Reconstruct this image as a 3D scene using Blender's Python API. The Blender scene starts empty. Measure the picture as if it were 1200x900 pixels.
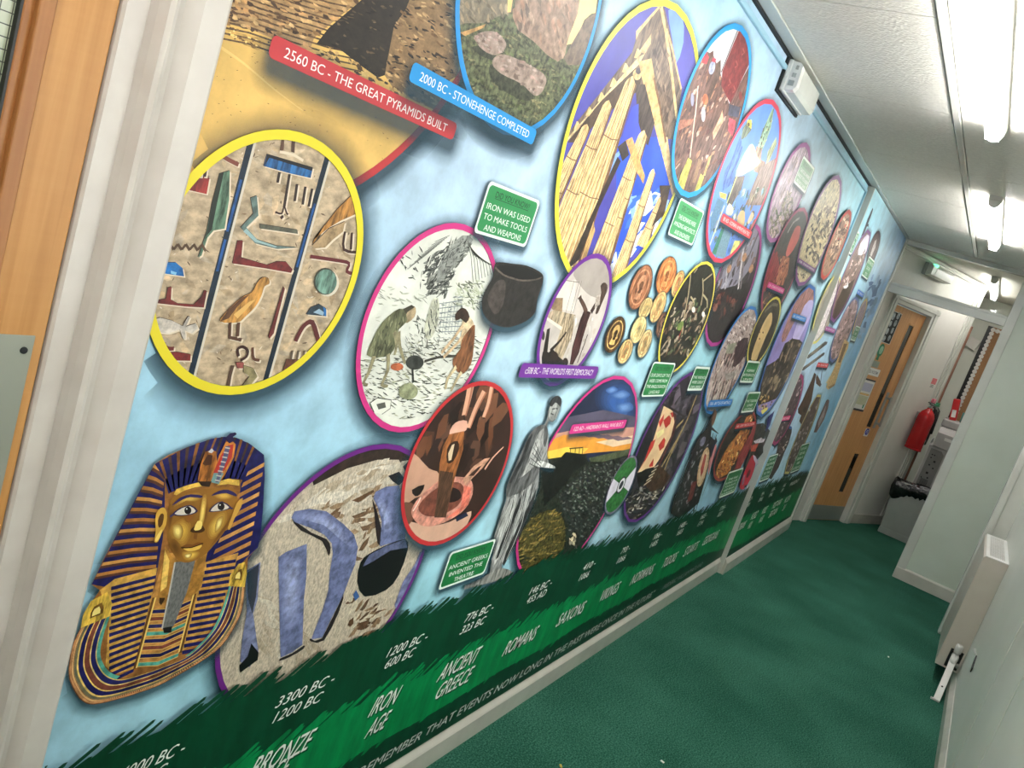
import bpy, bmesh, math, random
from mathutils import Vector, Matrix
from mathutils.geometry import tessellate_polygon

scene = bpy.context.scene
COL = scene.collection

# ------------------------------------------------------------------ camera
CX, CY, FPX = 600.0, 450.0, 965.505
CAM = Vector((0.0, -0.96, 1.575))
ROT = Matrix(((0.50484869, -0.80405229, 0.31405051),
              (0.00189502, -0.36278471, -0.93187105),
              (0.86320578, 0.47104901, -0.18162769)))      # rows: image right, image down, forward
cam_data = bpy.data.cameras.new('camera')
cam_data.sensor_fit = 'HORIZONTAL'
cam_data.sensor_width = 36.0
cam_data.lens = FPX / 1200.0 * 36.0
cam_data.clip_start = 0.02
cam = bpy.data.objects.new('camera', cam_data)
COL.objects.link(cam)
cam.matrix_world = Matrix.Translation(CAM) @ Matrix((ROT[0], -ROT[1], -ROT[2])).transposed().to_4x4()
scene.camera = cam

# ------------------------------------------------------------------ view, world
scene.view_settings.view_transform = 'Standard'
scene.view_settings.look = 'None'
scene.view_settings.gamma = 1.0
scene.view_settings.use_curve_mapping = False
scene.view_settings.exposure = 1.3
LAMP_STRENGTH = 36.0
LAMP_SIDE = 3.6
FILL_ENERGY = 13.0
world = bpy.data.worlds.new('world')
scene.world = world
world.use_nodes = True
world.node_tree.nodes['Background'].inputs[0].default_value = (0.75, 0.85, 1.0, 1)
world.node_tree.nodes['Background'].inputs[1].default_value = 0.3


def ray(px, py):
    return ROT.transposed() @ Vector((px - CX, py - CY, FPX))


def on_y(px, py, y=0.0):
    r = ray(px, py)
    return CAM + r * ((y - CAM.y) / r.y)


def on_z(px, py, z=0.0):
    r = ray(px, py)
    return CAM + r * ((z - CAM.z) / r.z)


# ------------------------------------------------------------------ materials
def lin(c):
    out = []
    for v in c[:3]:
        v = max(0.0, min(255.0, v)) / 255.0
        out.append(v / 12.92 if v <= 0.04045 else ((v + 0.055) / 1.055) ** 2.4)
    return out


class NT:
    def __init__(self, name):
        self.m = bpy.data.materials.new(name)
        self.m.use_nodes = True
        self.t = self.m.node_tree
        self.b = self.t.nodes['Principled BSDF']
        self.out = self.t.nodes['Material Output']

    def n(self, typ, **kw):
        nd = self.t.nodes.new(typ)
        for k, v in kw.items():
            if k.startswith('i_'):
                key = k[2:]
                nd.inputs[int(key) if key.isdigit() else key].default_value = v
            else:
                setattr(nd, k, v)
        return nd

    def l(self, a, b):
        self.t.links.new(a, b)

    def set(self, **kw):
        for k, v in kw.items():
            self.b.inputs[k.replace('_', ' ')].default_value = v

    def coords(self, scale=(1, 1, 1), rot=(0, 0, 0)):
        tc = self.n('ShaderNodeTexCoord')
        mp = self.n('ShaderNodeMapping')
        mp.inputs['Scale'].default_value = scale
        mp.inputs['Rotation'].default_value = rot
        self.l(tc.outputs['Object'], mp.inputs['Vector'])
        return mp.outputs['Vector']

    def ramp(self, fac, stops):
        r = self.n('ShaderNodeValToRGB')
        el = r.color_ramp.elements
        while len(el) < len(stops):
            el.new(0.5)
        for e, (p, c) in zip(el, stops):
            e.position = p
            e.color = (c[0], c[1], c[2], 1)
        self.l(fac, r.inputs[0])
        return r.outputs[0]

    def bump(self, h, strength=0.2, dist=0.01):
        b = self.n('ShaderNodeBump')
        b.inputs['Strength'].default_value = strength
        b.inputs['Distance'].default_value = dist
        self.l(h, b.inputs['Height'])
        self.l(b.outputs[0], self.b.inputs['Normal'])


def noisy(name, c1, c2, scale=8.0, rough=0.5, metal=0.0, stretch=(1, 1, 1), bump=0.0, bdist=0.002, detail=4, spec=0.5, lo=0.35, hi=0.65):
    t = NT(name)
    v = t.coords(stretch)
    n = t.n('ShaderNodeTexNoise')
    n.inputs['Scale'].default_value = scale
    n.inputs['Detail'].default_value = detail
    t.l(v, n.inputs['Vector'])
    t.l(t.ramp(n.outputs['Fac'], [(lo, lin(c1)), (hi, lin(c2))]), t.b.inputs['Base Color'])
    t.set(Roughness=rough, Metallic=metal)
    t.b.inputs['Specular IOR Level'].default_value = spec
    if bump:
        t.bump(n.outputs['Fac'], bump, bdist)
    return t.m


M = {}
M['wall'] = noisy('wall_paint', (220, 224, 213), (226, 229, 219), 3.0, 0.42, spec=0.35)
M['wall_white'] = noisy('white_wall_paint', (216, 212, 205), (222, 218, 212), 3.0, 0.5, spec=0.35)
M['gloss'] = noisy('gloss_paint', (206, 206, 198), (216, 216, 208), 5.0, 0.25, spec=0.5)
M['frame_white'] = noisy('old_white_gloss', (198, 190, 183), (207, 200, 193), 14.0, 0.28, bump=0.04)
M['skirt'] = noisy('skirting_paint', (196, 192, 182), (206, 202, 192), 9.0, 0.25)
M['panel'] = noisy('partition_paint', (204, 211, 197), (210, 217, 204), 4.0, 0.4, spec=0.4)
M['black'] = noisy('black_plastic', (16, 16, 17), (26, 26, 27), 20.0, 0.4)
M['dark'] = noisy('dark_gap', (22, 26, 28), (30, 34, 36), 20.0, 0.7)
M['white_plastic'] = noisy('white_plastic', (222, 221, 216), (230, 229, 225), 10.0, 0.3)
M['steel'] = noisy('brushed_steel', (150, 152, 148), (170, 172, 168), 60.0, 0.42, 0.5, stretch=(1, 1, 12))
M['plate'] = noisy('satin_aluminium', (142, 146, 135), (152, 155, 144), 4.0, 0.5, 0.25)
M['grey'] = noisy('grey_plastic', (150, 154, 150), (160, 163, 159), 12.0, 0.5)
M['red'] = noisy('red_enamel', (176, 14, 22), (190, 20, 28), 10.0, 0.25)
M['red2'] = noisy('red_card', (205, 30, 34), (215, 40, 42), 10.0, 0.5)
M['green'] = noisy('green_plastic', (40, 130, 90), (52, 146, 104), 10.0, 0.5)
M['paper'] = noisy('paper', (226, 224, 218), (234, 232, 227), 10.0, 0.7)
M['copier'] = noisy('copier_plastic', (168, 164, 162), (178, 174, 172), 8.0, 0.5)
M['copier_dark'] = noisy('copier_dark', (118, 116, 114), (130, 128, 126), 8.0, 0.5)
M['bin'] = noisy('bin_plastic', (156, 160, 156), (166, 170, 166), 6.0, 0.45)
M['board'] = noisy('hessian_board', (160, 118, 82), (176, 134, 96), 160.0, 0.9)
M['bag'] = noisy('bin_bag', (8, 8, 9), (20, 20, 21), 30.0, 0.22, bump=0.6, bdist=0.01)
M['brown'] = noisy('red_brown_wood', (142, 96, 76), (160, 112, 90), 40.0, 0.5, stretch=(1, 1, 0.1))
M['blue_trim'] = noisy('blue_vinyl_trim', (150, 194, 214), (160, 202, 221), 4.0, 0.35)
M['strip'] = noisy('pale_edge_strip', (196, 196, 188), (206, 205, 198), 8.0, 0.35)


def wood(name, c1, c2, c3):
    t = NT(name)
    v = t.coords((26, 26, 0.9))
    n = t.n('ShaderNodeTexNoise')
    n.inputs['Scale'].default_value = 3.0
    n.inputs['Detail'].default_value = 8
    n.inputs['Distortion'].default_value = 0.6
    t.l(v, n.inputs['Vector'])
    v2 = t.coords((3, 3, 60))
    n2 = t.n('ShaderNodeTexNoise')
    n2.inputs['Scale'].default_value = 2.0
    t.l(v2, n2.inputs['Vector'])
    mx = t.n('ShaderNodeMath', operation='MULTIPLY_ADD')
    mx.inputs[1].default_value = 0.12
    t.l(n2.outputs['Fac'], mx.inputs[0])
    t.l(n.outputs['Fac'], mx.inputs[2])
    t.l(t.ramp(mx.outputs[0], [(0.35, lin(c1)), (0.55, lin(c2)), (0.75, lin(c3))]), t.b.inputs['Base Color'])
    t.set(Roughness=0.4)
    return t.m


M['wood'] = wood('beech_veneer', (176, 122, 62), (187, 133, 72), (195, 143, 82))
M['wood_dark'] = wood('oiled_beech', (146, 92, 46), (156, 102, 54), (166, 112, 62))
M['wood_far'] = wood('far_door_veneer', (200, 142, 86), (210, 152, 95), (219, 162, 105))


def carpet():
    t = NT('green_carpet')
    v = t.coords((1, 1, 1))
    n = t.n('ShaderNodeTexNoise')
    n.inputs['Scale'].default_value = 170.0
    n.inputs['Detail'].default_value = 3
    t.l(v, n.inputs['Vector'])
    n2 = t.n('ShaderNodeTexNoise')
    n2.inputs['Scale'].default_value = 2.2
    n2.inputs['Detail'].default_value = 4
    t.l(v, n2.inputs['Vector'])
    mx = t.n('ShaderNodeMath', operation='MULTIPLY_ADD')
    mx.inputs[1].default_value = 0.35
    t.l(n2.outputs['Fac'], mx.inputs[0])
    t.l(n.outputs['Fac'], mx.inputs[2])
    t.l(t.ramp(mx.outputs[0], [(0.5, lin((26, 70, 55))), (0.68, lin((45, 96, 78))), (0.86, lin((72, 126, 107)))]), t.b.inputs['Base Color'])
    t.set(Roughness=0.95)
    t.b.inputs['Specular IOR Level'].default_value = 0.1
    t.bump(n.outputs['Fac'], 0.7, 0.006)
    return t.m


def ceiling_mat():
    t = NT('ceiling_tile')
    v = t.coords((1, 1, 1))
    n = t.n('ShaderNodeTexVoronoi')
    n.inputs['Scale'].default_value = 95.0
    t.l(v, n.inputs['Vector'])
    n2 = t.n('ShaderNodeTexNoise')
    n2.inputs['Scale'].default_value = 70.0
    t.l(v, n2.inputs['Vector'])
    t.l(t.ramp(n2.outputs['Fac'], [(0.35, lin((222, 218, 208))), (0.65, lin((231, 227, 217)))]), t.b.inputs['Base Color'])
    t.set(Roughness=0.6)
    t.b.inputs['Specular IOR Level'].default_value = 0.3
    t.bump(n.outputs['Distance'], 0.45, 0.004)
    return t.m


def emitter(name, col, s):
    t = NT(name)
    t.b.inputs['Base Color'].default_value = (0.9, 0.9, 0.9, 1)
    t.b.inputs['Emission Color'].default_value = (*col, 1)
    t.b.inputs['Emission Strength'].default_value = s
    return t.m


def glass(name, tint=(0.95, 0.97, 0.95), rough=0.02):
    t = NT(name)
    g = t.n('ShaderNodeBsdfGlossy')
    g.inputs['Roughness'].default_value = rough
    tr = t.n('ShaderNodeBsdfTransparent')
    tr.inputs['Color'].default_value = (*tint, 1)
    fr = t.n('ShaderNodeFresnel')
    fr.inputs['IOR'].default_value = 1.45
    mx = t.n('ShaderNodeMixShader')
    t.l(fr.outputs[0], mx.inputs[0])
    t.l(tr.outputs[0], mx.inputs[1])
    t.l(g.outputs[0], mx.inputs[2])
    t.l(mx.outputs[0], t.out.inputs['Surface'])
    return t.m


M['carpet'] = carpet()
M['ceiling'] = ceiling_mat()
M['tube'] = emitter('lamp_diffuser', (1.0, 0.985, 0.965), LAMP_STRENGTH)
M['tube_side'] = emitter('lamp_side', (1.0, 0.985, 0.965), LAMP_SIDE)
M['tube_far'] = emitter('far_lamp_diffuser', (1.0, 0.98, 0.95), 15.0)
M['tube_far_side'] = emitter('far_lamp_side', (1.0, 0.98, 0.95), 1.5)
M['led'] = emitter('green_led', (0.1, 1.0, 0.4), 1.2)
M['glass'] = glass('clear_glass')


def wired():
    t = NT('wired_glass_backed')
    tc = t.n('ShaderNodeTexCoord')
    sep = t.n('ShaderNodeSeparateXYZ')
    t.l(tc.outputs['Object'], sep.inputs[0])
    fs = []
    for ax in ('X', 'Z'):
        m1 = t.n('ShaderNodeMath', operation='MULTIPLY')
        m1.inputs[1].default_value = 78.0
        t.l(sep.outputs[ax], m1.inputs[0])
        m2 = t.n('ShaderNodeMath', operation='FRACT')
        t.l(m1.outputs[0], m2.inputs[0])
        m3 = t.n('ShaderNodeMath', operation='LESS_THAN')
        m3.inputs[1].default_value = 0.1
        t.l(m2.outputs[0], m3.inputs[0])
        fs.append(m3.outputs[0])
    mx = t.n('ShaderNodeMath', operation='MAXIMUM')
    t.l(fs[0], mx.inputs[0])
    t.l(fs[1], mx.inputs[1])
    n = t.n('ShaderNodeTexNoise')
    n.inputs['Scale'].default_value = 7.0
    t.l(tc.outputs['Object'], n.inputs['Vector'])
    base = t.ramp(n.outputs['Fac'], [(0.35, lin((150, 160, 128))), (0.6, lin((190, 194, 176)))])
    mc = t.n('ShaderNodeMixRGB')
    t.l(mx.outputs[0], mc.inputs[0])
    t.l(base, mc.inputs[1])
    mc.inputs[2].default_value = (*lin((70, 74, 66)), 1)
    t.l(mc.outputs[0], t.b.inputs['Base Color'])
    t.set(Roughness=0.12)
    return t.m


M['wired'] = wired()


# printed vinyl: ink colour comes from the corner colour attribute of the artwork
def ink(name, noise=0.0, scale=60.0, stretch=(1, 1, 1), rot=(0, 0, 0), rough=0.40, kind='noise', alpha=False, fine=0.0):
    t = NT(name)
    at = t.n('ShaderNodeAttribute')
    at.attribute_name = 'Col'
    c = at.outputs['Color']
    if noise:
        v = t.coords(stretch, rot)
        if kind == 'noise':
            n = t.n('ShaderNodeTexNoise')
            n.inputs['Scale'].default_value = scale
            n.inputs['Detail'].default_value = 7
            n.inputs['Roughness'].default_value = 0.65
            t.l(v, n.inputs['Vector'])
            f = n.outputs['Fac']
            lo, hi = 0.36, 0.64
        else:
            n = t.n('ShaderNodeTexVoronoi')
            n.inputs['Scale'].default_value = scale
            t.l(v, n.inputs['Vector'])
            f = n.outputs['Distance']
            lo, hi = 0.0, 0.75
        mr = t.n('ShaderNodeMapRange')
        mr.inputs['From Min'].default_value = lo
        mr.inputs['From Max'].default_value = hi
        mr.inputs['To Min'].default_value = 1.0 - noise
        mr.inputs['To Max'].default_value = 1.0 + noise * 0.8
        t.l(f, mr.inputs['Value'])
        vm = t.n('ShaderNodeVectorMath', operation='SCALE')
        t.l(c, vm.inputs[0])
        t.l(mr.outputs[0], vm.inputs['Scale'])
        c = vm.outputs[0]
    t.l(c, t.b.inputs['Base Color'])
    t.set(Roughness=rough)
    t.b.inputs['Specular IOR Level'].default_value = 0.34
    if alpha:
        t.l(at.outputs['Alpha'], t.b.inputs['Alpha'])
    return t.m


INK = [ink('ink_flat'),
       ink('ink_photo', 0.45, 55.0),
       ink('ink_stone', 0.38, 38.0, (1, 1, 1.6)),
       ink('ink_weave', 0.38, 260.0, (1, 1, 0.45)),
       ink('ink_soft', 0.16, 9.0),
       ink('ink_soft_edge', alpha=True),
       ink('ink_foliage', 0.85, 90.0),
       ink('ink_brush', 0.3, 30.0, (1.0, 1, 0.25), (0, 0.75, 0)),
       ink('ink_streak', 0.7, 70.0, (1.4, 1, 0.35))]
FLAT, PHOTO, STONE, WEAVE, SOFT, EDGE, FOLI, BRUSH, STREAK = range(9)


# ------------------------------------------------------------------ geometry helpers
def link(name, me, mat, parent=None):
    o = bpy.data.objects.new(name, me)
    COL.objects.link(o)
    if mat is not None:
        for mm in (mat if isinstance(mat, (list, tuple)) else [mat]):
            me.materials.append(mm)
    if parent is not None:
        o.parent = parent
    return o


def obj(name, bm, mat, parent=None, smooth=False):
    bmesh.ops.recalc_face_normals(bm, faces=bm.faces)
    me = bpy.data.meshes.new(name)
    bm.to_mesh(me)
    bm.free()
    if smooth:
        for p in me.polygons:
            p.use_smooth = True
    return link(name, me, mat, parent)


def tag(o, label=None, cat=None, group=None, kind=None):
    for k, v in (('label', label), ('category', cat), ('group', group), ('kind', kind)):
        if v:
            o[k] = v
    return o


def struct(o, label=None):
    o['kind'] = 'structure'
    if label:
        o['label'] = label
    return o


def empty(name, loc, label, cat, rz=0.0, group=None):
    o = bpy.data.objects.new(name, None)
    o.empty_display_size = 0.05
    COL.objects.link(o)
    o.location = loc
    o.rotation_euler = (0, 0, rz)
    return tag(o, label, cat, group)


def box(bm, x0, x1, y0, y1, z0, z1, bev=0.0, mtx=None):
    r = bmesh.ops.create_cube(bm, size=1.0)
    vs = r['verts']
    for v in vs:
        v.co = Vector(((x0 + x1) / 2 + v.co.x * (x1 - x0), (y0 + y1) / 2 + v.co.y * (y1 - y0), (z0 + z1) / 2 + v.co.z * (z1 - z0)))
    if mtx is not None:
        bmesh.ops.transform(bm, matrix=mtx, verts=vs)
    if bev:
        es = list({e for v in vs for e in v.link_edges})
        bmesh.ops.bevel(bm, geom=es, offset=bev, segments=2, affect='EDGES', profile=0.5)
    return bm


def bx(*a, **k):
    return box(bmesh.new(), *a, **k)


def tube(bm, pts, r, seg=12, caps=True):
    pts = [Vector(p) for p in pts]
    rs = r if isinstance(r, (list, tuple)) else [r] * len(pts)
    rings = []
    for i, p in enumerate(pts):
        d = (pts[min(i + 1, len(pts) - 1)] - pts[max(i - 1, 0)]).normalized()
        u = d.orthogonal().normalized() if i == 0 else (rings_u - d * rings_u.dot(d)).normalized()
        rings_u = u
        w = d.cross(u)
        rings.append([bm.verts.new(p + (u * math.cos(a) + w * math.sin(a)) * rs[i]) for a in [2 * math.pi * k / seg for k in range(seg)]])
    for a, b in zip(rings, rings[1:]):
        for k in range(seg):
            bm.faces.new((a[k], a[(k + 1) % seg], b[(k + 1) % seg], b[k]))
    if caps:
        bm.faces.new(rings[0][::-1])
        bm.faces.new(rings[-1])
    return bm


def lathe(bm, prof, seg=24, mtx=None):
    rings = []
    for r, z in prof:
        rings.append([bm.verts.new((r * math.cos(2 * math.pi * k / seg), r * math.sin(2 * math.pi * k / seg), z)) for k in range(seg)])
    for a, b in zip(rings, rings[1:]):
        for k in range(seg):
            bm.faces.new((a[k], a[(k + 1) % seg], b[(k + 1) % seg], b[k]))
    bm.faces.new(rings[0][::-1])
    bm.faces.new(rings[-1])
    if mtx is not None:
        bmesh.ops.transform(bm, matrix=mtx, verts=[v for r in rings for v in r])
    return bm


def prism(bm, pts, z0, z1, axis='z'):
    """extrude a closed outline; axis z: pts are (x,y); axis x: (y,z); axis y: (x,z)"""
    def P(a, b, t):
        return {'z': (a, b, t), 'x': (t, a, b), 'y': (a, t, b)}[axis]
    lo = [bm.verts.new(P(a, b, z0)) for a, b in pts]
    hi = [bm.verts.new(P(a, b, z1)) for a, b in pts]
    n = len(pts)
    for i in range(n):
        bm.faces.new((lo[i], lo[(i + 1) % n], hi[(i + 1) % n], hi[i]))
    bm.faces.new(lo[::-1])
    bm.faces.new(hi)
    return bm


# ------------------------------------------------------------------ the setting
HC = 2.40                       # ceiling height
YR = -1.36                      # right-hand wall
STEP = 4.93                     # the mural wall steps out here
YF = -0.037                     # plane of the far mural board
XP = 6.80                       # glazed partition
XB, XE = -2.2, 9.9              # wall behind the camera, end wall

floor = struct(obj('floor', bx(XB - 0.1, XE + 0.1, YR - 0.12, 1.0, -0.06, 0.0), M['carpet']), 'dark green carpet')
bm = bx(XB - 0.1, XE + 0.1, YR - 0.12, 1.0, HC + 0.006, HC + 0.06)
ceil = struct(obj('ceiling', bm, M['ceiling']), 'suspended ceiling of textured pale tiles')
# ceiling tiles sit on the ceiling as one field, with dark joints between them
bm = bmesh.new()
xs = [XB] + [3.2 + 0.863 * k for k in range(-6, 5)] + [XP]
for a, b in zip(xs, xs[1:]):
    for y0, y1 in ((-0.508, -0.06), (-0.975, -0.537), (YR + 0.03, -1.0)):
        box(bm, a + 0.0025, b - 0.0025, y0 + 0.002, y1 - 0.002, HC - 0.004, HC + 0.005)
o = struct(obj('tile_field', bm, M['ceiling'], ceil))
bm = bmesh.new()
for y0, y1 in ((-0.535, -0.511), (-0.999, -0.976)):
    box(bm, XB, XP - 0.02, y0, y1, HC - 0.009, HC + 0.005, 0.002)
box(bm, XB, XP - 0.02, -0.06, -0.014, HC - 0.008, HC + 0.005, 0.002)
box(bm, XB, XP - 0.02, YR, YR + 0.03, HC - 0.008, HC + 0.005, 0.002)
struct(obj('ceiling_grid', bm, M['gloss'], ceil), 'white painted metal ceiling grid bars')

# mural wall (behind the mural) and the stretch around the near door
struct(obj('wall_left', bx(0.70, XP + 0.08, 0.0, 0.10, 0.0, HC), M['wall_white']))
struct(obj('wall_left_behind', bx(XB, -0.42, 0.0, 0.10, 0.0, HC), M['wall']))
struct(obj('wall_left_above', bx(-0.42, 0.70, 0.0, 0.10, 2.12, HC), M['wall']))
WX0, WX1, WZ0, WZ1 = 0.95, 2.95, 0.90, 2.10            # window added out of view in the right-hand wall, for fill light
bm = bx(WX1, XE, YR - 0.1, YR, 0.0, HC)
box(bm, XB, WX0, YR - 0.1, YR, 0.0, HC)
box(bm, WX0, WX1, YR - 0.1, YR, 0.0, WZ0)
box(bm, WX0, WX1, YR - 0.1, YR, WZ1, HC)
struct(obj('wall_right', bm, M['wall']), 'pale green painted wall')
bm = bmesh.new()
for a_, b_ in ((WX0, WX0 + 0.05), ((WX0 + WX1) / 2 - 0.025, (WX0 + WX1) / 2 + 0.025), (WX1 - 0.05, WX1)):
    box(bm, a_, b_, YR - 0.08, YR - 0.03, WZ0, WZ1, 0.004)
for a_, b_ in ((WZ0, WZ0 + 0.05), (WZ1 - 0.05, WZ1)):
    box(bm, WX0, WX1, YR - 0.08, YR - 0.03, a_, b_, 0.004)
w2 = struct(obj('added_window', bm, M['gloss']), 'added white framed window in the right wall, out of view, for fill light')
struct(obj('added_window_pane', bx(WX0, WX1, YR - 0.058, YR - 0.053, WZ0, WZ1), M['glass'], w2))
fill_data = bpy.data.lights.new('fill_light', 'AREA')  # fill light added outside the made-up window to brighten the lower mural
fill_data.shape = 'RECTANGLE'
fill_data.size, fill_data.size_y = WX1 - WX0, WZ1 - WZ0
fill_data.energy = FILL_ENERGY
fill_data.color = (1.0, 0.99, 0.96)
fill_ob = bpy.data.objects.new('fill_light', fill_data)
COL.objects.link(fill_ob)
fill_ob.location = ((WX0 + WX1) / 2, YR - 0.16, (WZ0 + WZ1) / 2)
fill_ob.rotation_euler = (math.radians(90), 0, 0)
struct(obj('wall_back', bx(XB - 0.1, XB, YR, 0.1, 0.0, HC), M['wall']))
struct(obj('wall_end', bx(XE, XE + 0.1, YR, 0.9, 0.0, HC), M['wall']))

# skirting boards with a rounded top edge
def skirt(name, x0, x1, y, side, h=0.098, d=0.022):
    s = side
    pts = [(y, 0.0), (y + s * d, 0.0), (y + s * d, h - 0.030), (y + s * (d - 0.003), h - 0.024), (y + s * 0.004, h - 0.001), (y, h)]
    return struct(obj(name, prism(bmesh.new(), pts, x0, x1, 'x'), M['skirt']), 'off-white painted skirting board')

skirt('baseboard_left', 0.72, STEP + 0.01, 0.0, -1, 0.10)
skirt('baseboard_far_left', STEP, XP - 0.035, YF, -1, 0.10)
skirt('baseboard_right', XB, XP, YR, 1, 0.085, 0.020)
struct(obj('trim_1', bx(STEP - 0.006, STEP + 0.006, YF - 0.003, -0.001, 0.0, HC - 0.012, 0.001), M['strip']), 'pale grey strip covering the step between the two mural panels')
bm = bx(2.0, STEP - 0.03, -0.012, 0.0, 2.345, 2.362, 0.003)
box(bm, 0.72, 2.0, -0.012, 0.0, 2.345, 2.362, 0.003)
box(bm, STEP - 0.042, STEP - 0.028, -0.012, 0.0, 1.95, 2.362, 0.003)
struct(obj('trim_2', bm, M['blue_trim']), 'raised pale blue bead along the top of the mural')
struct(obj('trim_3', bx(0.72, XP, -0.013, 0.0, HC - 0.013, HC + 0.004), M['dark']), 'dark gap under the ceiling edge')

# right-hand wall: cover strips over panel joints
for i, x in enumerate((3.55, 3.0, 0.2)):
    struct(obj('trim_%d' % (4 + i), bx(x, x + 0.045, YR, YR + 0.003, 0.086, HC - 0.01, 0.002), M['wall']), 'flat cover strip on the right wall')

# ---- near door at the left, in its white frame
door = struct(tag(bpy.data.objects.new('door_1', None), 'beech veneered door with wired glass, at the left'))
COL.objects.link(door)
yd = 0.012
bm = bx(0.520, 0.592, yd, yd + 0.045, 0.0, 2.06, 0.002)
box(bm, -0.30, -0.20, yd, yd + 0.045, 0.0, 2.06, 0.002)
box(bm, -0.20, 0.520, yd, yd + 0.045, 0.0, 0.85)
box(bm, -0.20, 0.520, yd, yd + 0.045, 1.92, 2.06)
struct(obj('door_leaf', bm, M['wood'], door))
bm = bmesh.new()
for x0, x1, y0 in ((0.503, 0.522, yd - 0.006), (0.492, 0.505, yd + 0.002)):
    box(bm, x0, x1, y0, yd + 0.02, 0.85, 1.92, 0.002)
box(bm, -0.20, 0.5, yd - 0.01, yd + 0.02, 0.85, 0.885, 0.002)
struct(obj('glazing_bead', bm, M['wood_dark'], door), 'darker wooden glazing bead')
struct(obj('glazing_seal', bx(0.4895, 0.4925, yd + 0.003, yd + 0.02, 0.86, 1.92), M['black'], door), 'black glazing seal')
struct(obj('wired_pane', bx(-0.2, 0.490, yd + 0.012, yd + 0.018, 0.86, 1.92), M['wired'], door), 'wired glass pane')
bm = bx(0.30, 0.579, yd - 0.0025, yd, 0.55, 1.262, 0.0008)
struct(obj('push_plate', bm, M['plate'], door), 'satin metal push plate')
bm = bmesh.new()
for z in (1.243, 0.98, 0.72):
    lathe(bm, [(0.0045, -0.001), (0.0045, 0.001), (0.002, 0.0014)], 12, Matrix.Translation((0.568, yd - 0.0028, z)) @ Matrix.Rotation(math.pi / 2, 4, 'X'))
struct(obj('screw', bm, M['dark'], door), 'dark screw heads')
struct(obj('door_backing', bx(-0.42, 0.60, 0.09, 0.1, 0.0, 2.12), M['dark'], door))
# moulded white frame: flat, ridge, hollow, flat
prof = [(0.594, 0.055), (0.594, 0.010), (0.597, 0.006), (0.623, 0.004), (0.626, -0.008), (0.632, -0.020), (0.638, -0.023), (0.644, -0.020), (0.650, -0.008),
        (0.657, 0.000), (0.665, 0.001), (0.674, -0.006), (0.682, -0.012), (0.716, -0.012), (0.7205, -0.009), (0.7205, 0.055)]
bm = prism(bmesh.new(), prof, 0.0, 2.12, 'z')
left = [(0.29 - x + 0.0, y) for x, y in prof]
prism(bm, left, 0.0, 2.12, 'z')
box(bm, -0.43, 0.72, -0.012, 0.055, 2.06, 2.14, 0.003)
fr = struct(obj('door_frame', bm, M['frame_white'], door), 'chipped white moulded door frame')

# ---- glazed partition across the corridor
xa, xb = XP, XP + 0.07
# posts and rails of the partition frame
bm = bx(xa - 0.03, xa + 0.035, -0.052, 0.0, 0.0, HC - 0.012, 0.004)
box(bm, xa + 0.035, xa + 0.16, -0.035, 0.02, 0.0, 1.985, 0.004)
struct(obj('trim_7', bm, M['gloss']), 'white gloss post at the end of the mural')
bm = bx(xa, xb, -0.862, -0.052, 1.990, 2.065, 0.003)
box(bm, xa - 0.008, xa + 0.004, -0.862, -0.052, 2.045, 2.06, 0.003)
box(bm, xa, xb, YR, -0.052, 2.358, HC - 0.008, 0.003)
box(bm, xa, xb, -0.925, -0.862, 0.0, 2.36, 0.004)
struct(obj('trim_8', bm, M['gloss']), 'white gloss frame of the doorway and fanlight')
struct(obj('window_1', bx(xa + 0.03, xa + 0.036, -0.864, -0.05, 2.06, 2.362), M['glass']), 'clear fanlight above the doorway')
struct(obj('wall_partition', bx(xa + 0.012, xb - 0.01, YR, -0.92, 0.0, 2.36), M['panel']), 'pale green panel right of the doorway')
bm = prism(bmesh.new(), [(xa + 0.012, 0.0), (xa - 0.004, 0.0), (xa - 0.004, 0.082), (xa + 0.004, 0.092), (xa + 0.012, 0.094)], YR, -0.865, 'y')
struct(obj('baseboard_partition', bm, M['skirt']), 'off-white skirting at the foot of the panel')
# tall boxed post against the right wall
bm = bx(5.87, 5.96, -1.282, -1.238, 0.0, HC - 0.012, 0.012)
box(bm, 5.885, 5.96, YR, -1.28, 0.0, HC - 0.012, 0.002)
post = struct(obj('trim_9', bm, M['gloss']), 'white post against the right wall')
bm = bx(5.845, 5.872, -1.276, -1.262, 1.255, 1.275, 0.003)
box(bm, 5.838, 5.848, -1.29, -1.258, 1.259, 1.271, 0.003)
struct(obj('latch', bm, M['steel'], post), 'small metal latch')

# ---- angled wall behind the partition with the second door
P0 = Vector((7.317, -0.081, 0.0))
ANG = math.atan2(-0.409, 1.083)
AW = Matrix.Translation(P0) @ Matrix.Rotation(ANG, 4, 'Z')      # local x runs along the wall, local -y faces the corridor
bm = bx(-0.48, -0.05, 0.0, 0.1, 0.0, HC, mtx=AW)
box(bm, 0.64, 1.40, 0.0, 0.1, 0.0, HC, mtx=AW)
box(bm, -0.05, 0.64, 0.0, 0.1, 1.97, HC, mtx=AW)
struct(obj('wall_angled', bm, M['wall_white']), 'white wall turning away behind the doorway')
bm = bx(0.745, 1.37, -0.014, 0.0, 0.0, 0.09, 0.003, mtx=AW)
struct(obj('baseboard_angled', bm, M['skirt']))
bm = bx(-0.45, 1.40, -0.018, 0.0, HC - 0.045, HC - 0.008, 0.004, mtx=AW)
box(bm, -0.45, 1.40, -0.03, 0.0, HC - 0.03, HC - 0.008, 0.004, mtx=AW)
struct(obj('trim_10', bm, M['gloss']), 'white cornice of the angled wall')
bm = bmesh.new()
for a, b, d in ((1.285, 1.305, 0.012), (1.325, 1.345, 0.012), (1.35, 1.405, 0.02)):
    box(bm, a, b, -d, 0.02, 0.0, HC - 0.01, 0.003, mtx=AW)
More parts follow.
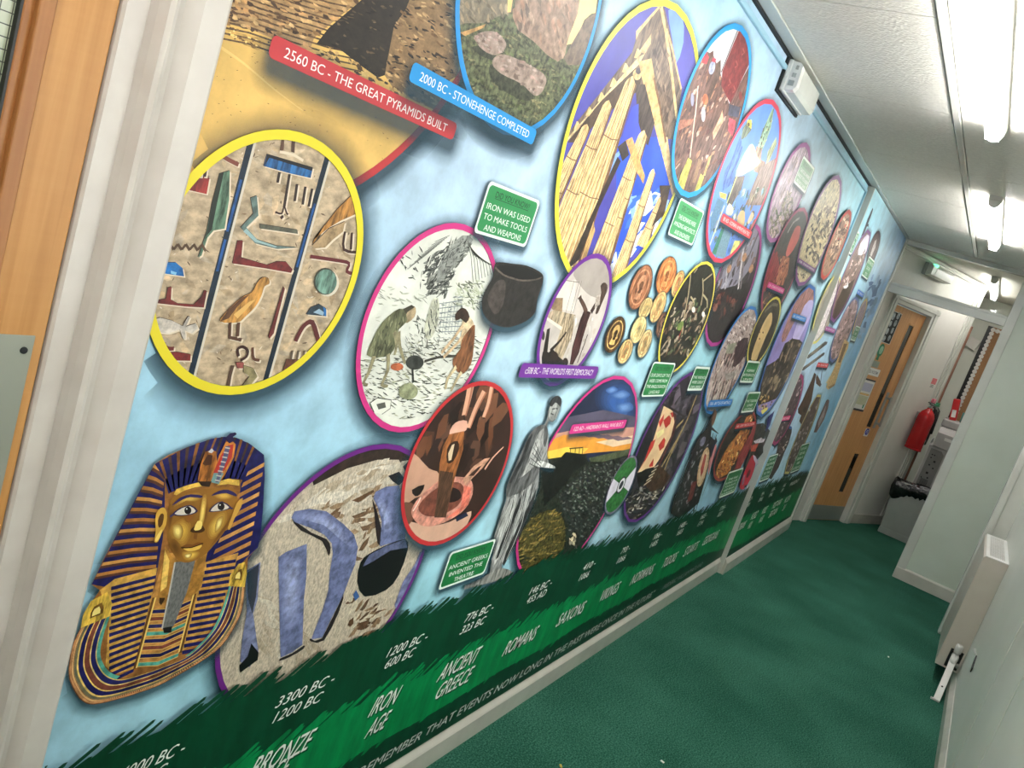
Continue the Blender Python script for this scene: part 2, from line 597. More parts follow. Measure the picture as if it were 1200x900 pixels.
struct(obj('trim_11', bm, M['gloss']), 'white moulded edge of the angled wall')
struct(obj('trim_12', bx(1.405, 1.475, -0.012, 0.05, 0.0, 2.02, 0.003, mtx=AW), M['brown']), 'narrow reddish wood strip')
# return wall behind, continuing the corridor
struct(obj('wall_far_left', bx(8.66, XE, -0.50, -0.40, 0.0, HC), M['wall_white']))

door2 = struct(tag(bpy.data.objects.new('door_2', None), 'beech door with narrow vision panels, beyond the doorway'))
COL.objects.link(door2)
door2.matrix_world = AW
def d2(name, bm, mat, label=None, parent=door2):
    o = struct(obj(name, bm, mat, parent))
    if label:
        o['label'] = label
    return o
bm = bmesh.new()
vx0, vx1 = 0.388, 0.470         # vision panel span
for a, b, c, d in ((-0.01, vx0, 0.006, 1.945), (vx1, 0.615, 0.006, 1.945), (vx0, vx1, 0.006, 0.28), (vx0, vx1, 0.65, 0.90), (vx0, vx1, 1.83, 1.945)):
    box(bm, a, b, 0.02, 0.062, c, d)
d2('door_leaf', bm, M['wood_far'])
d2('kick_plate', bx(0.0, 0.61, 0.017, 0.02, 0.01, 0.145, 0.0008), M['steel'], 'brushed metal kick plate')
bm = bmesh.new()
for z0, z1 in ((0.28, 0.65), (0.90, 1.83)):
    for a, b in ((vx0 - 0.010, vx0 + 0.001), (vx1 - 0.001, vx1 + 0.010)):
        box(bm, a, b, 0.017, 0.024, z0 - 0.012, z1 + 0.012, 0.002)
    box(bm, vx0, vx1, 0.015, 0.024, z0 - 0.014, z0 + 0.002, 0.002)
    box(bm, vx0, vx1, 0.012, 0.024, z1 - 0.002, z1 + 0.014, 0.002)
d2('vision_bead', bm, M['wood_far'])
bm = bmesh.new()
for z0, z1 in ((0.28, 0.65), (0.90, 1.83)):
    box(bm, vx0, vx1, 0.0225, 0.029, z0, z1)
d2('vision_pane', bm, noisy('dark_glass', (30, 26, 22), (44, 38, 32), 5.0, 0.1), 'dark narrow vision panes')
bm = bx(0.50, 0.54, 0.016, 0.02, 0.90, 1.235, 0.001)
box(bm, 0.511, 0.529, -0.03, -0.016, 0.93, 1.205, 0.004)
box(bm, 0.514, 0.526, -0.02, 0.018, 0.94, 0.96, 0.002)
box(bm, 0.514, 0.526, -0.02, 0.018, 1.175, 1.195, 0.002)
d2('pull_handle', bm, M['steel'], 'metal pull handle on its plate')
bm = bmesh.new()
for s0, s1 in ((-0.09, -0.01), (0.625, 0.74)):
    box(bm, s0, s1, -0.022, 0.06, 0.0, 2.03, 0.004)
    mid = (s0 + s1) / 2
    box(bm, mid - 0.018, mid + 0.018, -0.03, 0.0, 0.0, 2.03, 0.004)
box(bm, -0.09, 0.74, -0.022, 0.06, 1.955, 2.03, 0.004)
box(bm, -0.09, 0.74, -0.03, 0.0, 1.985, 2.02, 0.004)
d2('door_frame', bm, M['gloss'])

# ---- ceiling lamps
def ceiling_lamp(x0, x1, label, strip='tube', side='tube_side'):
    L = x1 - x0
    e = empty('ceiling_light', ((x0 + x1) / 2, -0.655, HC), label, 'ceiling light', group='tube lights along the corridor ceiling')
    obj('lamp_body', bx(-L / 2, L / 2, -0.030, 0.030, -0.026, 0.0, 0.004), M['white_plastic'], e)
    pts = [(0.0255 * math.cos(a), -0.025 - 0.032 * math.sin(a)) for a in [math.pi * k / 10 for k in range(11)]]
    obj('diffuser', prism(bmesh.new(), pts, -L / 2 + 0.007, L / 2 - 0.007, 'x'), M[side], e, smooth=False)
    obj('light_strip', bx(-L / 2 + 0.03, L / 2 - 0.03, -0.021, 0.021, -0.0590, -0.0570), M[strip], e)
    for s in (-1, 1):
        pts2 = [(a * 1.08, -0.025 + (b + 0.025) * 1.08) for a, b in pts]
        obj('end_cap', prism(bmesh.new(), pts2, s * (L / 2 - 0.007) - 0.0, s * L / 2, 'x'), M['white_plastic'], e)
    return e

ceiling_lamp(1.80, 3.23, 'bright white tube light on the near ceiling, cut by the top edge of the picture')
ceiling_lamp(4.41, 5.82, 'bright white tube light on the ceiling just before the glazed partition')
ceiling_lamp(7.72, 9.15, 'tube light beyond the partition, seen through the fanlight', 'tube_far', 'tube_far_side')
ceiling_lamp(-0.82, 0.61, 'tube light on the ceiling above the camera')
# ------------------------------------------------------------------ the mural: flat printed artwork on two wall panels
EPS = 1.2e-5                    # ink layers are stacked this far apart
rnd = random.Random(7)


def T(ox, oy, s):
    return lambda p: (ox + p[0] / s, oy + p[1] / s)


PX = T(0, 0, 1.0)


def ccw(p):
    a = sum(p[i - 1][0] * p[i][1] - p[i][0] * p[i - 1][1] for i in range(len(p)))
    return p if a > 0 else p[::-1]


def clip_convex(sub, cl):
    out = sub
    for i in range(len(cl)):
        a, b = cl[i - 1], cl[i]
        ex, ey = b[0] - a[0], b[1] - a[1]
        inp, out = out, []
        if not inp:
            return []
        for j in range(len(inp)):
            p, q = inp[j - 1], inp[j]
            dp = ex * (p[1] - a[1]) - ey * (p[0] - a[0])
            dq = ex * (q[1] - a[1]) - ey * (q[0] - a[0])
            if (dp >= 0) != (dq >= 0):
                t = dp / (dp - dq)
                out.append((p[0] + t * (q[0] - p[0]), p[1] + t * (q[1] - p[1])))
            if dq >= 0:
                out.append(q)
    return out


def smooth_closed(p, n=4):
    out = []
    m = len(p)
    for i in range(m):
        p0, p1, p2, p3 = p[i - 1], p[i], p[(i + 1) % m], p[(i + 2) % m]
        for k in range(n):
            t = k / n
            out.append(tuple(0.5 * ((2 * p1[c]) + (-p0[c] + p2[c]) * t + (2 * p0[c] - 5 * p1[c] + 4 * p2[c] - p3[c]) * t * t
                                    + (-p0[c] + 3 * p1[c] - 3 * p2[c] + p3[c]) * t ** 3) for c in (0, 1)))
    return out


def smooth_open(p, n=4):
    q = [p[0]] + list(p) + [p[-1]]
    out = []
    for i in range(1, len(q) - 2):
        p0, p1, p2, p3 = q[i - 1], q[i], q[i + 1], q[i + 2]
        for k in range(n):
            t = k / n
            out.append(tuple(0.5 * ((2 * p1[c]) + (-p0[c] + p2[c]) * t + (2 * p0[c] - 5 * p1[c] + 4 * p2[c] - p3[c]) * t * t
                                    + (-p0[c] + 3 * p1[c] - 3 * p2[c] + p3[c]) * t ** 3) for c in (0, 1)))
    out.append(p[-1])
    return out


PANEL = {0: (0.0, [(0.7215, 0.100), (STEP - 0.006, 0.100), (STEP - 0.006, 2.388), (0.7215, 2.388)]),
         1: (YF, [(STEP + 0.006, 0.100), (XP - 0.03, 0.100), (XP - 0.03, 2.388), (STEP + 0.006, 2.388)])}


STACK = []                      # printed figures overlap in the order they are made


class Art:
    """one printed figure = one mesh of stacked flat ink shapes"""
    def __init__(s, name, parent, side=0, tier=1, label=None, clip=None, fixed=False):
        s.name, s.parent, s.side, s.label = name, parent, side, label
        s.y, s.bounds = PANEL[side]
        s.lev = tier * 0.0011
        s.k = 0
        s.clip = clip
        s.fixed = fixed
        s.v, s.f, s.c, s.m = [], [], [], []

    def W(s, t, p):
        if t is None:
            return (p[0], p[1])
        q = t(p)
        r = on_y(q[0], q[1], s.y)
        return (r.x, r.z)

    def raw(s, pts, col, mat=0, noclip=False, alphas=None, cols=None):
        """pts in wall metres"""
        if len(pts) < 3:
            return
        pts = ccw(list(pts))
        if alphas is None and cols is None:
            if s.clip is not None and not noclip:
                pts = clip_convex(pts, s.clip)
            pts = clip_convex(pts, s.bounds)
        if len(pts) < 3:
            return
        y = s.y - s.lev - s.k * EPS
        b = len(s.v)
        s.v += [(p[0], y, p[1]) for p in pts]
        cl = (*lin(col), 1.0)
        tri = [(0, 1, 2)] if len(pts) == 3 else tessellate_polygon([[Vector((p[0], p[1], 0)) for p in pts]])
        for t in tri:
            a, c, d = t
            ar = (pts[c][0] - pts[a][0]) * (pts[d][1] - pts[a][1]) - (pts[d][0] - pts[a][0]) * (pts[c][1] - pts[a][1])
            if abs(ar) < 1e-10:
                continue
            if ar < 0:
                a, c, d = a, d, c
            s.f.append((b + a, b + c, b + d))
            if cols:
                s.c.append([(*lin(cols[i]), 1.0) for i in (a, c, d)])
            else:
                s.c.append([cl] * 3)
            s.m.append(mat)

    def poly(s, t, pts, col, mat=0, sm=0, keep=False):
        if sm:
            pts = smooth_closed(pts, sm)
        s.raw([s.W(t, p) for p in pts], col, mat)
        if not keep:
            s.k += 1

    def line(s, t, pts, w, col, mat=0, sm=0, w2=None, keep=False):
        """stroke of width w (wall metres)"""
        if sm:
            pts = smooth_open(pts, sm)
        q = [s.W(t, p) for p in pts]
        L, R_ = [], []
        n = len(q)
        for i in range(n):
            a, b = q[max(i - 1, 0)], q[min(i + 1, n - 1)]
            dx, dy = b[0] - a[0], b[1] - a[1]
            d = math.hypot(dx, dy) or 1e-9
            ww = (w if w2 is None else w + (w2 - w) * i / max(n - 1, 1)) / 2
            L.append((q[i][0] - dy / d * ww, q[i][1] + dx / d * ww))
            R_.append((q[i][0] + dy / d * ww, q[i][1] - dx / d * ww))
        for i in range(n - 1):
            s.raw([L[i], L[i + 1], R_[i + 1], R_[i]], col, mat)
        if not keep:
            s.k += 1

    def ell(s, t, c, rx, ry, col, mat=0, ang=0.0, n=20, keep=False):
        ca, sa = math.cos(ang), math.sin(ang)
        pts = []
        for i in range(n):
            a = 2 * math.pi * i / n
            u, v = rx * math.cos(a), ry * math.sin(a)
            pts.append((c[0] + u * ca - v * sa, c[1] + u * sa + v * ca))
        s.poly(t, pts, col, mat, keep=keep)

    def soft(s, t, P, c0, c1, n=5, mat=SOFT, sm=3):
        """a highlight that grades from the surrounding ink to c1"""
        cx, cy = sum(p[0] for p in P) / len(P), sum(p[1] for p in P) / len(P)
        for i in range(n):
            f = 1.0 - 0.8 * i / n
            k = (i + 1) / n
            s.poly(t, [(cx + (p[0] - cx) * f, cy + (p[1] - cy) * f) for p in P], [c0[j] + (c1[j] - c0[j]) * k for j in range(3)], mat, sm)

    def strokes(s, t, region, n, ln, wd, ang, pal, mat=0, jit=0.3, layers=5, seed=1):
        """n short random dabs inside the polygon region (tile coordinates)"""
        r = random.Random(seed)
        xs = [p[0] for p in region]
        ys = [p[1] for p in region]
        made = 0
        tries = 0
        placed = []
        while made < n and tries < n * 12:
            tries += 1
            x, y = r.uniform(min(xs), max(xs)), r.uniform(min(ys), max(ys))
            ins = False
            for i in range(len(region)):
                a, b = region[i - 1], region[i]
                if (a[1] > y) != (b[1] > y) and x < (b[0] - a[0]) * (y - a[1]) / (b[1] - a[1]) + a[0]:
                    ins = not ins
            if not ins:
                continue
            an = ang + r.uniform(-jit, jit)
            l_, w_ = ln * r.uniform(0.5, 1.4), wd * r.uniform(0.5, 1.4)
            ca, sa = math.cos(an), math.sin(an)
            base = [(-l_, -w_ * r.uniform(0.2, 1)), (l_ * r.uniform(0, 0.4), -w_), (l_, w_ * r.uniform(-0.4, 0.4)), (r.uniform(-0.3, 0.3) * l_, w_), (-l_ * 0.8, w_ * r.uniform(0.2, 1))]
            col = r.choice(pal)
            d = r.uniform(-10, 10)
            dab = [(x + u * ca - v * sa, y + u * sa + v * ca) for u, v in base]
            bb = (min(p[0] for p in dab), max(p[0] for p in dab), min(p[1] for p in dab), max(p[1] for p in dab))
            lay = 0
            for b2, l2 in placed:
                if l2 >= lay and bb[0] < b2[1] and b2[0] < bb[1] and bb[2] < b2[3] and b2[2] < bb[3]:
                    lay = l2 + 1
            placed.append((bb, lay))
            kk = s.k
            s.k = kk + lay
            s.poly(t, dab, [c + d for c in col], mat, keep=True)
            s.k = kk
            made += 1
        s.k += 1 + max([l for _, l in placed], default=0)

    def build(s):
        if not s.fixed and s.v:
            bb = (min(v[0] for v in s.v), max(v[0] for v in s.v), min(v[2] for v in s.v), max(v[2] for v in s.v))
            base = 0.0012
            for sd, b2, top in STACK:
                if sd == s.side and bb[0] < b2[1] and b2[0] < bb[1] and bb[2] < b2[3] and b2[2] < bb[3]:
                    base = max(base, top)
            dy = s.lev - base
            s.v = [(v[0], v[1] + dy, v[2]) for v in s.v]
            s.lev = base
            STACK.append((s.side, bb, base + (s.k + 6) * EPS))
        me = bpy.data.meshes.new(s.name)
        me.from_pydata(s.v, [], s.f)
        at = me.color_attributes.new('Col', 'FLOAT_COLOR', 'CORNER')
        flat = []
        for cs in s.c:
            for c in cs:
                flat += c
        at.data.foreach_set('color', flat)
        used = sorted(set(s.m))
        idx = {m: i for i, m in enumerate(used)}
        o = bpy.data.objects.new(s.name, me)
        COL.objects.link(o)
        for m in used:
            me.materials.append(INK[m])
        me.polygons.foreach_set('material_index', [idx[m] for m in s.m])
        me.update()
        o.parent = s.parent
        if s.label:
            o['label'] = s.label
        s.o = o
        return o


def fit_ellipse(pts):
    """5+ points -> polygon of the least-squares conic through them (tile/pixel space)"""
    n = len(pts)
    mx, my = sum(p[0] for p in pts) / n, sum(p[1] for p in pts) / n
    sc = max(max(abs(p[0] - mx), abs(p[1] - my)) for p in pts)
    rows = [[((p[0] - mx) / sc) ** 2, (p[0] - mx) * (p[1] - my) / sc ** 2, ((p[1] - my) / sc) ** 2, (p[0] - mx) / sc, (p[1] - my) / sc] for p in pts]
    A = [[sum(r[i] * r[j] for r in rows) + (1e-9 if i == j else 0) for j in range(5)] for i in range(5)]
    b = [sum(r[i] for r in rows) for i in range(5)]
    for i in range(5):
        pv = max(range(i, 5), key=lambda r: abs(A[r][i]))
        A[i], A[pv] = A[pv], A[i]
        b[i], b[pv] = b[pv], b[i]
        for r in range(i + 1, 5):
            f = A[r][i] / A[i][i]
            for c in range(i, 5):
                A[r][c] -= f * A[i][c]
            b[r] -= f * b[i]
    s = [0] * 5
    for i in range(4, -1, -1):
        s[i] = (b[i] - sum(A[i][c] * s[c] for c in range(i + 1, 5))) / A[i][i]
    a_, b_, c_, d_, e_ = s
    det = 4 * a_ * c_ - b_ * b_
    x0 = (b_ * e_ - 2 * c_ * d_) / det
    y0 = (b_ * d_ - 2 * a_ * e_) / det
    k = 1 + a_ * x0 * x0 + b_ * x0 * y0 + c_ * y0 * y0
    out = []
    for i in range(72):
        th = 2 * math.pi * i / 72
        u, v = math.cos(th), math.sin(th)
        q = a_ * u * u + b_ * u * v + c_ * v * v
        r = math.sqrt(max(k / q, 1e-9))
        out.append((mx + sc * (x0 + r * u), my + sc * (y0 + r * v)))
    return out


def axis_ellipse(a, b, hw, n=72):
    """image ellipse from the ends of its long axis and its half width"""
    cx, cy = (a[0] + b[0]) / 2, (a[1] + b[1]) / 2
    dx, dy = (b[0] - a[0]) / 2, (b[1] - a[1]) / 2
    L = math.hypot(dx, dy)
    nx, ny = -dy / L * hw, dx / L * hw
    return [(cx + dx * math.cos(t) + nx * math.sin(t), cy + dy * math.cos(t) + ny * math.sin(t)) for t in [2 * math.pi * i / n for i in range(n)]]


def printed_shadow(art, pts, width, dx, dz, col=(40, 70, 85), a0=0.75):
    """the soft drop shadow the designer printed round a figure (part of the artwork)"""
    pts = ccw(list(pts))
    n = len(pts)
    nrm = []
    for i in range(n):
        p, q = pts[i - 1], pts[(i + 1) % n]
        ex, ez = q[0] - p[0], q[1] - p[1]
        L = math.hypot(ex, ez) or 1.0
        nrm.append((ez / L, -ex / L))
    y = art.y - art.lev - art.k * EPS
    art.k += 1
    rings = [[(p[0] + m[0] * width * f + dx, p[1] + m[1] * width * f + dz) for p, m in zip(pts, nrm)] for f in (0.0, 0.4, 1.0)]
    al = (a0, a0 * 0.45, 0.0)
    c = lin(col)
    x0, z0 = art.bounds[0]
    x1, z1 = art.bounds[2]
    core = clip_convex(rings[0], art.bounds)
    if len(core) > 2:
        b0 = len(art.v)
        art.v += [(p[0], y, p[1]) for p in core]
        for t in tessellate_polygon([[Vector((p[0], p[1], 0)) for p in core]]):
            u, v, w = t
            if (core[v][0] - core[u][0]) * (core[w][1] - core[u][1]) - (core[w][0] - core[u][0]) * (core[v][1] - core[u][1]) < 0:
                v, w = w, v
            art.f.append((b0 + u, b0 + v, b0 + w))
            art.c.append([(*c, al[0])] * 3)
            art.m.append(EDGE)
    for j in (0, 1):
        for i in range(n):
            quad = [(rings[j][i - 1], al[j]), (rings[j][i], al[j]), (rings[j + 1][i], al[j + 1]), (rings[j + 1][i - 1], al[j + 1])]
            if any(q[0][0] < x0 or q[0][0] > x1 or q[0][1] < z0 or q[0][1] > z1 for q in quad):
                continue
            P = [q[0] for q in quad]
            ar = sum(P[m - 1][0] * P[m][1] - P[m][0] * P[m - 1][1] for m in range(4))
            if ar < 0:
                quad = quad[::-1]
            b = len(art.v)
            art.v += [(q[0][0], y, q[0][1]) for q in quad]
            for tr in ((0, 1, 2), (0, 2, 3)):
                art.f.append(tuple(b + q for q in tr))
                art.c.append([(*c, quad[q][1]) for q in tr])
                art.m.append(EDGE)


def picture(name, label, outline, rim, bg, side=0, tier=1, rimw=0.012, mat=PHOTO, shadow=0.035, rim_top=70, t=PX):
    """an oval photograph on the mural: returns the Art of its contents; the rim is a child made at finish()"""
    a = Art(name, MURAL[side], side, tier, label)
    out = ccw([a.W(t, p) for p in outline])
    cx = sum(p[0] for p in out) / len(out)
    cz = sum(p[1] for p in out) / len(out)
    inner = []
    for p in out:
        d = math.hypot(p[0] - cx, p[1] - cz)
        inner.append((cx + (p[0] - cx) * (1 - rimw / d), cz + (p[1] - cz) * (1 - rimw / d)))
    if shadow:
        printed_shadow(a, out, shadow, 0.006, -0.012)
    a.clip = inner
    a.raw(inner, bg, mat)
    a.k += 1
    a.rim_args = (out, inner, rim)
    return a


def finish(a, rim_label=None):
    o = a.build()
    if getattr(a, 'rim_args', None):
        out, inner, rim = a.rim_args
        r = Art('rim', o, a.side, 0, fixed=True)
        r.lev = a.lev + (a.k + 2) * EPS
        for i in range(len(out)):
            r.raw([out[i - 1], out[i], inner[i], inner[i - 1]], rim)
        r.build()
        if rim_label:
            r.o['label'] = rim_label
    return o


# ---- lettering: the built-in typeface turned into flat meshes on the wall
FONT_CACHE = {}


def text_mesh(s, offset=0.0, space=1.0):
    key = (s, offset, space)
    if key not in FONT_CACHE:
        cu = bpy.data.curves.new('lettering', 'FONT')
        cu.body = s
        cu.size = 1.0
        cu.offset = offset
        cu.space_character = space
        cu.resolution_u = 3
        o = bpy.data.objects.new('lettering', cu)
        COL.objects.link(o)
        dg = bpy.context.evaluated_depsgraph_get()
        me = bpy.data.meshes.new_from_object(o.evaluated_get(dg))
        bpy.data.objects.remove(o)
        bpy.data.curves.remove(cu)
        vs = [(v.co.x, v.co.y) for v in me.vertices]
        fs = [tuple(p.vertices) for p in me.polygons]
        bpy.data.meshes.remove(me)
        FONT_CACHE[key] = (vs, fs)
    return FONT_CACHE[key]


def letter(art, s, x0, x1, z0, h, col, shear=0.0, bold=0.0, center=False):
    """write s on art from wall x0 to x1, baseline z0, capital height h"""
    vs, fs = text_mesh(s, bold)
    if not vs:
        return
    ax, bx_ = min(v[0] for v in vs), max(v[0] for v in vs)
    kx = (x1 - x0) / (bx_ - ax)
    kz = h / 0.70
    y = art.y - art.lev - art.k * EPS
    b = len(art.v)
    xa_, za_ = art.bounds[0]
    xb_, zb_ = art.bounds[2]
    P = [(x0 + (v[0] - ax) * kx + v[1] * kz * shear, z0 + v[1] * kz) for v in vs]
    art.v += [(p[0], y, p[1]) for p in P]
    c = (*lin(col), 1.0)
    for f in fs:
        if any(P[i][0] < xa_ or P[i][0] > xb_ or P[i][1] < za_ for i in f):
            continue
        ar = sum(P[f[i - 1]][0] * P[f[i]][1] - P[f[i]][0] * P[f[i - 1]][1] for i in range(len(f)))
        g = f if ar > 0 else f[::-1]
        art.f.append(tuple(b + i for i in g))
        art.c.append([c] * len(g))
        art.m.append(FLAT)


def rrect(x0, x1, z0, z1, r, skew=0.0, n=6):
    pts = []
    for cx, cz, a0 in ((x1 - r, z1 - r, 0), (x0 + r, z1 - r, 90), (x0 + r, z0 + r, 180), (x1 - r, z0 + r, 270)):
        for k in range(n + 1):
            a = math.radians(a0 + 90 * k / n)
            x, z = cx + r * math.cos(a), cz + r * math.sin(a)
            pts.append((x + (z - z0) * skew, z))
    return pts


def banner(label, text, x0, x1, z0, z1, col, side=0, tier=6, skew=0.0, shadow=0.03, ink_col=(238, 236, 232), pad=0.06):
    a = Art('caption_banner', MURAL[side], side, tier, label)
    pts = rrect(x0, x1, z0, z1, (z1 - z0) * 0.3, skew)
    if shadow:
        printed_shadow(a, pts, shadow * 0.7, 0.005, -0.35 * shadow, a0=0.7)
    a.raw(pts, col, FLAT)
    a.k += 1
    o = a.build()
    if text:
        w = Art('lettering', o, side, 0, fixed=True)
        w.lev = a.lev + (a.k + 2) * EPS
        h = (z1 - z0) * 0.46
        letter(w, text, x0 + (x1 - x0) * pad, x1 - (x1 - x0) * pad, (z0 + z1) / 2 - h / 2, h, ink_col, skew)
        w.build()
    return o


def fact_sign(label, head, lines, x0, x1, z0, z1, side=0, tier=6, skew=0.0, green=(44, 132, 72)):
    a = Art('fact_sign', MURAL[side], side, tier, label)
    r = (z1 - z0) * 0.1
    pts = rrect(x0, x1, z0, z1, r, skew)
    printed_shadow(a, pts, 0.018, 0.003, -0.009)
    a.raw(pts, (226, 236, 226), FLAT)
    a.k += 1
    b = 0.006 if x1 < 3 else 0.009
    a.raw(rrect(x0 + b, x1 - b, z0 + b, z1 - b, r, skew), green, FLAT)
    a.k += 1
    o = a.build()
    w = Art('lettering', o, side, 0, fixed=True)
    w.lev = a.lev + (a.k + 2) * EPS
    n = len(lines) + (1.25 if head else 0)
    hh = (z1 - z0) * 0.86 / n
    z = z1 - (z1 - z0) * 0.09
    W_ = x1 - x0
    longest = max(len(q) for q in lines)
    def put(txt, zz, h, col, frac):
        xm = (x0 + x1) / 2 + (0 if not skew else 0)
        wd = W_ * frac
        letter(w, txt, xm - wd / 2 + (zz - z0) * skew, xm + wd / 2 + (zz - z0) * skew, zz, h, col, 0.0 if not skew else skew * 0.6)
    if head:
        z -= hh * 1.0
        put(head, z + hh * 0.2, hh * 0.58, (16, 30, 20), 0.66)
        xm = (x0 + x1) / 2 + (z - z0) * skew
        w.raw([(xm - W_ * 0.33, z + hh * 0.06), (xm + W_ * 0.33, z + hh * 0.06), (xm + W_ * 0.33, z + hh * 0.11), (xm - W_ * 0.33, z + hh * 0.11)], (16, 30, 20))
        z -= hh * 0.25
    for q in lines:
        z -= hh
        put(q, z + hh * 0.22, hh * 0.58, (236, 240, 234), 0.84 * max(len(q) / longest, 0.4))
    w.build()
    return o


MURAL = {0: empty('wall_mural', (0.75, -0.001, 0.1), 'long printed history timeline mural from the white door frame to the grey strip', 'mural'),
         1: empty('wall_mural', (STEP + 0.02, YF - 0.001, 0.1), 'short far mural panel between the grey strip and the white doorway post', 'mural')}
for k in MURAL:
    MURAL[k].location = (0, 0, 0)

# backing board of the far panel and the sheets of sky-blue vinyl
obj('backing_board', bx(STEP + 0.006, XP - 0.03, YF, -0.0015, 0.0, HC - 0.014), M['strip'], MURAL[1])


def sheet(side):
    y, bd = PANEL[side]
    a = Art('printed_sheet', MURAL[side], side, 0, 'pale blue cloudy background print', fixed=True)
    a.lev = 0.0008
    x0, z0 = bd[0]
    x1, z1 = bd[2]
    nx, nz = 40 if side == 0 else 20, 20
    r = random.Random(3 + side)
    for i in range(nx):
        for j in range(nz):
            xa_, xb_ = x0 + (x1 - x0) * i / nx, x0 + (x1 - x0) * (i + 1) / nx
            za_, zb_ = z0 + (z1 - z0) * j / nz, z0 + (z1 - z0) * (j + 1) / nz
            P = [(xa_, za_), (xb_, za_), (xb_, zb_), (xa_, zb_)]
            C_ = []
            for (x, z) in P:
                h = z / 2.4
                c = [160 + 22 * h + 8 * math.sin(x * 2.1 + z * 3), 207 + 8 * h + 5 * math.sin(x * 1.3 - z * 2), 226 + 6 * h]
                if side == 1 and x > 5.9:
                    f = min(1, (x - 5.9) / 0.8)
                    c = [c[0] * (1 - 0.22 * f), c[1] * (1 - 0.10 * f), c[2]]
                C_.append(c)
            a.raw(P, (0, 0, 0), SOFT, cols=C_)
    return a.build()


sheet(0)
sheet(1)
# ---- tiles: pieces of the mural traced at a larger scale, turned into points on the wall
Z2, Z3, Z5, Z6, Z7 = T(300, 0, 4), T(600, 0, 4), T(0, 225, 4), T(300, 225, 4), T(600, 225, 4)
Z8, Z9, Z10, Z11 = T(900, 225, 4), T(0, 450, 4), T(300, 450, 4), T(600, 450, 4)
Z13, Z14, Z15 = T(0, 675, 4), T(300, 675, 4), T(600, 675, 4)
PY, ST = T(230, 0, 3.636), T(520, 0, 5.0)
HA, HB = T(160, 140, 4.2857), T(160, 300, 4.2857)
MA, MB = T(60, 490, 4.6154), T(60, 650, 4.6154)
SA, HD = T(540, 450, 3.6), T(600, 430, 3.4615)
F1, F2, F3, F4 = T(900, 200, 7.5), T(860, 300, 7.5), T(840, 400, 7.5), T(820, 480, 7.5)
F5, F6, F7, F8 = T(780, 20, 7.5), T(780, 120, 7.5), T(780, 220, 7.5), T(700, 300, 7.5)
KK, CC = T(770, 440, 5.0), T(740, 410, 7.5)


def lerp(p, q, t):
    return (p[0] + (q[0] - p[0]) * t, p[1] + (q[1] - p[1]) * t)


def tp(t, pts):
    return [t(p) for p in pts]


# ---------- the great pyramids
circ = [(0.72 + 0.533 * math.cos(2 * math.pi * i / 96), 1.98 + 0.533 * math.sin(2 * math.pi * i / 96)) for i in range(96)]
a = picture('pyramid_picture', 'sand and stone pyramids in a large red-rimmed round picture, top left', circ, (186, 52, 56), (226, 184, 104), tier=1, mat=SOFT, rimw=0.014, t=None)
a.poly(PY, [(80, 90), (180, 140), (320, 170), (470, 230), (600, 290), (760, 350), (900, 440), (700, 420), (480, 300), (200, 190)], (208, 166, 92), PHOTO)
brick_l = [(90, -140), (700, -140), (690, 10), (620, 60), (560, 110), (500, 160), (480, 215), (330, 165), (240, 130), (150, 105), (95, 100)]
a.poly(PY, brick_l, (172, 136, 92), STONE)
for i in range(13):
    y = -120 + i * 24
    a.line(PY, [(90, y - 8), (220, y + 18), (400, y + 80), (560, y + 130), (700, y + 160)], 0.0022, (92, 66, 44), STREAK, keep=True)
a.k += 1
a.strokes(PY, brick_l, 260, 17, 7, 0.45, [(210, 172, 120), (70, 48, 32), (150, 112, 70), (92, 64, 42), (196, 150, 98)], STONE, 0.25, 6, 3)
dark = [(510, 185), (560, 120), (630, 60), (700, 0), (740, -140), (960, -140), (890, 40), (840, 110), (815, 240), (800, 320), (770, 330), (700, 280), (610, 210)]
a.poly(PY, dark, (40, 32, 26), STONE)
a.strokes(PY, dark, 60, 12, 4, 0.4, [(74, 58, 44), (26, 20, 16), (96, 76, 56)], STONE, 0.4, 4, 5)
brick_r = [(890, 40), (960, -140), (1130, -140), (1115, 320), (1060, 350), (1020, 470), (930, 430), (840, 380), (800, 320), (815, 240), (840, 110)]
a.poly(PY, brick_r, (140, 110, 76), STONE)
a.strokes(PY, brick_r, 260, 14, 5, 0.5, [(196, 160, 112), (52, 38, 28), (120, 90, 60), (36, 28, 22), (170, 134, 92)], STONE, 0.5, 6, 8)
a.strokes(PY, [(480, 215), (610, 210), (770, 330), (930, 430), (1010, 480), (960, 490), (700, 350), (560, 260)], 70, 14, 6, 0.5, [(226, 190, 120), (90, 68, 46), (196, 156, 96), (60, 44, 32)], STONE, 0.5, 5, 9)
a.strokes(PY, [(60, 110), (160, 120), (330, 190), (300, 230), (150, 160)], 40, 9, 4, 0.5, [(120, 88, 50), (240, 206, 130), (90, 62, 40)], FLAT, 0.5, 4, 10)
a.strokes(PY, [(20, 260), (250, 220), (900, 500), (800, 720), (600, 600), (300, 520), (60, 560)], 50, 4, 1.6, 0.3, [(150, 112, 60), (120, 86, 48)], FLAT, 0.5, 3, 11)
a.line(PY, [(100, 200), (200, 270), (330, 380), (450, 470)], 0.004, (240, 204, 124), SOFT, 4, w2=0.001)
finish(a, 'red rim')

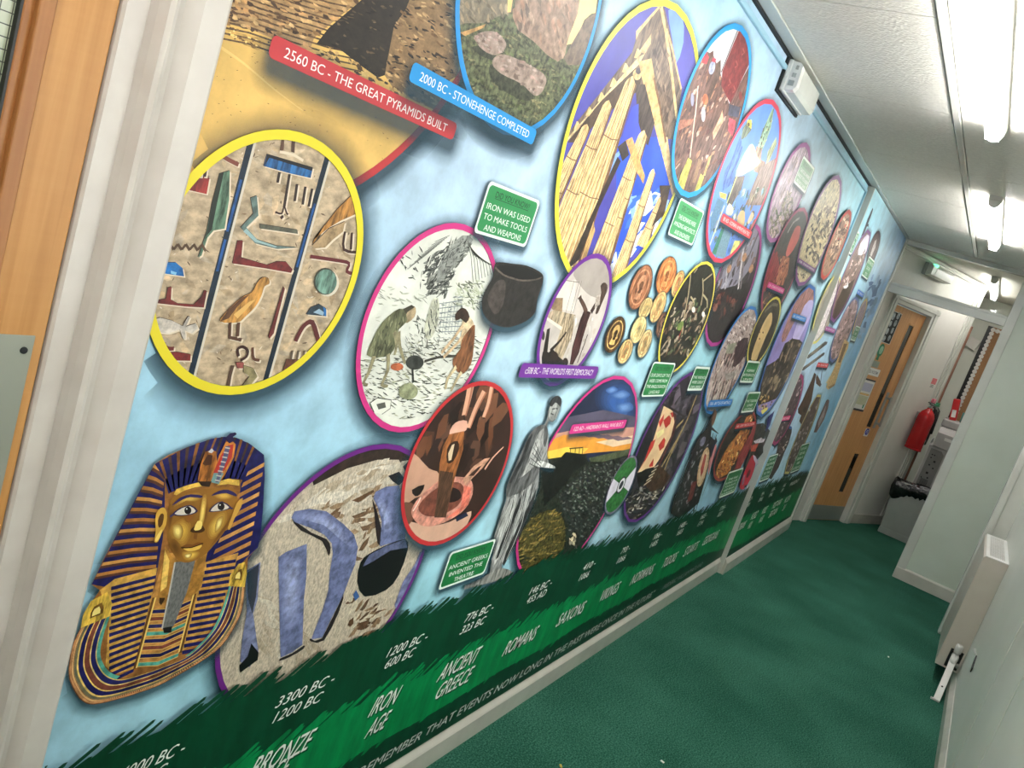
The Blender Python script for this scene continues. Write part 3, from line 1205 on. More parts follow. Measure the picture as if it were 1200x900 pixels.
# ---------- stonehenge
pts = [(532, 6), (534, 45), (540, 85), (546, 108), (632, 149), (655, 124), (680, 84), (696, 40), (701, 14)]
a = picture('stonehenge_picture', 'standing stones at dusk in a blue-rimmed round picture', fit_ellipse(pts), (20, 142, 214), (92, 96, 66), tier=2, mat=FOLI)
a.poly(ST, [(85, -200), (420, -200), (395, 70), (300, 100), (225, 135), (120, 135), (80, 150)], (124, 112, 92), PHOTO)
a.strokes(ST, [(85, -100), (400, -100), (390, 60), (225, 130), (90, 130)], 50, 30, 8, 1.2, [(142, 128, 106), (96, 86, 66), (160, 140, 112)], PHOTO, 0.4, 5, 4)
a.poly(ST, [(370, -10), (402, -20), (388, 70), (368, 72)], (244, 200, 128), SOFT)
big = [(408, 110), (425, -200), (810, -200), (790, 60), (725, 240), (700, 335), (662, 362), (600, 320), (520, 240), (430, 175)]
a.poly(ST, big, (152, 124, 106), PHOTO)
a.strokes(ST, big, 90, 40, 10, 1.35, [(176, 146, 124), (128, 102, 86), (166, 128, 106), (110, 92, 78)], PHOTO, 0.2, 6, 6)
a.poly(ST, [(800, -60), (900, -60), (885, 75), (860, 80), (820, 115), (800, 160), (745, 255), (715, 262), (735, 200), (780, 80)], (252, 214, 146), SOFT)
a.poly(ST, [(745, 255), (800, 160), (830, 110), (880, 80), (905, 60), (900, 210), (800, 380), (720, 380), (700, 340)], (118, 100, 86), PHOTO)
gr = [(85, 210), (300, 110), (430, 170), (600, 320), (720, 380), (800, 380), (700, 600), (530, 740), (160, 520), (100, 380)]
a.strokes(ST, gr, 220, 22, 7, 0.5, [(72, 78, 48), (104, 108, 70), (58, 64, 42), (128, 122, 84), (88, 98, 58)], FOLI, 0.6, 6, 12)
a.poly(ST, [(90, 190), (170, 165), (240, 140), (230, 160), (120, 210)], (196, 150, 92), PHOTO)
for st, sh in (([(178, 225), (205, 192), (270, 180), (320, 200), (360, 250), (350, 290), (300, 322), (245, 305), (200, 268)], [(200, 268), (245, 305), (300, 322), (290, 350), (220, 330), (160, 280)]),
               ([(278, 372), (300, 328), (350, 318), (450, 355), (560, 415), (596, 460), (585, 510), (560, 550), (520, 556), (450, 490), (330, 430)], [(278, 372), (330, 430), (450, 490), (520, 556), (470, 590), (330, 520), (260, 430)])):
    a.poly(ST, sh, (56, 60, 42), FOLI, 3)
    a.poly(ST, st, (160, 138, 126), PHOTO, 3)
    a.strokes(ST, st, 34, 16, 8, 0.5, [(184, 162, 150), (130, 108, 98), (172, 140, 130)], PHOTO, 0.6, 4, 13)
finish(a, 'blue rim')
A_ = lambda p: on_y(p[0], p[1])


def spanx(tl, tr, br, bl, side=0):
    y = PANEL[side][0]
    q = [on_y(p[0], p[1], y) for p in (tl, tr, br, bl)]
    return (q[0].x + q[3].x) / 2, (q[1].x + q[2].x) / 2, (q[2].z + q[3].z) / 2, (q[0].z + q[1].z) / 2


x0, x1, z0, z1 = spanx((325, 43), (531, 142), (528, 163), (321, 71))
banner('red caption banner under the pyramids', '2560 BC - THE GREAT PYRAMIDS BUILT', x0 - 0.012, x1 + 0.008, z0, z1, (188, 54, 60), shadow=0.05)
x0, x1, z0, z1 = spanx((486, 74.5), (627, 150), (622.5, 170), (481, 96))
banner('blue caption banner under the standing stones', '2000 BC - STONEHENGE COMPLETED', x0 - 0.008, x1 + 0.004, z0, z1, (22, 142, 212), tier=7, shadow=0.05)

# ---------- carved hieroglyphs
pts = tp(HA, [(680, 38), (1135, 600), (1095, 340), (950, 150), (560, 70), (330, 200)]) + tp(HB, [(1110, 80), (1000, 330), (860, 500), (620, 660), (430, 705), (250, 640), (130, 500), (50, 370)])
a = picture('hieroglyph_picture', 'carved and painted hieroglyphs in a yellow-rimmed round picture', fit_ellipse(pts), (228, 210, 44), (186, 164, 136), tier=3, mat=STONE, rimw=0.0145, shadow=0.05)
full = tp(HA, [(230, 300), (560, 90), (950, 170), (1130, 600)]) + tp(HB, [(1000, 330), (620, 660), (250, 620), (70, 370)])
a.strokes(PX, full, 150, 9, 4, 0.2, [(194, 174, 148), (178, 156, 128), (200, 174, 140), (182, 164, 142), (170, 146, 116)], STONE, 1.5, 6, 21)
a.strokes(PX, full, 120, 2.5, 0.7, 0.2, [(96, 76, 58), (120, 96, 72), (214, 200, 180)], FLAT, 1.5, 4, 22)
hl = (222, 206, 184)
for off, w_, c_, m_ in ((7, 0.0145, (206, 198, 184), FLAT), (0, 0.0105, (22, 36, 52), PHOTO)):
    for p, q in (((578, 70), (259, 1310)), ((957, 170), (634, 1336))):
        a.line(HA, [(p[0] + off, p[1]), lerp((p[0] + off, p[1]), (q[0] + off, q[1]), 0.5), (q[0] + off, q[1])], w_, c_, m_, keep=True)
    a.k += 1
for p, q in (((520, 300), (450, 560)), ((440, 600), (400, 760)), ((890, 420), (800, 740))):
    a.line(HA, [p, q], 0.0045, (28, 78, 140), PHOTO, keep=True)
a.k += 1


def glyph(t, pts, col, mat=PHOTO, sm=0, off=(7, 7), edge=(58, 40, 30)):
    p = smooth_closed(pts, sm) if sm else pts
    a.poly(t, [(x + off[0], y + off[1]) for x, y in p], hl, FLAT, keep=True)
    a.k += 1
    a.poly(t, [(x - 3, y - 3) for x, y in p], edge, FLAT)
    a.poly(t, p, col, mat)


def cut(t, pts, w=0.006, col=(58, 30, 26), sm=3):
    a.line(t, [(x + 7, y + 7) for x, y in pts], w, hl, FLAT, sm)
    a.line(t, pts, w, col, FLAT, sm)


glyph(HA, [(650, 172), (880, 240), (868, 292), (762, 268), (632, 232)], (40, 98, 156), STREAK)
a.poly(HA, [(650, 172), (880, 240), (874, 256), (662, 190), (640, 225)], (24, 22, 26))
for p, q in (((712, 262), (702, 315)), ((762, 272), (735, 440)), ((800, 322), (788, 408)), ((842, 335), (828, 425)), ((876, 345), (858, 435))):
    cut(HA, [p, q], 0.0052, (50, 34, 30))
cut(HA, [(690, 462), (722, 470), (735, 436), (748, 468), (756, 474)], 0.003)
cut(HA, [(720, 482), (728, 494)], 0.006)
glyph(HA, [(612, 522), (802, 552), (804, 572), (614, 545)], (92, 92, 78))
glyph(HA, [(566, 392), (598, 380), (606, 480), (545, 540), (600, 600), (700, 632), (806, 640), (700, 648), (590, 620), (516, 540), (580, 470)], (96, 116, 112))
a.poly(HA, [(545, 545), (600, 602), (700, 636), (690, 640), (590, 612), (530, 560)], (150, 178, 180))
glyph(HA, [(500, 606), (528, 606), (520, 690), (650, 728), (700, 710), (745, 712), (778, 750), (770, 768), (640, 745), (475, 720)], (112, 34, 34))
glyph(HA, [(462, 254), (458, 400), (436, 545), (380, 555), (350, 590), (320, 680), (302, 690), (345, 560), (372, 420), (410, 270)], (92, 122, 100), STREAK)
a.poly(HA, [(410, 270), (432, 262), (395, 430), (372, 550), (345, 580), (372, 420)], (34, 42, 34))
glyph(HA, [(235, 300), (270, 280), (360, 290), (345, 372), (225, 345)], (138, 42, 38), STREAK)
for x in (318, 342):
    cut(HA, [(x, 232), (x - 8, 285)], 0.005)
cut(HA, [(420, 160), (430, 185), (505, 225)], 0.006, (120, 60, 48))
a.poly(HA, [(720, 100), (735, 95), (732, 150), (712, 160)], (96, 66, 52))
a.poly(HA, [(772, 90), (790, 95), (786, 165), (770, 160)], (70, 48, 40))
a.line(HA, [(712, 160), (780, 175), (830, 205)], 0.004, hl, FLAT, 2)
for i in range(9):
    x = 160 + i * 20
    a.line(HA, [(x, 622 + (i % 2) * 28), (x + 20, 622 + ((i + 1) % 2) * 28 + i)], 0.0038, (96, 72, 54), keep=True)
a.k += 1
glyph(HA, [(118, 768), (125, 735), (150, 715), (190, 715), (225, 745), (232, 785)], (26, 112, 186), PHOTO, 0)
a.poly(HA, [(165, 755), (195, 765), (190, 778), (165, 770)], (130, 190, 226))
glyph(HA, [(1072, 380), (1090, 420), (1100, 470), (1020, 505), (960, 540), (885, 600), (875, 630), (930, 540), (1000, 450)], (176, 122, 58), STREAK)
glyph(HA, [(875, 630), (960, 545), (1040, 510), (1030, 560), (980, 600), (940, 640), (890, 645)], (168, 140, 104), PHOTO)
cut(HA, [(1040, 560), (1035, 650), (1110, 665)], 0.005)
cut(HA, [(1075, 565), (1070, 650)], 0.005)
cut(HA, [(865, 685), (1000, 705), (1060, 720), (1050, 760), (1090, 775)], 0.006, (96, 32, 36))
for t_, c_, rx, ry in ((HA, (945, 812), 58, 68),):
    a.ell(t_, (c_[0] + 7, c_[1] + 6), rx, ry, (214, 206, 188), FLAT)
    a.ell(t_, (c_[0] - 4, c_[1] - 2), rx, ry, (62, 62, 52))
    a.ell(t_, c_, rx - 4, ry - 6, (108, 142, 128), STREAK)
glyph(HB, [(845, 290), (870, 255), (910, 238), (945, 260), (946, 300)], (44, 60, 72))
a.poly(HB, [(880, 280), (910, 262), (935, 280), (930, 296)], (150, 176, 196))
a.poly(HB, [(930, 250), (946, 265), (946, 298), (936, 298)], (36, 108, 176))
# bird
bird = [(412, 325), (450, 270), (520, 205), (570, 180), (600, 130), (625, 105), (655, 108), (660, 135), (635, 150), (620, 195), (590, 250), (540, 300), (500, 330)]
glyph(HB, bird, (190, 136, 66), STREAK, 3)
a.poly(HB, [(412, 325), (450, 270), (520, 205), (560, 190), (500, 250), (455, 310)], (92, 58, 34), PHOTO)
a.poly(HB, [(480, 290), (560, 225), (590, 215), (540, 270), (500, 310)], (222, 176, 102))
for p in ([(462, 330), (460, 405), (520, 418)], [(505, 330), (500, 400)]):
    cut(HB, p, 0.006, (84, 54, 40), 1)
glyph(HB, [(730, 150), (738, 160), (690, 350), (682, 385), (660, 412), (655, 400), (668, 360)], (104, 40, 38))
glyph(HB, [(150, 155), (168, 150), (165, 215), (200, 235), (280, 240), (320, 200), (332, 168), (346, 172), (330, 255), (240, 250), (85, 232), (90, 220), (140, 210)], (110, 36, 34))
glyph(HB, [(65, 320), (110, 305), (170, 320), (225, 348), (250, 300), (262, 300), (240, 350), (290, 335), (302, 360), (270, 385), (235, 370), (240, 410), (225, 412), (210, 365), (150, 385), (80, 375)], (196, 186, 176), PHOTO, 0)
cut(HB, [(110, 435), (150, 460), (180, 460)], 0.006, (110, 44, 42))
glyph(HB, [(140, 480), (200, 478), (265, 490), (262, 522), (165, 520)], (118, 38, 36))
# seated figure
cut(HB, [(505, 500), (500, 465), (525, 452), (550, 470), (545, 500), (515, 520)], 0.005)
cut(HB, [(575, 455), (580, 510), (610, 520)], 0.005, (96, 60, 44))
glyph(HB, [(490, 530), (530, 530), (535, 560), (500, 560)], (150, 78, 72))
cut(HB, [(475, 545), (460, 600), (450, 665)], 0.007, (84, 62, 50))
glyph(HB, [(530, 545), (580, 560), (600, 600), (560, 650), (520, 650), (560, 600), (530, 580)], (140, 128, 92))
cut(HB, [(790, 425), (830, 350), (875, 330), (905, 420)], 0.009, (92, 36, 36))
for x in (775, 805, 835, 865):
    cut(HB, [(x, 470), (x - 8, 515)], 0.005, (96, 80, 66), 1)
glyph(HB, [(745, 515), (860, 520), (800, 570), (720, 605)], (98, 56, 42), STREAK)
finish(a, 'yellow rim')

# ---------- iron age forge engraving
pts = tp(Z6, [(950, 142), (1112, 330), (1100, 640), (462, 800), (520, 520), (640, 300), (780, 190)]) + tp(Z10, [(475, 60), (600, 210), (690, 222), (800, 180)])
a = picture('forge_picture', 'old engraving of people working at a forge in a magenta-rimmed oval', fit_ellipse(pts), (204, 50, 128), (224, 224, 214), tier=2, mat=SOFT)
ink_ = [(70, 72, 68), (104, 106, 100), (46, 48, 46), (140, 142, 134)]
a.strokes(Z6, [(780, 330), (900, 230), (1000, 200), (1000, 260), (930, 350), (880, 480), (800, 480)], 130, 24, 5, -0.8, ink_, FLAT, 0.7, 6, 31)
a.poly(Z6, [(900, 260), (960, 200), (1010, 220), (960, 300), (880, 400), (840, 420), (850, 340)], (150, 152, 146), PHOTO, 2)
a.strokes(Z6, [(780, 330), (900, 230), (1000, 200), (1000, 260), (930, 350), (880, 480), (800, 480)], 260, 12, 2.4, -0.8, ink_, FLAT, 0.9, 6, 37)
for i in range(9):
    a.line(Z6, [(985 + i * 3, 225 + i * 8), (1000 + i * 14, 300 + i * 6), (1010 + i * 14, 420 - i * 6)], 0.0016, (84, 86, 80), keep=True)
    a.line(Z6, [(900 - i * 12, 200 + i * 10), (830 - i * 16, 230 + i * 16)], 0.0014, (120, 122, 116), keep=True)
a.k += 1
a.strokes(Z6, [(930, 430), (1060, 410), (1090, 560), (920, 540)], 120, 14, 3, 0.6, [(170, 176, 146), (120, 126, 104), (192, 196, 172), (96, 100, 88)], FLAT, 0.9, 5, 38)
a.strokes(Z6, [(860, 500), (960, 480), (940, 680), (840, 700)], 70, 10, 2, 0.1, [(150, 158, 160), (110, 116, 116), (186, 190, 188)], FLAT, 0.4, 4, 39)
a.strokes(Z6, [(700, 600), (860, 560), (860, 760), (680, 780)], 90, 14, 2.4, 1.2, [(120, 122, 114), (170, 172, 162), (80, 82, 76)], FLAT, 1.0, 5, 40)
a.strokes(Z6, [(660, 300), (800, 250), (780, 440), (680, 470)], 24, 14, 3, 0.8, ink_, FLAT, 1.2, 3, 32)
a.strokes(Z6, [(560, 430), (800, 480), (760, 560), (540, 620)], 40, 16, 3, 0.3, [(150, 152, 140), (176, 178, 160)], FLAT, 0.6, 3, 33)
for i in range(7):
    a.line(Z6, [(850, 520 + i * 22), (960, 505 + i * 24)], 0.0016, (120, 130, 136), keep=True)
    a.line(Z6, [(870 + i * 14, 510), (850 + i * 14, 660)], 0.0012, (150, 156, 156), keep=True)
a.k += 1
gnd = [(480, 780), (700, 700), (1080, 660), (1020, 860), (900, 980), (700, 1120), (560, 1100), (490, 960)]
a.strokes(Z6, gnd, 520, 14, 2.4, 0.15, [(110, 112, 100), (150, 150, 128), (72, 74, 66), (178, 178, 150), (58, 60, 54)], FLAT, 0.6, 6, 34)
# left figure
a.poly(Z6, [(690, 560), (720, 530), (740, 540), (735, 580), (700, 610), (680, 600)], (168, 148, 116), PHOTO, 2)
a.poly(Z6, [(680, 545), (720, 525), (735, 535), (700, 560), (690, 580)], (62, 58, 46))
a.poly(Z6, [(540, 680), (580, 610), (640, 555), (680, 545), (700, 600), (660, 640), (650, 700), (620, 760), (560, 770), (510, 760)], (102, 104, 76), STREAK, 2)
a.strokes(Z6, [(540, 680), (640, 560), (690, 600), (620, 750), (520, 760)], 40, 12, 3, 1.8, [(64, 66, 48), (140, 140, 108)], FLAT, 0.4, 4, 35)
for p in ([(545, 765), (520, 840), (495, 890), (515, 900)], [(610, 755), (610, 830), (580, 900), (610, 905)], [(660, 650), (665, 720), (690, 800)], [(640, 650), (650, 710), (640, 760)]):
    a.line(Z6, p, 0.010, (150, 142, 110), PHOTO, 2, 0.006)
# middle figure and cauldron
a.poly(Z6, [(820, 500), (845, 495), (850, 560), (835, 640), (800, 690), (780, 640), (800, 560)], (196, 196, 176), PHOTO, 2)
a.strokes(Z6, [(820, 500), (850, 500), (840, 640), (790, 680)], 26, 14, 2.5, 1.5, ink_, FLAT, 0.4, 3, 36)
a.ell(Z6, (735, 795), 42, 34, (56, 58, 54), PHOTO)
a.line(Z6, [(725, 820), (728, 890)], 0.005, (40, 40, 38))
a.ell(Z6, (652, 815), 30, 18, (178, 96, 62), PHOTO)
a.line(Z6, [(780, 790), (850, 770), (930, 765)], 0.006, (66, 64, 58), FLAT, 2)
# right figure
a.poly(Z6, [(960, 590), (990, 580), (1015, 620), (1015, 690), (990, 720), (950, 720), (955, 650)], (222, 196, 160), PHOTO, 2)
for p in ([(960, 620), (920, 680), (860, 750)], [(975, 640), (940, 700), (870, 770)]):
    a.line(Z6, p, 0.009, (206, 178, 142), PHOTO, 2)
a.poly(Z6, [(990, 640), (1018, 620), (1012, 720), (1000, 800), (960, 850), (920, 820), (915, 780), (950, 730), (955, 690)], (128, 82, 52), STREAK, 2)
a.poly(Z6, [(925, 570), (950, 542), (975, 545), (992, 580), (975, 610), (950, 590), (930, 600)], (60, 42, 32), PHOTO, 2)
for p in ([(930, 815), (890, 870), (880, 920)], [(955, 840), (930, 880), (905, 930)]):
    a.line(Z6, p, 0.012, (196, 178, 140), PHOTO, 2, 0.007)
a.poly(Z10, [(525, 85), (560, 60), (625, 70), (620, 110), (570, 145), (545, 130)], (230, 230, 218))
a.line(Z10, [(525, 85), (560, 60), (625, 70), (620, 110), (570, 145), (545, 130), (525, 85)], 0.002, (60, 62, 56))
a.poly(Z10, [(555, 90), (595, 80), (600, 105), (565, 115)], (90, 92, 84))
a.ell(Z10, (705, 30), 45, 38, (150, 154, 120), PHOTO)
a.poly(Z10, [(520, 120), (680, 165), (820, 130), (900, 60), (760, 210), (640, 205)], (228, 228, 216), SOFT)
finish(a, 'magenta rim')

# ---------- black clay pot (cut-out)
a = Art('clay_pot_picture', MURAL[0], 0, 3, 'cut-out picture of a black clay pot')
pot = tp(Z6, [(1110, 335), (1140, 326)]) + tp(Z7, [(-10, 332), (60, 342), (120, 370), (138, 395), (130, 440), (110, 500), (100, 560), (60, 600), (0, 625)]) + tp(Z6, [(1150, 630), (1090, 605), (1055, 560), (1050, 500), (1075, 440), (1100, 395)])
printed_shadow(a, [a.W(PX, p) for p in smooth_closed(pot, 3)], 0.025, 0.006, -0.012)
a.poly(PX, pot, (44, 40, 38), PHOTO, 3)
a.poly(PX, tp(Z6, [(1120, 345), (1190, 340)]) + tp(Z7, [(60, 352), (125, 385), (128, 400), (60, 410), (0, 400)]) + tp(Z6, [(1150, 380)]), (22, 20, 20), FLAT, 3)
a.line(PX, tp(Z6, [(1112, 350), (1150, 385), (1200, 403)]) + tp(Z7, [(40, 412), (100, 408), (132, 396)]), 0.004, (96, 86, 78), PHOTO, 2)
a.poly(PX, tp(Z6, [(1075, 500), (1100, 440), (1130, 410), (1160, 420), (1150, 520), (1110, 570)]), (72, 64, 60), PHOTO, 3)
finish(a)

# ---------- bronze tools on sackcloth
pts = tp(Z10, [(600, 275), (450, 300), (200, 470), (20, 690), (785, 770), (735, 330)]) + tp(MB, [(866, 560), (945, 780)]) + tp(Z14, [(735, 0), (640, 180), (560, 285)])
a = picture('bronze_tools_picture', 'old blue-grey metal tools on sackcloth in a purple-rimmed oval', fit_ellipse(pts), (106, 34, 128), (194, 180, 160), tier=1, mat=WEAVE, rimw=0.011)
a.poly(Z10, [(250, 430), (420, 320), (600, 280), (760, 330), (700, 420), (660, 350), (560, 350), (420, 390), (260, 470)], (52, 38, 32), PHOTO)
a.strokes(Z10, [(40, 700), (240, 520), (560, 360), (680, 380), (650, 480), (480, 540), (240, 580)], 60, 50, 12, -0.5, [(214, 204, 188), (176, 158, 134), (202, 190, 172)], WEAVE, 0.3, 5, 41)
a.strokes(Z10, [(300, 560), (560, 470), (560, 760), (480, 900), (420, 700)], 50, 36, 10, -0.6, [(150, 124, 96), (206, 194, 176), (118, 92, 70)], WEAVE, 0.7, 5, 42)
a.poly(Z10, [(440, 540), (540, 490), (545, 500), (470, 550)], (110, 80, 56), PHOTO)
a.strokes(Z14, [(0, 60), (300, 330), (200, 400), (20, 480)], 40, 40, 10, 0.9, [(208, 198, 180), (180, 164, 142)], WEAVE, 0.6, 5, 43)
a.strokes(Z14, [(430, 100), (640, 130), (540, 270), (440, 260), (420, 180)], 50, 30, 9, -0.7, [(140, 112, 84), (206, 194, 172), (96, 70, 50)], WEAVE, 0.4, 5, 44)
blu, blu_h, blu_d = (108, 116, 156), (150, 158, 196), (34, 36, 52)
def tool(parts, dark_, light):
    for t, p in dark_:
        a.poly(t, p, (40, 32, 34), FLAT, 2)
    for t, p in parts:
        a.poly(t, p, blu, PHOTO)
    for t, p in light:
        a.soft(t, p, blu, blu_h, 5, PHOTO, 2)
# sickle: broad curved blade
tool([(PX, tp(Z10, [(155, 620), (170, 590), (240, 578), (320, 590), (400, 650), (450, 700), (468, 760), (455, 840), (430, 900)]) + tp(Z14, [(400, 80), (350, 180), (300, 282), (250, 290), (262, 255), (300, 160), (330, 60)]) + tp(Z10, [(335, 880), (350, 790), (345, 740), (310, 700), (250, 670), (170, 640)]))],
     [(PX, tp(Z10, [(160, 628), (250, 690), (320, 720), (340, 760), (330, 800), (300, 730), (200, 680)])), (PX, tp(Z14, [(245, 285), (300, 285), (400, 80), (380, 160), (310, 295), (250, 300)]))],
     [(PX, tp(Z10, [(190, 600), (260, 590), (340, 620), (420, 700), (440, 760), (380, 720), (300, 650), (200, 625)]))])
# flat chisel
tool([(PX, tp(Z10, [(95, 805), (130, 780), (228, 742), (226, 900)]) + tp(Z14, [(215, 100), (208, 315), (160, 350), (105, 375), (98, 100)]))],
     [(PX, tp(Z14, [(105, 378), (160, 355), (215, 318), (212, 335), (150, 372), (102, 390)]))],
     [(PX, tp(Z10, [(120, 810), (200, 770), (200, 900)]) + tp(Z14, [(190, 200), (120, 240), (110, 60)]))])
# socketed axe head
a.poly(Z10, [(610, 425), (660, 405), (690, 440), (660, 470), (630, 450)], (30, 28, 34), FLAT)
tool([(Z10, [(540, 530), (550, 500), (600, 475), (660, 470), (690, 560), (690, 720), (570, 755), (580, 640), (560, 570)])],
     [(Z10, [(535, 535), (560, 600), (590, 740), (560, 740), (545, 600)])],
     [(Z10, [(545, 525), (580, 530), (620, 590), (630, 680), (590, 700), (585, 620)])])
a.poly(PX, tp(Z10, [(480, 830), (520, 790), (600, 750), (690, 720), (702, 770), (660, 890), (600, 960), (500, 990), (465, 920)]), (16, 16, 18), FLAT, 2)
a.poly(PX, tp(Z10, [(490, 850), (520, 795), (600, 752), (690, 722), (700, 760), (620, 775), (530, 830)]), (96, 102, 136), PHOTO)
a.poly(PX, tp(Z14, [(445, 80), (460, 60), (475, 90), (455, 110)]), (60, 96, 150))
a.poly(PX, tp(Z14, [(640, 130), (680, 20), (735, -60), (760, -120), (790, -110), (740, 0), (690, 100), (650, 160)]), (120, 124, 164), PHOTO)
# small tweezers-like tool beside the mask
a.poly(MB, [(1040, 80), (1120, 30), (1105, 230), (1080, 310), (1110, 520), (1060, 600), (1010, 570), (1020, 450), (1045, 300)], (116, 122, 156), PHOTO)
a.poly(MB, [(1045, 90), (1112, 40), (1095, 220), (1075, 310), (1050, 220)], (50, 52, 64), FLAT)
a.poly(MB, [(1005, 590), (1050, 540), (1070, 470), (1110, 520), (1105, 560), (1010, 630)], (12, 12, 14), FLAT)
finish(a, 'purple rim')

# ---------- flint and wooden axe
pts = [(547, 445), (572, 446), (594, 478), (593, 535), (576, 580), (535, 622), (497, 637), (471, 615), (465, 590), (479, 535), (510, 480)]
a = picture('flint_axe_picture', 'hand holding a wooden tool over a bowl in a red-rimmed oval', fit_ellipse(pts), (190, 48, 52), (54, 34, 28), tier=3, mat=SOFT, rimw=0.011)
a.strokes(Z10, [(760, 300), (960, 60), (1150, 60), (1120, 300), (980, 420)], 40, 60, 22, 1.9, [(84, 54, 40), (40, 24, 20), (112, 70, 48)], SOFT, 0.3, 5, 51)
a.poly(Z10, [(680, 330), (730, 320), (800, 390), (850, 420), (850, 560), (760, 520), (690, 560), (650, 560)], (198, 152, 128), SOFT, 3)
a.poly(Z10, [(640, 640), (720, 640), (800, 660), (900, 640), (1000, 590), (960, 680), (860, 740), (760, 750), (690, 720)], (214, 170, 146), SOFT, 3)
a.poly(Z10, [(665, 560), (720, 550), (740, 600), (700, 660), (660, 640)], (120, 78, 62), SOFT, 2)
# bowl
a.poly(Z10, [(720, 580), (760, 520), (860, 440), (950, 430), (1000, 450), (1005, 510), (970, 580), (900, 630), (820, 660), (760, 655), (725, 620)], (206, 140, 122), PHOTO, 3)
a.poly(Z10, [(750, 570), (800, 510), (880, 460), (950, 460), (965, 510), (930, 570), (850, 610), (780, 610)], (126, 70, 56), PHOTO, 3)
a.poly(Z10, [(890, 480), (940, 490), (950, 530), (900, 550), (870, 520)], (40, 26, 24), FLAT, 3)
a.poly(Z10, [(965, 470), (1000, 480), (985, 560), (930, 610), (880, 625), (950, 570)], (226, 120, 100), PHOTO)
a.line(Z10, [(725, 590), (745, 560), (762, 525)], 0.004, (240, 220, 206))
a.poly(Z10, [(720, 490), (780, 465), (760, 510), (735, 520)], (30, 20, 18), FLAT, 2)
# fingers
for p, w in (([(1000, -20), (985, 60), (965, 140)], 0.028), ([(1060, 30), (1020, 110), (985, 200)], 0.024), ([(1100, -20), (1080, 80), (1055, 150)], 0.018)):
    a.line(Z10, p, w, (222, 168, 138), SOFT, 4, w * 0.7)
    a.line(Z10, [(x + 7, y + 4) for x, y in p], w * 0.3, (178, 112, 86), SOFT, 4, w * 0.2)
a.poly(Z10, [(895, 230), (910, 190), (940, 168), (978, 168), (975, 210), (935, 230)], (226, 172, 150), SOFT, 2)
# wooden haft with a slot
a.poly(Z10, [(895, 230), (965, 215), (960, 300), (930, 400), (905, 500), (880, 620), (825, 620), (840, 500), (850, 370), (865, 290)], (152, 92, 50), STREAK)
a.poly(Z10, [(850, 400), (915, 410), (905, 500), (880, 620), (825, 620), (840, 500)], (88, 60, 44), STREAK)
a.poly(Z10, [(885, 300), (905, 270), (935, 262), (940, 300), (915, 355), (885, 365)], (56, 34, 24), FLAT, 2)
a.poly(Z10, [(890, 320), (908, 280), (920, 275), (905, 350), (892, 355)], (222, 196, 160), FLAT)
a.poly(Z10, [(960, 440), (1010, 380), (1060, 345), (1088, 340), (1050, 390), (1000, 440), (970, 470)], (198, 148, 122), PHOTO)
a.poly(Z10, [(985, 425), (1030, 385), (1050, 375), (1010, 425)], (60, 36, 30), FLAT)
a.line(Z10, [(1062, 395), (1100, 340), (1150, 290)], 0.008, (230, 176, 150), SOFT, 2, 0.004)
a.poly(Z10, [(925, 620), (975, 595), (985, 612), (930, 640)], (36, 40, 62), FLAT)
finish(a, 'red rim')

# ---------- golden funeral mask (cut-out)
a = Art('golden_mask_picture', MURAL[0], 0, 4, 'cut-out picture of a golden face mask with a blue and gold striped headcloth')
mb = lambda P: tp(MB, P)
outline = tp(MA, [(545, 238), (620, 190), (720, 148), (850, 103), (920, 92), (990, 98), (1060, 130), (1110, 180), (1137, 190), (1141, 300), (1132, 480), (1120, 620), (1105, 690), (1050, 745)]) + mb([(1048, 60), (1035, 165), (1025, 260), (985, 370), (880, 510), (640, 660), (480, 730), (240, 795), (150, 775), (95, 690), (80, 610), (100, 480), (145, 385), (165, 300), (250, 180), (205, 150)]) + tp(MA, [(270, 750), (350, 600), (450, 410)])
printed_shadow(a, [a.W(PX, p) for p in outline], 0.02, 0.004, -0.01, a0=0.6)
GOLD, GOLD_L, GOLD_D, NAVY = (190, 138, 58), (238, 204, 108), (104, 66, 28), (26, 24, 84)
a.poly(PX, outline, (150, 98, 46), PHOTO)
# headcloth, left wing
a.poly(MA, [(545, 238), (600, 330), (600, 470), (590, 640), (545, 900), (300, 905), (205, 888), (350, 600), (450, 410)], NAVY, PHOTO)
for i in range(11):
    t_ = i / 11
    l0, l1 = lerp((545, 238), (205, 888), t_), lerp((545, 238), (205, 888), t_ + 0.045)
    r0, r1 = lerp((600, 290), (550, 830), t_), lerp((600, 290), (550, 830), t_ + 0.05)
    a.poly(MA, [l0, lerp(l0, r0, 0.5)[:1] + (lerp(l0, r0, 0.5)[1] - 6,), r0, r1, lerp(l1, r1, 0.5)[:1] + (lerp(l1, r1, 0.5)[1] - 6,), l1], (176, 118, 58) if i % 3 else (206, 148, 78), BRUSH, keep=True)
a.k += 1
for i in range(11):
    t_ = i / 11
    l1, r1 = lerp((545, 238), (205, 888), t_ + 0.040), lerp((600, 290), (550, 830), t_ + 0.046)
    a.line(MA, [l1, (lerp(l1, r1, 0.5)[0], lerp(l1, r1, 0.5)[1] - 6), r1], 0.0045, (86, 50, 36), BRUSH, keep=True)
a.k += 1
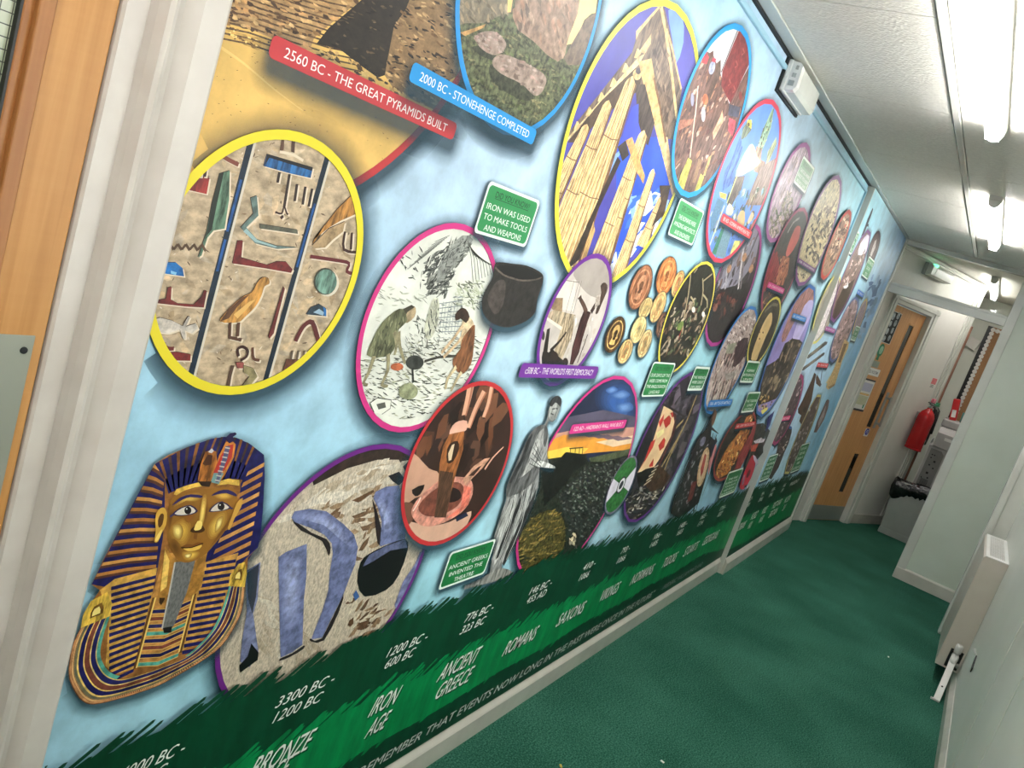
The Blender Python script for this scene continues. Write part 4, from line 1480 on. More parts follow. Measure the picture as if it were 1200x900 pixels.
# crown stripes
a.poly(MA, [(545, 238), (720, 148), (850, 103), (920, 92), (990, 98), (1060, 130), (1137, 190), (1040, 330), (990, 320), (820, 335), (660, 380), (620, 400), (600, 320)], NAVY, PHOTO)
top = smooth_open([(555, 240), (640, 185), (740, 140), (850, 103), (920, 92), (990, 98), (1060, 130), (1110, 175)], 4)
bot = smooth_open([(625, 400), (660, 372), (710, 350), (760, 335), (840, 330), (930, 320), (990, 318), (1010, 345)], 4)
for i in range(1, len(top) - 2, 2):
    p0, p1 = top[i], lerp(top[i], top[i + 1], 0.75)
    q0, q1 = bot[i], lerp(bot[i], bot[i + 1], 0.6)
    a.poly(MA, [p0, p1, q1, q0], (132, 84, 40) if i % 4 == 1 else (70, 48, 40), PHOTO, keep=True)
    a.poly(MA, [lerp(p0, q0, 0.55), lerp(p1, q1, 0.55), q1, q0], (210, 160, 76), PHOTO, keep=True)
a.k += 1
# right wing
a.poly(MA, [(1137, 190), (1141, 300), (1132, 480), (1120, 620), (1105, 690), (1040, 750), (960, 840), (790, 905), (830, 720), (900, 620), (960, 560), (1005, 430), (1010, 345), (1060, 260)], NAVY, PHOTO)
for i in range(10):
    t_ = i / 10
    r0, r1 = lerp((1140, 230), (1050, 760), t_), lerp((1140, 230), (1050, 760), t_ + 0.042)
    l0, l1 = lerp((1050, 280), (800, 880), t_), lerp((1050, 280), (800, 880), t_ + 0.045)
    a.poly(MA, [l0, r0, r1, l1], (182, 124, 62) if i % 3 else (210, 152, 84), BRUSH, keep=True)
a.k += 1
# lower lappets
a.poly(MB, [(250, 180), (330, 120), (560, 60), (530, 220), (435, 605), (330, 635), (280, 590), (300, 330)], (206, 158, 72), PHOTO)
for i in range(15):
    y = 100 + i * 36
    xr = 555 - i * 8.6
    xl = 300 - min(i, 6) * 0 + (0 if i > 5 else 10)
    a.poly(MB, [(xl, y + 62), (xr, y), (xr - 3, y + 18), (xl, y + 82)], NAVY, PHOTO, keep=True)
a.k += 1
a.poly(MB, [(820, 30), (1000, -20), (950, 165), (900, 300), (830, 420), (690, 515), (740, 260), (790, 150)], (196, 146, 70), PHOTO)
for i in range(14):
    y = 15 + i * 36
    xl = 825 - i * 10
    xr = 985 - i * (6 if i < 5 else 11) - (0 if i < 5 else 0)
    a.poly(MB, [(xl, y + 26), (xr, y), (xr, y + 17), (xl, y + 46)], NAVY, PHOTO, keep=True)
a.k += 1
# broad collar in bands
outc = smooth_open([(145, 385), (100, 480), (80, 610), (95, 690), (150, 775), (240, 795), (480, 730), (640, 660), (880, 510), (985, 370), (1025, 260), (1032, 160)], 5)
inc = smooth_open([(305, 320), (270, 420), (252, 520), (275, 590), (320, 632), (390, 645), (480, 622), (580, 590), (710, 540), (840, 420), (905, 300), (950, 160)], 5)
bands = [(0, .03, (120, 70, 40)), (.03, .09, (196, 140, 92)), (.09, .16, (146, 66, 44)), (.16, .26, (150, 128, 88)), (.26, .31, (226, 190, 104)), (.31, .46, NAVY), (.46, .50, (226, 190, 104)),
         (.50, .66, (120, 62, 50)), (.66, .70, (232, 200, 120)), (.70, .85, (36, 34, 96)), (.85, .88, (226, 190, 104)), (.88, 1.0, (84, 164, 146))]
for f0, f1, c_ in bands:
    for i in range(len(outc) - 1):
        if f0 == .88 and 22 < i < 40:
            continue
        a.poly(MB, [lerp(outc[i], inc[i], f0), lerp(outc[i + 1], inc[i + 1], f0), lerp(outc[i + 1], inc[i + 1], f1), lerp(outc[i], inc[i], f1)], c_, PHOTO, keep=True)
a.k += 1
for i in range(0, (len(outc) - 1) * 4):
    j, u = divmod(i, 4)
    p, q = lerp(outc[j], outc[j + 1], u / 4), lerp(inc[j], inc[j + 1], u / 4)
    a.line(MB, [lerp(p, q, 0.10), lerp(p, q, 0.15)], 0.0016, (224, 180, 120), keep=True)
    a.line(MB, [lerp(p, q, 0.18), lerp(p, q, 0.25)], 0.0012, (84, 92, 80), keep=True)
a.k += 1
# shoulder terminals
for P in ([(145, 385), (160, 310), (200, 240), (290, 190), (315, 250), (305, 320), (230, 350)], [(945, 160), (955, 100), (1000, 40), (1035, 30), (1045, 90), (1032, 165)]):
    a.poly(MB, P, (214, 176, 70), STREAK)
    cx_, cy_ = sum(p[0] for p in P) / len(P), sum(p[1] for p in P) / len(P)
    a.poly(MB, [lerp((cx_, cy_), p, 0.45) for p in P], (110, 76, 26), PHOTO)
    a.poly(MB, [lerp((cx_ - 6, cy_ + 6), p, 0.28) for p in P], (244, 220, 130), FLAT)
# chest between the lappets
a.poly(MB, [(530, 220), (580, 60), (610, -20), (830, -20), (790, 150), (740, 260), (690, 520), (445, 600)], (190, 134, 66), PHOTO)
a.poly(MB, [(590, 70), (640, 50), (600, 230), (570, 250)], (64, 40, 20), PHOTO, 2)
a.poly(MB, [(740, 60), (780, 40), (740, 160), (715, 190)], (96, 60, 28), PHOTO, 2)
rows = [(265, NAVY), (305, (126, 64, 48)), (345, (44, 40, 92)), (385, (84, 164, 146)), (425, NAVY), (462, (122, 62, 50)), (505, NAVY), (550, (84, 168, 150))]
for i, (y, c_) in enumerate(rows):
    xl = 535 - (y - 265) * 0.30
    xr = 745 - (y - 265) * 0.24
    xm = (xl + xr) / 2
    a.poly(MB, [(xl, y + 20), (xm, y + 14), (xr, y - 34), (xr - 5, y - 8), (xm, y + 40), (xl - 6, y + 46)], (222, 180, 100), FLAT, keep=True)
    a.k += 1
    a.poly(MB, [(xl, y + 22), (xm, y + 17), (xr, y - 30), (xr - 5, y - 12), (xm, y + 36), (xl - 6, y + 42)], c_, PHOTO)
a.line(MB, [(540, 220), (437, 605)], 0.005, GOLD_D, keep=True)
a.line(MB, [(765, 200), (685, 520)], 0.005, GOLD_D)
a.line(MB, [(550, 220), (447, 600)], 0.003, GOLD_L, keep=True)
a.line(MB, [(757, 200), (677, 515)], 0.003, GOLD_L)
# neck and beard
a.poly(MA, [(600, 680), (640, 740), (700, 775), (770, 765), (830, 700), (800, 900), (740, 960), (560, 960), (590, 780)], (176, 124, 52), PHOTO)
a.poly(MA, [(600, 700), (625, 760), (610, 900), (575, 930)], (232, 190, 96), PHOTO)
a.poly(MB, [(655, 30), (765, 20), (720, 190), (650, 370), (625, 400), (585, 390), (620, 220)], (110, 110, 108), WEAVE)
a.line(MB, [(655, 30), (620, 220), (585, 390)], 0.003, (186, 182, 172))
a.poly(MB, [(590, 385), (640, 375), (635, 410), (595, 412)], (24, 22, 24))
# face
face = [(640, 420), (700, 388), (830, 372), (960, 366), (992, 420), (975, 500), (940, 572), (885, 650), (825, 720), (750, 764), (690, 766), (645, 722), (612, 640), (610, 540), (622, 470)]
a.poly(MA, face, (148, 100, 36), SOFT, 3)
for P, c_ in (([(650, 560), (700, 530), (740, 560), (740, 620), (700, 680), (650, 660), (622, 600)], (220, 176, 72)), ([(640, 570), (680, 560), (700, 600), (680, 650), (645, 630)], (250, 226, 130)),
              ([(880, 510), (930, 490), (930, 560), (880, 630), (840, 640), (830, 580)], (226, 186, 84)), ([(880, 540), (915, 520), (905, 575), (870, 610)], (250, 230, 140)),
              ([(690, 410), (780, 392), (800, 420), (760, 440), (690, 440), (650, 470)], (222, 182, 84)), ([(860, 400), (950, 385), (965, 420), (900, 430)], (214, 170, 76)),
              ([(690, 715), (740, 705), (790, 715), (760, 752), (710, 758)], (226, 186, 80)), ([(705, 725), (745, 720), (735, 745), (710, 745)], (252, 234, 150)),
              ([(620, 480), (650, 470), (640, 540), (622, 600), (612, 570)], (112, 70, 24)), ([(930, 560), (965, 500), (975, 505), (940, 575), (890, 645), (830, 712), (850, 670)], (120, 76, 28)),
              ([(795, 430), (830, 425), (835, 500), (815, 560), (790, 560)], (112, 70, 26)), ([(800, 420), (825, 415), (812, 540), (790, 590), (775, 590)], (240, 206, 106)),
              ([(700, 500), (760, 500), (750, 545), (715, 550)], (150, 92, 36)), ([(650, 640), (690, 690), (680, 745), (645, 715), (620, 660)], (110, 70, 24))):
    a.soft(MA, P, (148, 100, 36), c_)
# nose and mouth
a.poly(MA, [(735, 600), (755, 575), (790, 560), (815, 590), (800, 605), (770, 610)], (70, 42, 18), FLAT, 2)
a.poly(MA, [(755, 590), (775, 545), (800, 550), (795, 585), (775, 595)], (246, 214, 116), SOFT, 2)
a.poly(MA, [(755, 612), (775, 612), (770, 645), (755, 640)], (120, 76, 28))
a.poly(MA, [(685, 690), (720, 668), (750, 672), (775, 660), (806, 664), (790, 685), (740, 700)], (120, 74, 30), FLAT, 2)
a.poly(MA, [(700, 692), (745, 690), (798, 672), (785, 695), (740, 708), (710, 702)], (232, 190, 84), SOFT, 2)
a.line(MA, [(685, 688), (740, 688), (806, 664)], 0.002, (60, 34, 14), FLAT, 2)
# eyes
for P, ic, brow in (([(650, 505), (690, 475), (735, 465), (765, 490), (740, 505), (690, 512)], (722, 487), [(635, 462), (680, 418), (740, 400), (800, 408), (790, 420), (735, 415), (690, 430)]),
                    ([(845, 490), (870, 460), (905, 445), (945, 470), (920, 484), (880, 490)], (902, 466), [(848, 408), (890, 382), (940, 376), (985, 400), (980, 412), (930, 394), (885, 400)])):
    a.poly(MA, [lerp((sum(p[0] for p in P) / 6, sum(p[1] for p in P) / 6), p, 1.22) for p in P], (40, 32, 80), FLAT, 2)
    a.poly(MA, P, (214, 204, 190), FLAT, 2)
    a.ell(MA, ic, 19, 21, (26, 18, 20))
    a.ell(MA, (ic[0] - 6, ic[1] - 8), 4, 4, (220, 220, 220))
    a.poly(MA, brow, (48, 38, 92), FLAT, 2)
a.line(MA, [(650, 505), (625, 520)], 0.004, (60, 46, 90), keep=True)
a.line(MA, [(945, 472), (965, 478)], 0.003, (60, 46, 90))
# headband and side edges
a.poly(MA, [(645, 400), (660, 372), (720, 350), (780, 335), (830, 330), (830, 352), (760, 362), (700, 380), (660, 405)], (220, 176, 76), PHOTO)
a.poly(MA, [(890, 330), (940, 315), (1000, 325), (1000, 355), (940, 345), (880, 352)], (226, 184, 84), PHOTO)
# ears
a.poly(MA, [(545, 530), (560, 485), (590, 470), (608, 500), (605, 560), (580, 610), (560, 655), (540, 655), (548, 600)], (206, 160, 66), SOFT, 2)
a.poly(MA, [(560, 540), (575, 505), (592, 510), (585, 560), (565, 580)], (90, 56, 22), SOFT, 2)
a.poly(MA, [(545, 640), (570, 600), (584, 590), (572, 630), (552, 655)], (240, 204, 104), SOFT, 2)
a.poly(MA, [(960, 520), (985, 450), (1018, 420), (1010, 470), (975, 530), (950, 590), (938, 580)], (200, 152, 66), SOFT, 2)
# vulture and cobra
a.poly(MA, [(775, 330), (790, 240), (815, 170), (850, 160), (875, 170), (880, 230), (860, 320), (820, 350)], (176, 108, 46), STREAK)
a.poly(MA, [(800, 235), (830, 185), (856, 190), (848, 240), (815, 245)], (70, 36, 22), FLAT)
a.poly(MA, [(830, 172), (850, 152), (862, 165), (850, 178)], (196, 196, 200))
a.poly(MA, [(845, 335), (870, 260), (890, 190), (925, 120), (960, 110), (980, 130), (970, 200), (930, 280), (890, 345)], (196, 122, 52), PHOTO)
a.poly(MA, [(858, 285), (900, 190), (940, 135), (968, 130), (960, 200), (920, 270), (890, 290)], (178, 52, 44), FLAT)
a.poly(MA, [(845, 335), (862, 285), (915, 285), (890, 345)], (112, 150, 148), FLAT)
a.poly(MA, [(925, 140), (950, 140), (935, 210), (905, 280), (888, 335), (870, 335), (890, 270), (910, 200)], (84, 84, 116), FLAT)
for i in range(8):
    p = lerp((935, 150), (880, 325), i / 7)
    a.line(MA, [(p[0] - 12, p[1] - 2), (p[0] + 14, p[1] + 3)], 0.0022, (188, 180, 176), keep=True)
a.k += 1
a.poly(MA, [(920, 100), (950, 70), (978, 66), (986, 76), (965, 90), (975, 110), (945, 125)], (36, 28, 70), FLAT)
a.poly(MA, [(775, 330), (850, 330), (838, 360), (795, 355)], (46, 28, 18), PHOTO)
finish(a)
# ---------- columned temple
TM1, TM2, DM, VS = T(640, 0, 5.294), T(640, 160, 5.294), T(610, 280, 5.0), T(720, 430, 4.737)
XX, YY = T(810, 240, 3.75), T(880, 150, 6.43)
GG, HH, II = T(830, 540, 8.18), T(600, 590, 7.5), T(720, 580, 8.571)
pts = tp(TM1, [(700, -5), (850, 80), (932, 350), (480, 90), (300, 330), (160, 640), (95, 880)]) + tp(TM2, [(38, 420), (110, 830), (400, 892), (620, 692), (792, 340)])
a = picture('temple_picture', 'ruined columned temple against a deep blue sky in a yellow-rimmed oval', fit_ellipse(pts), (232, 220, 66), (74, 72, 164), tier=1, mat=SOFT, rimw=0.016)
a.poly(TM1, [(745, 60), (830, 80), (840, 260), (790, 400), (770, 240)], (120, 156, 226), SOFT, 2)
sky = (44, 84, 206)
a.poly(TM2, [(430, 0), (720, 0), (760, 330), (640, 640), (340, 880), (330, 700), (420, 400)], sky, SOFT)
a.strokes(TM2, [(480, 300), (640, 260), (740, 480), (560, 700), (340, 860), (420, 560)], 40, 60, 22, 2.0, [(220, 228, 240), (150, 186, 236), (60, 110, 220), (236, 238, 242)], SOFT, 0.5, 6, 61)
a.poly(TM2, [(200, 700), (400, 120), (470, 60), (330, 330), (180, 800)], (130, 170, 230), SOFT)
dk, st, st2, st3 = (74, 56, 44), (226, 190, 132), (206, 164, 104), (178, 132, 84)
a.poly(TM1, [(545, 190), (690, 35), (720, 40), (770, 260), (830, 555), (800, 740), (790, 860), (700, 860), (640, 640), (540, 560), (400, 640), (100, 890), (140, 800), (300, 600), (520, 320), (540, 250)], (112, 92, 78), STREAK)
a.poly(TM1, [(545, 190), (685, 35), (692, 45), (560, 205), (545, 250)], st, PHOTO)
a.line(TM1, [(700, 40), (730, 200), (760, 400), (800, 740)], 0.012, st, PHOTO)
a.line(TM1, [(735, 180), (770, 300), (826, 550)], 0.007, (216, 176, 128), PHOTO)
a.strokes(TM1, [(640, 250), (720, 150), (780, 600), (740, 800), (680, 500)], 34, 40, 10, 1.4, [(96, 78, 66), (132, 110, 92), (82, 64, 54)], STREAK, 0.2, 4, 62)
a.poly(TM1, [(560, 320), (640, 205), (635, 270), (600, 330)], (214, 178, 132), PHOTO)
a.poly(TM1, [(100, 880), (130, 840), (560, 350), (600, 330), (560, 400), (330, 620), (95, 900)], (232, 204, 152), PHOTO)
for i in range(6):
    p = lerp((170, 760), (545, 310), i / 5)
    a.poly(TM1, [(p[0] - 14, p[1] + 44), (p[0] + 6, p[1] - 12), (p[0] + 14, p[1] - 10), (p[0] + 30, p[1] + 18), (p[0] + 6, p[1] + 50)], st, PHOTO)
a.poly(TM1, [(330, 620), (540, 420), (580, 480), (560, 560), (440, 640), (280, 780), (180, 880), (120, 880)], dk, PHOTO)
a.ell(TM1, (550, 460), 26, 34, st, PHOTO)
a.ell(TM1, (558, 438), 16, 20, (60, 50, 60), PHOTO)
a.poly(TM1, [(560, 380), (640, 360), (660, 480), (700, 720), (740, 900), (690, 900), (620, 620), (580, 480)], (224, 178, 118), PHOTO)
a.poly(TM2, [(700, 0), (740, 0), (770, 200), (795, 330), (770, 360), (720, 160), (680, 0)], (224, 182, 130), PHOTO)
a.line(TM1, [(655, 480), (690, 640), (730, 880)], 0.008, (120, 84, 54), PHOTO)
a.poly(TM1, [(540, 520), (600, 520), (660, 760), (620, 900), (560, 840)], (70, 58, 54), STREAK)
a.poly(TM1, [(440, 900), (520, 660), (560, 640), (560, 760), (600, 900)], (66, 82, 196), SOFT)


def column(t, top, bot, w0, w1, dark_side=True):
    """fluted shaft between two points with half widths"""
    dx, dy = bot[0] - top[0], bot[1] - top[1]
    d = math.hypot(dx, dy)
    nx, ny = -dy / d, dx / d
    def at_(f, s):
        p = lerp(top, bot, f)
        w = w0 + (w1 - w0) * f
        return (p[0] + nx * w * s, p[1] + ny * w * s)
    a.poly(t, [at_(0.01, -1), at_(-.01, -.5), at_(-.035, 0.2), at_(-.02, 0.7), at_(0.01, 1), at_(1, 1), at_(1, -1)], st, STREAK)
    for k in range(6):
        s0 = -0.85 + k * 0.31
        a.poly(t, [at_(0.02, s0), at_(0.02, s0 + 0.09), at_(1, s0 + 0.09), at_(1, s0)], (196, 152, 98) if k % 2 else (172, 126, 80), PHOTO, keep=True)
        a.poly(t, [at_(0.02, s0 + 0.1), at_(0.02, s0 + 0.16), at_(1, s0 + 0.16), at_(1, s0 + 0.1)], (246, 220, 172), PHOTO, keep=True)
    a.k += 1
    a.poly(t, [at_(0, -1), at_(0, -.72), at_(1, -.72), at_(1, -1)], (120, 84, 56), PHOTO)
    for f in (0.3, 0.62):
        a.line(t, [at_(f, -1), at_(f + 0.01, 0), at_(f, 1)], 0.0025, (120, 84, 56), FLAT)


column(TM1, (235, 790), (-60, 1420), 26, 60)
column(TM1, (370, 650), (40, 1520), 30, 70)
column(TM1, (515, 510), (110, 1640), 36, 92)
a.poly(TM2, [(160, 720), (430, 120), (450, 150), (300, 470), (190, 760), (110, 830)], (56, 44, 38), PHOTO)
column(TM2, (590, -10), (290, 880), 30, 70)
a.poly(TM2, [(480, 20), (520, 0), (600, 240), (590, 290), (540, 200)], (206, 156, 98), PHOTO)
a.poly(TM2, [(430, 60), (480, 20), (500, 110), (460, 150)], (60, 48, 42), PHOTO)
column(TM2, (650, 220), (420, 900), 18, 40)
column(TM2, (525, 270), (400, 640), 10, 20)
column(TM2, (700, 380), (580, 680), 14, 36)
a.poly(TM2, [(760, 300), (720, 480), (640, 560), (700, 400), (690, 300)], (70, 54, 44), PHOTO)
a.poly(TM2, [(200, 760), (280, 520), (290, 580), (230, 760)], st2, STREAK)
finish(a, 'yellow rim')

# ---------- first democracy
pts = tp(DM, [(440, 80), (524, 230), (500, 400), (420, 600), (350, 730), (160, 858), (84, 680), (112, 500), (185, 320), (310, 150)])
a = picture('democracy_picture', 'sepia drawing of an orator with a raised arm in a purple-rimmed oval', fit_ellipse(pts), (106, 40, 142), (196, 186, 178), tier=2, mat=SOFT, rimw=0.013)
a.poly(DM, [(300, 180), (440, 100), (510, 220), (480, 330), (400, 330), (330, 260)], (160, 150, 142), SOFT, 3)
a.poly(DM, [(240, 240), (310, 235), (300, 420), (180, 400), (180, 330)], (214, 206, 196), SOFT)
for x in (300, 330, 345):
    a.line(DM, [(x, 240), (x - 50, 430)], 0.0022, (120, 110, 100), keep=True)
a.line(DM, [(215, 232), (330, 250)], 0.002, (120, 110, 100))
a.poly(DM, [(165, 400), (190, 340), (235, 340), (230, 420), (200, 430)], (140, 116, 88), PHOTO)
a.poly(DM, [(135, 440), (180, 410), (310, 440), (290, 560), (230, 700), (170, 700), (220, 530)], (170, 152, 126), STREAK)
a.poly(DM, [(140, 450), (230, 510), (225, 530), (135, 465)], (222, 212, 198), FLAT)
for i in range(5):
    a.line(DM, [(250 + i * 12, 450), (225 + i * 14, 600)], 0.003, (112, 94, 72), keep=True)
a.k += 1
a.strokes(DM, [(300, 420), (440, 480), (400, 640), (330, 720), (250, 700), (300, 520)], 40, 20, 5, 1.9, [(206, 198, 188), (180, 168, 154), (226, 220, 212)], SOFT, 0.3, 4, 71)
a.poly(DM, [(360, 410), (400, 425), (380, 480), (350, 580), (330, 660), (295, 730), (275, 730), (290, 630), (310, 560), (335, 470)], (70, 40, 40), STREAK)
a.line(DM, [(372, 425), (355, 380), (335, 345)], 0.016, (84, 60, 50), PHOTO, 2, 0.011)
a.poly(DM, [(320, 345), (342, 322), (345, 345), (335, 355)], (70, 50, 44))
a.line(DM, [(400, 425), (420, 390), (450, 340)], 0.02, (66, 46, 42), PHOTO, 2, 0.014)
a.poly(DM, [(455, 270), (475, 250), (495, 265), (490, 310), (460, 380), (440, 430), (425, 430), (445, 360), (460, 310)], (74, 56, 48), PHOTO, 2)
a.poly(DM, [(430, 330), (455, 320), (450, 380), (420, 400)], (190, 176, 164), PHOTO)
a.line(DM, [(380, 555), (350, 640), (320, 720)], 0.005, (60, 46, 40))
a.poly(DM, [(110, 690), (125, 640), (150, 660), (175, 640), (205, 680), (260, 740), (150, 800), (120, 760)], (38, 30, 28), PHOTO, 2)
a.line(DM, [(130, 660), (150, 520)], 0.022, (44, 36, 32), PHOTO, 1, 0.014)
a.line(DM, [(160, 650), (210, 600), (255, 540)], 0.013, (52, 42, 38), PHOTO, 2, 0.007)
a.ell(DM, (185, 680), 22, 26, (46, 34, 30))
a.ell(DM, (250, 715), 16, 24, (50, 38, 34))
a.ell(DM, (118, 560), 10, 28, (44, 36, 34))
a.poly(DM, [(140, 790), (260, 740), (330, 760), (280, 840), (170, 855)], (30, 24, 24), PHOTO)
finish(a, 'purple rim')
x0, x1, z0, z1 = spanx((609, 423.5), (697.8, 429), (696, 444), (605, 439.5))
banner('purple caption banner under the orator', 'c508 BC - THE WORLD\'S FIRST DEMOCRACY', x0, x1, z0, z1, (112, 46, 146))

# ---------- ancient games crowd with red banner
pts = tp(F5, [(590, 38), (700, 160), (736, 350), (722, 550), (660, 850), (200, 500), (330, 280), (450, 120)]) + tp(F6, [(470, 560), (330, 750), (180, 842), (70, 740), (36, 540), (60, 250)])
a = picture('roman_crowd_picture', 'crowd of helmeted soldiers under a dark red flag in a blue-rimmed oval', fit_ellipse(pts), (24, 146, 214), (112, 84, 76), tier=2, mat=STREAK, rimw=0.016)
a.poly(F5, [(330, 290), (560, 60), (640, 80), (720, 360), (720, 420), (540, 760), (460, 480), (400, 330)], (206, 206, 212), SOFT)
a.strokes(PX, tp(F5, [(330, 300), (460, 400), (520, 760), (640, 800), (640, 860)]) + tp(F6, [(470, 540), (300, 760), (110, 740), (50, 520), (100, 150)]), 150, 4.5, 1.3, 2.0, [(120, 82, 70), (78, 54, 50), (150, 108, 88), (196, 168, 150), (96, 60, 60), (176, 130, 100)], PHOTO, 0.3, 6, 81)
a.poly(F5, [(640, 80), (720, 170), (730, 380), (550, 755), (470, 600), (480, 470), (590, 200)], (122, 46, 48), PHOTO)
for p in ((660, 270), (600, 380), (540, 540), (580, 600)):
    a.line(F5, [p, (p[0] + 14, p[1] + 40), (p[0] - 10, p[1] + 60)], 0.006, (160, 84, 78), FLAT, 1)
a.line(F5, [(625, 85), (470, 480)], 0.006, (70, 52, 50))
a.poly(F5, [(300, 310), (340, 300), (360, 350), (340, 410), (300, 400)], (196, 56, 66), PHOTO)
a.poly(F5, [(370, 310), (400, 290), (400, 330), (375, 360)], (90, 56, 46))
a.ell(F5, (388, 440), 26, 62, (170, 178, 206), PHOTO, 0.2)
a.line(F5, [(390, 370), (420, 380)], 0.01, (196, 60, 80))
a.ell(F5, (330, 720), 24, 50, (206, 116, 76), PHOTO)
a.poly(F5, [(430, 400), (465, 370), (465, 480), (380, 700), (360, 720)], (92, 72, 62), PHOTO)
a.ell(F5, (640, 690), 14, 40, (130, 50, 50))
a.ell(F5, (312, 850), 18, 66, (200, 198, 208))
a.ell(F5, (215, 720), 14, 60, (150, 152, 180))
a.poly(F5, [(540, 760), (640, 790), (620, 880), (530, 860)], (74, 78, 96), PHOTO)
a.line(F5, [(265, 600), (240, 880)], 0.007, (226, 210, 190))
a.line(F6, [(240, 100), (195, 480)], 0.007, (230, 206, 180))
a.poly(F6, [(80, 200), (110, 150), (230, 140), (200, 190), (100, 240)], (170, 112, 90), PHOTO)
a.poly(F6, [(180, 480), (215, 510), (140, 760), (90, 720), (110, 640)], (190, 186, 88), PHOTO)
a.poly(F6, [(290, 620), (320, 650), (270, 790), (235, 780)], (196, 190, 92), PHOTO)
a.poly(F6, [(270, 490), (305, 500), (240, 700), (215, 700)], (150, 120, 92), WEAVE)
a.poly(F6, [(360, 480), (390, 450), (330, 640), (310, 640)], (206, 176, 112), PHOTO)
a.poly(F6, [(460, 120), (480, 60), (490, 160), (400, 330), (395, 260)], (226, 176, 140), PHOTO)
a.poly(F6, [(540, 130), (600, 160), (570, 300), (530, 240)], (196, 78, 92), PHOTO)
finish(a, 'blue rim')

# ---------- dark armour and swords, magenta rim
pts = tp(XX, [(285, 76), (306, 140), (288, 280), (240, 435), (150, 582), (85, 618), (58, 585), (62, 510), (85, 400)])
a = picture('armour_picture', 'dark picture of upright swords and armour in a magenta-rimmed oval', fit_ellipse(pts), (164, 54, 132), (58, 50, 54), tier=1, mat=PHOTO, rimw=0.016)
a.poly(XX, [(110, 320), (160, 240), (230, 170), (280, 90), (300, 140), (280, 250), (220, 330), (140, 400)], (132, 126, 140), SOFT)
a.strokes(XX, [(110, 320), (240, 150), (290, 150), (260, 330), (150, 420)], 36, 24, 5, 2.0, [(96, 88, 98), (150, 146, 160), (66, 58, 62), (110, 84, 76)], STREAK, 0.2, 5, 121)
a.poly(XX, [(80, 400), (130, 370), (250, 340), (240, 430), (150, 580), (80, 610), (60, 560)], (42, 36, 38), PHOTO)
for p, c_ in (([(228, 190), (205, 370)], (196, 190, 190)), ([(160, 260), (148, 370)], (170, 166, 176)), ([(235, 200), (215, 370)], (120, 110, 112)), ([(300, 110), (250, 230)], (60, 54, 60))):
    a.line(XX, p, 0.018, c_, PHOTO, 1, 0.012)
for c_ in ((118, 410), (182, 430), (105, 450), (165, 280), (232, 230), (262, 280)):
    a.ell(XX, c_, 9, 20, (128, 74, 62) if c_[1] > 300 else (176, 130, 96), PHOTO, 0.3)
a.strokes(XX, [(90, 400), (200, 380), (190, 470), (110, 540)], 30, 14, 4, 1.9, [(96, 48, 44), (30, 26, 28), (74, 58, 54)], PHOTO, 0.4, 4, 122)
finish(a, 'magenta rim')

# ---------- towers and flags
pts = tp(F5, [(900, 690), (995, 850)]) + tp(F6, [(1000, 200), (970, 430), (410, 700), (560, 320), (700, 110), (820, 0)]) + tp(F7, [(760, 330), (650, 500), (450, 664), (352, 560), (345, 400)])
a = picture('flags_picture', 'bright flags and green spires under a blue sky in a red-rimmed oval', fit_ellipse(pts), (206, 60, 82), (104, 146, 226), tier=2, mat=SOFT, rimw=0.016)
a.poly(F6, [(690, 180), (720, 130), (745, 180), (735, 240), (690, 300), (640, 330), (660, 220)], (120, 130, 110), STREAK)
a.poly(F6, [(700, 150), (740, 150), (735, 230), (700, 200)], (226, 214, 90), PHOTO)
a.ell(F6, (712, 190), 10, 18, (80, 50, 40))
a.poly(F6, [(925, 40), (935, 60), (910, 220), (870, 330), (830, 420), (780, 420), (830, 250)], (150, 180, 150), STREAK)
a.strokes(F6, [(925, 60), (920, 180), (850, 400), (780, 410), (840, 230)], 24, 14, 5, 2.0, [(90, 80, 50), (190, 196, 150), (110, 140, 120)], PHOTO, 0.4, 4, 82)
a.poly(F6, [(955, 300), (960, 360), (900, 500), (860, 560), (880, 430)], (170, 176, 132), STREAK)
a.poly(F6, [(780, 380), (830, 400), (820, 500), (860, 520), (840, 640), (760, 600)], (170, 140, 120), STREAK)
a.poly(F6, [(720, 370), (760, 380), (790, 470), (820, 520), (740, 590), (600, 650), (640, 520)], (222, 226, 168), SOFT, 2)
a.poly(F6, [(500, 600), (560, 500), (640, 280), (660, 420), (600, 560), (580, 700), (480, 780)], (84, 120, 196), STREAK)
a.poly(F6, [(590, 650), (680, 640), (650, 760), (560, 900), (520, 900)], (112, 100, 92), STREAK)
a.poly(F6, [(820, 560), (960, 480), (900, 700), (830, 900), (680, 900), (760, 700)], (150, 128, 118), STREAK)
a.strokes(PX, tp(F7, [(420, 60), (860, 0), (780, 280), (600, 560), (440, 640), (360, 560), (370, 300)]), 90, 5, 1.4, 1.9, [(120, 160, 180), (76, 110, 130), (160, 150, 120), (96, 90, 80), (196, 206, 196), (150, 130, 110), (70, 90, 70)], STREAK, 0.2, 6, 83)
a.poly(F7, [(440, 80), (500, 120), (420, 320), (370, 420), (380, 250)], (96, 134, 164), WEAVE)
a.line(F7, [(500, 150), (370, 500)], 0.012, (206, 210, 176))
a.line(F6, [(610, 640), (520, 880)], 0.01, (196, 206, 140))
a.poly(F7, [(540, 130), (580, 180), (560, 240), (510, 220)], (206, 212, 190), SOFT, 2)
a.poly(F7, [(640, 200), (680, 210), (670, 330), (610, 290)], (212, 182, 130), SOFT, 2)
a.poly(F7, [(740, 210), (760, 240), (720, 310), (700, 300)], (216, 196, 160), SOFT, 2)
a.poly(F7, [(470, 360), (500, 350), (430, 590), (390, 570)], (64, 130, 104), PHOTO)
a.poly(F7, [(500, 350), (560, 400), (500, 620), (420, 590)], (120, 150, 166), WEAVE)
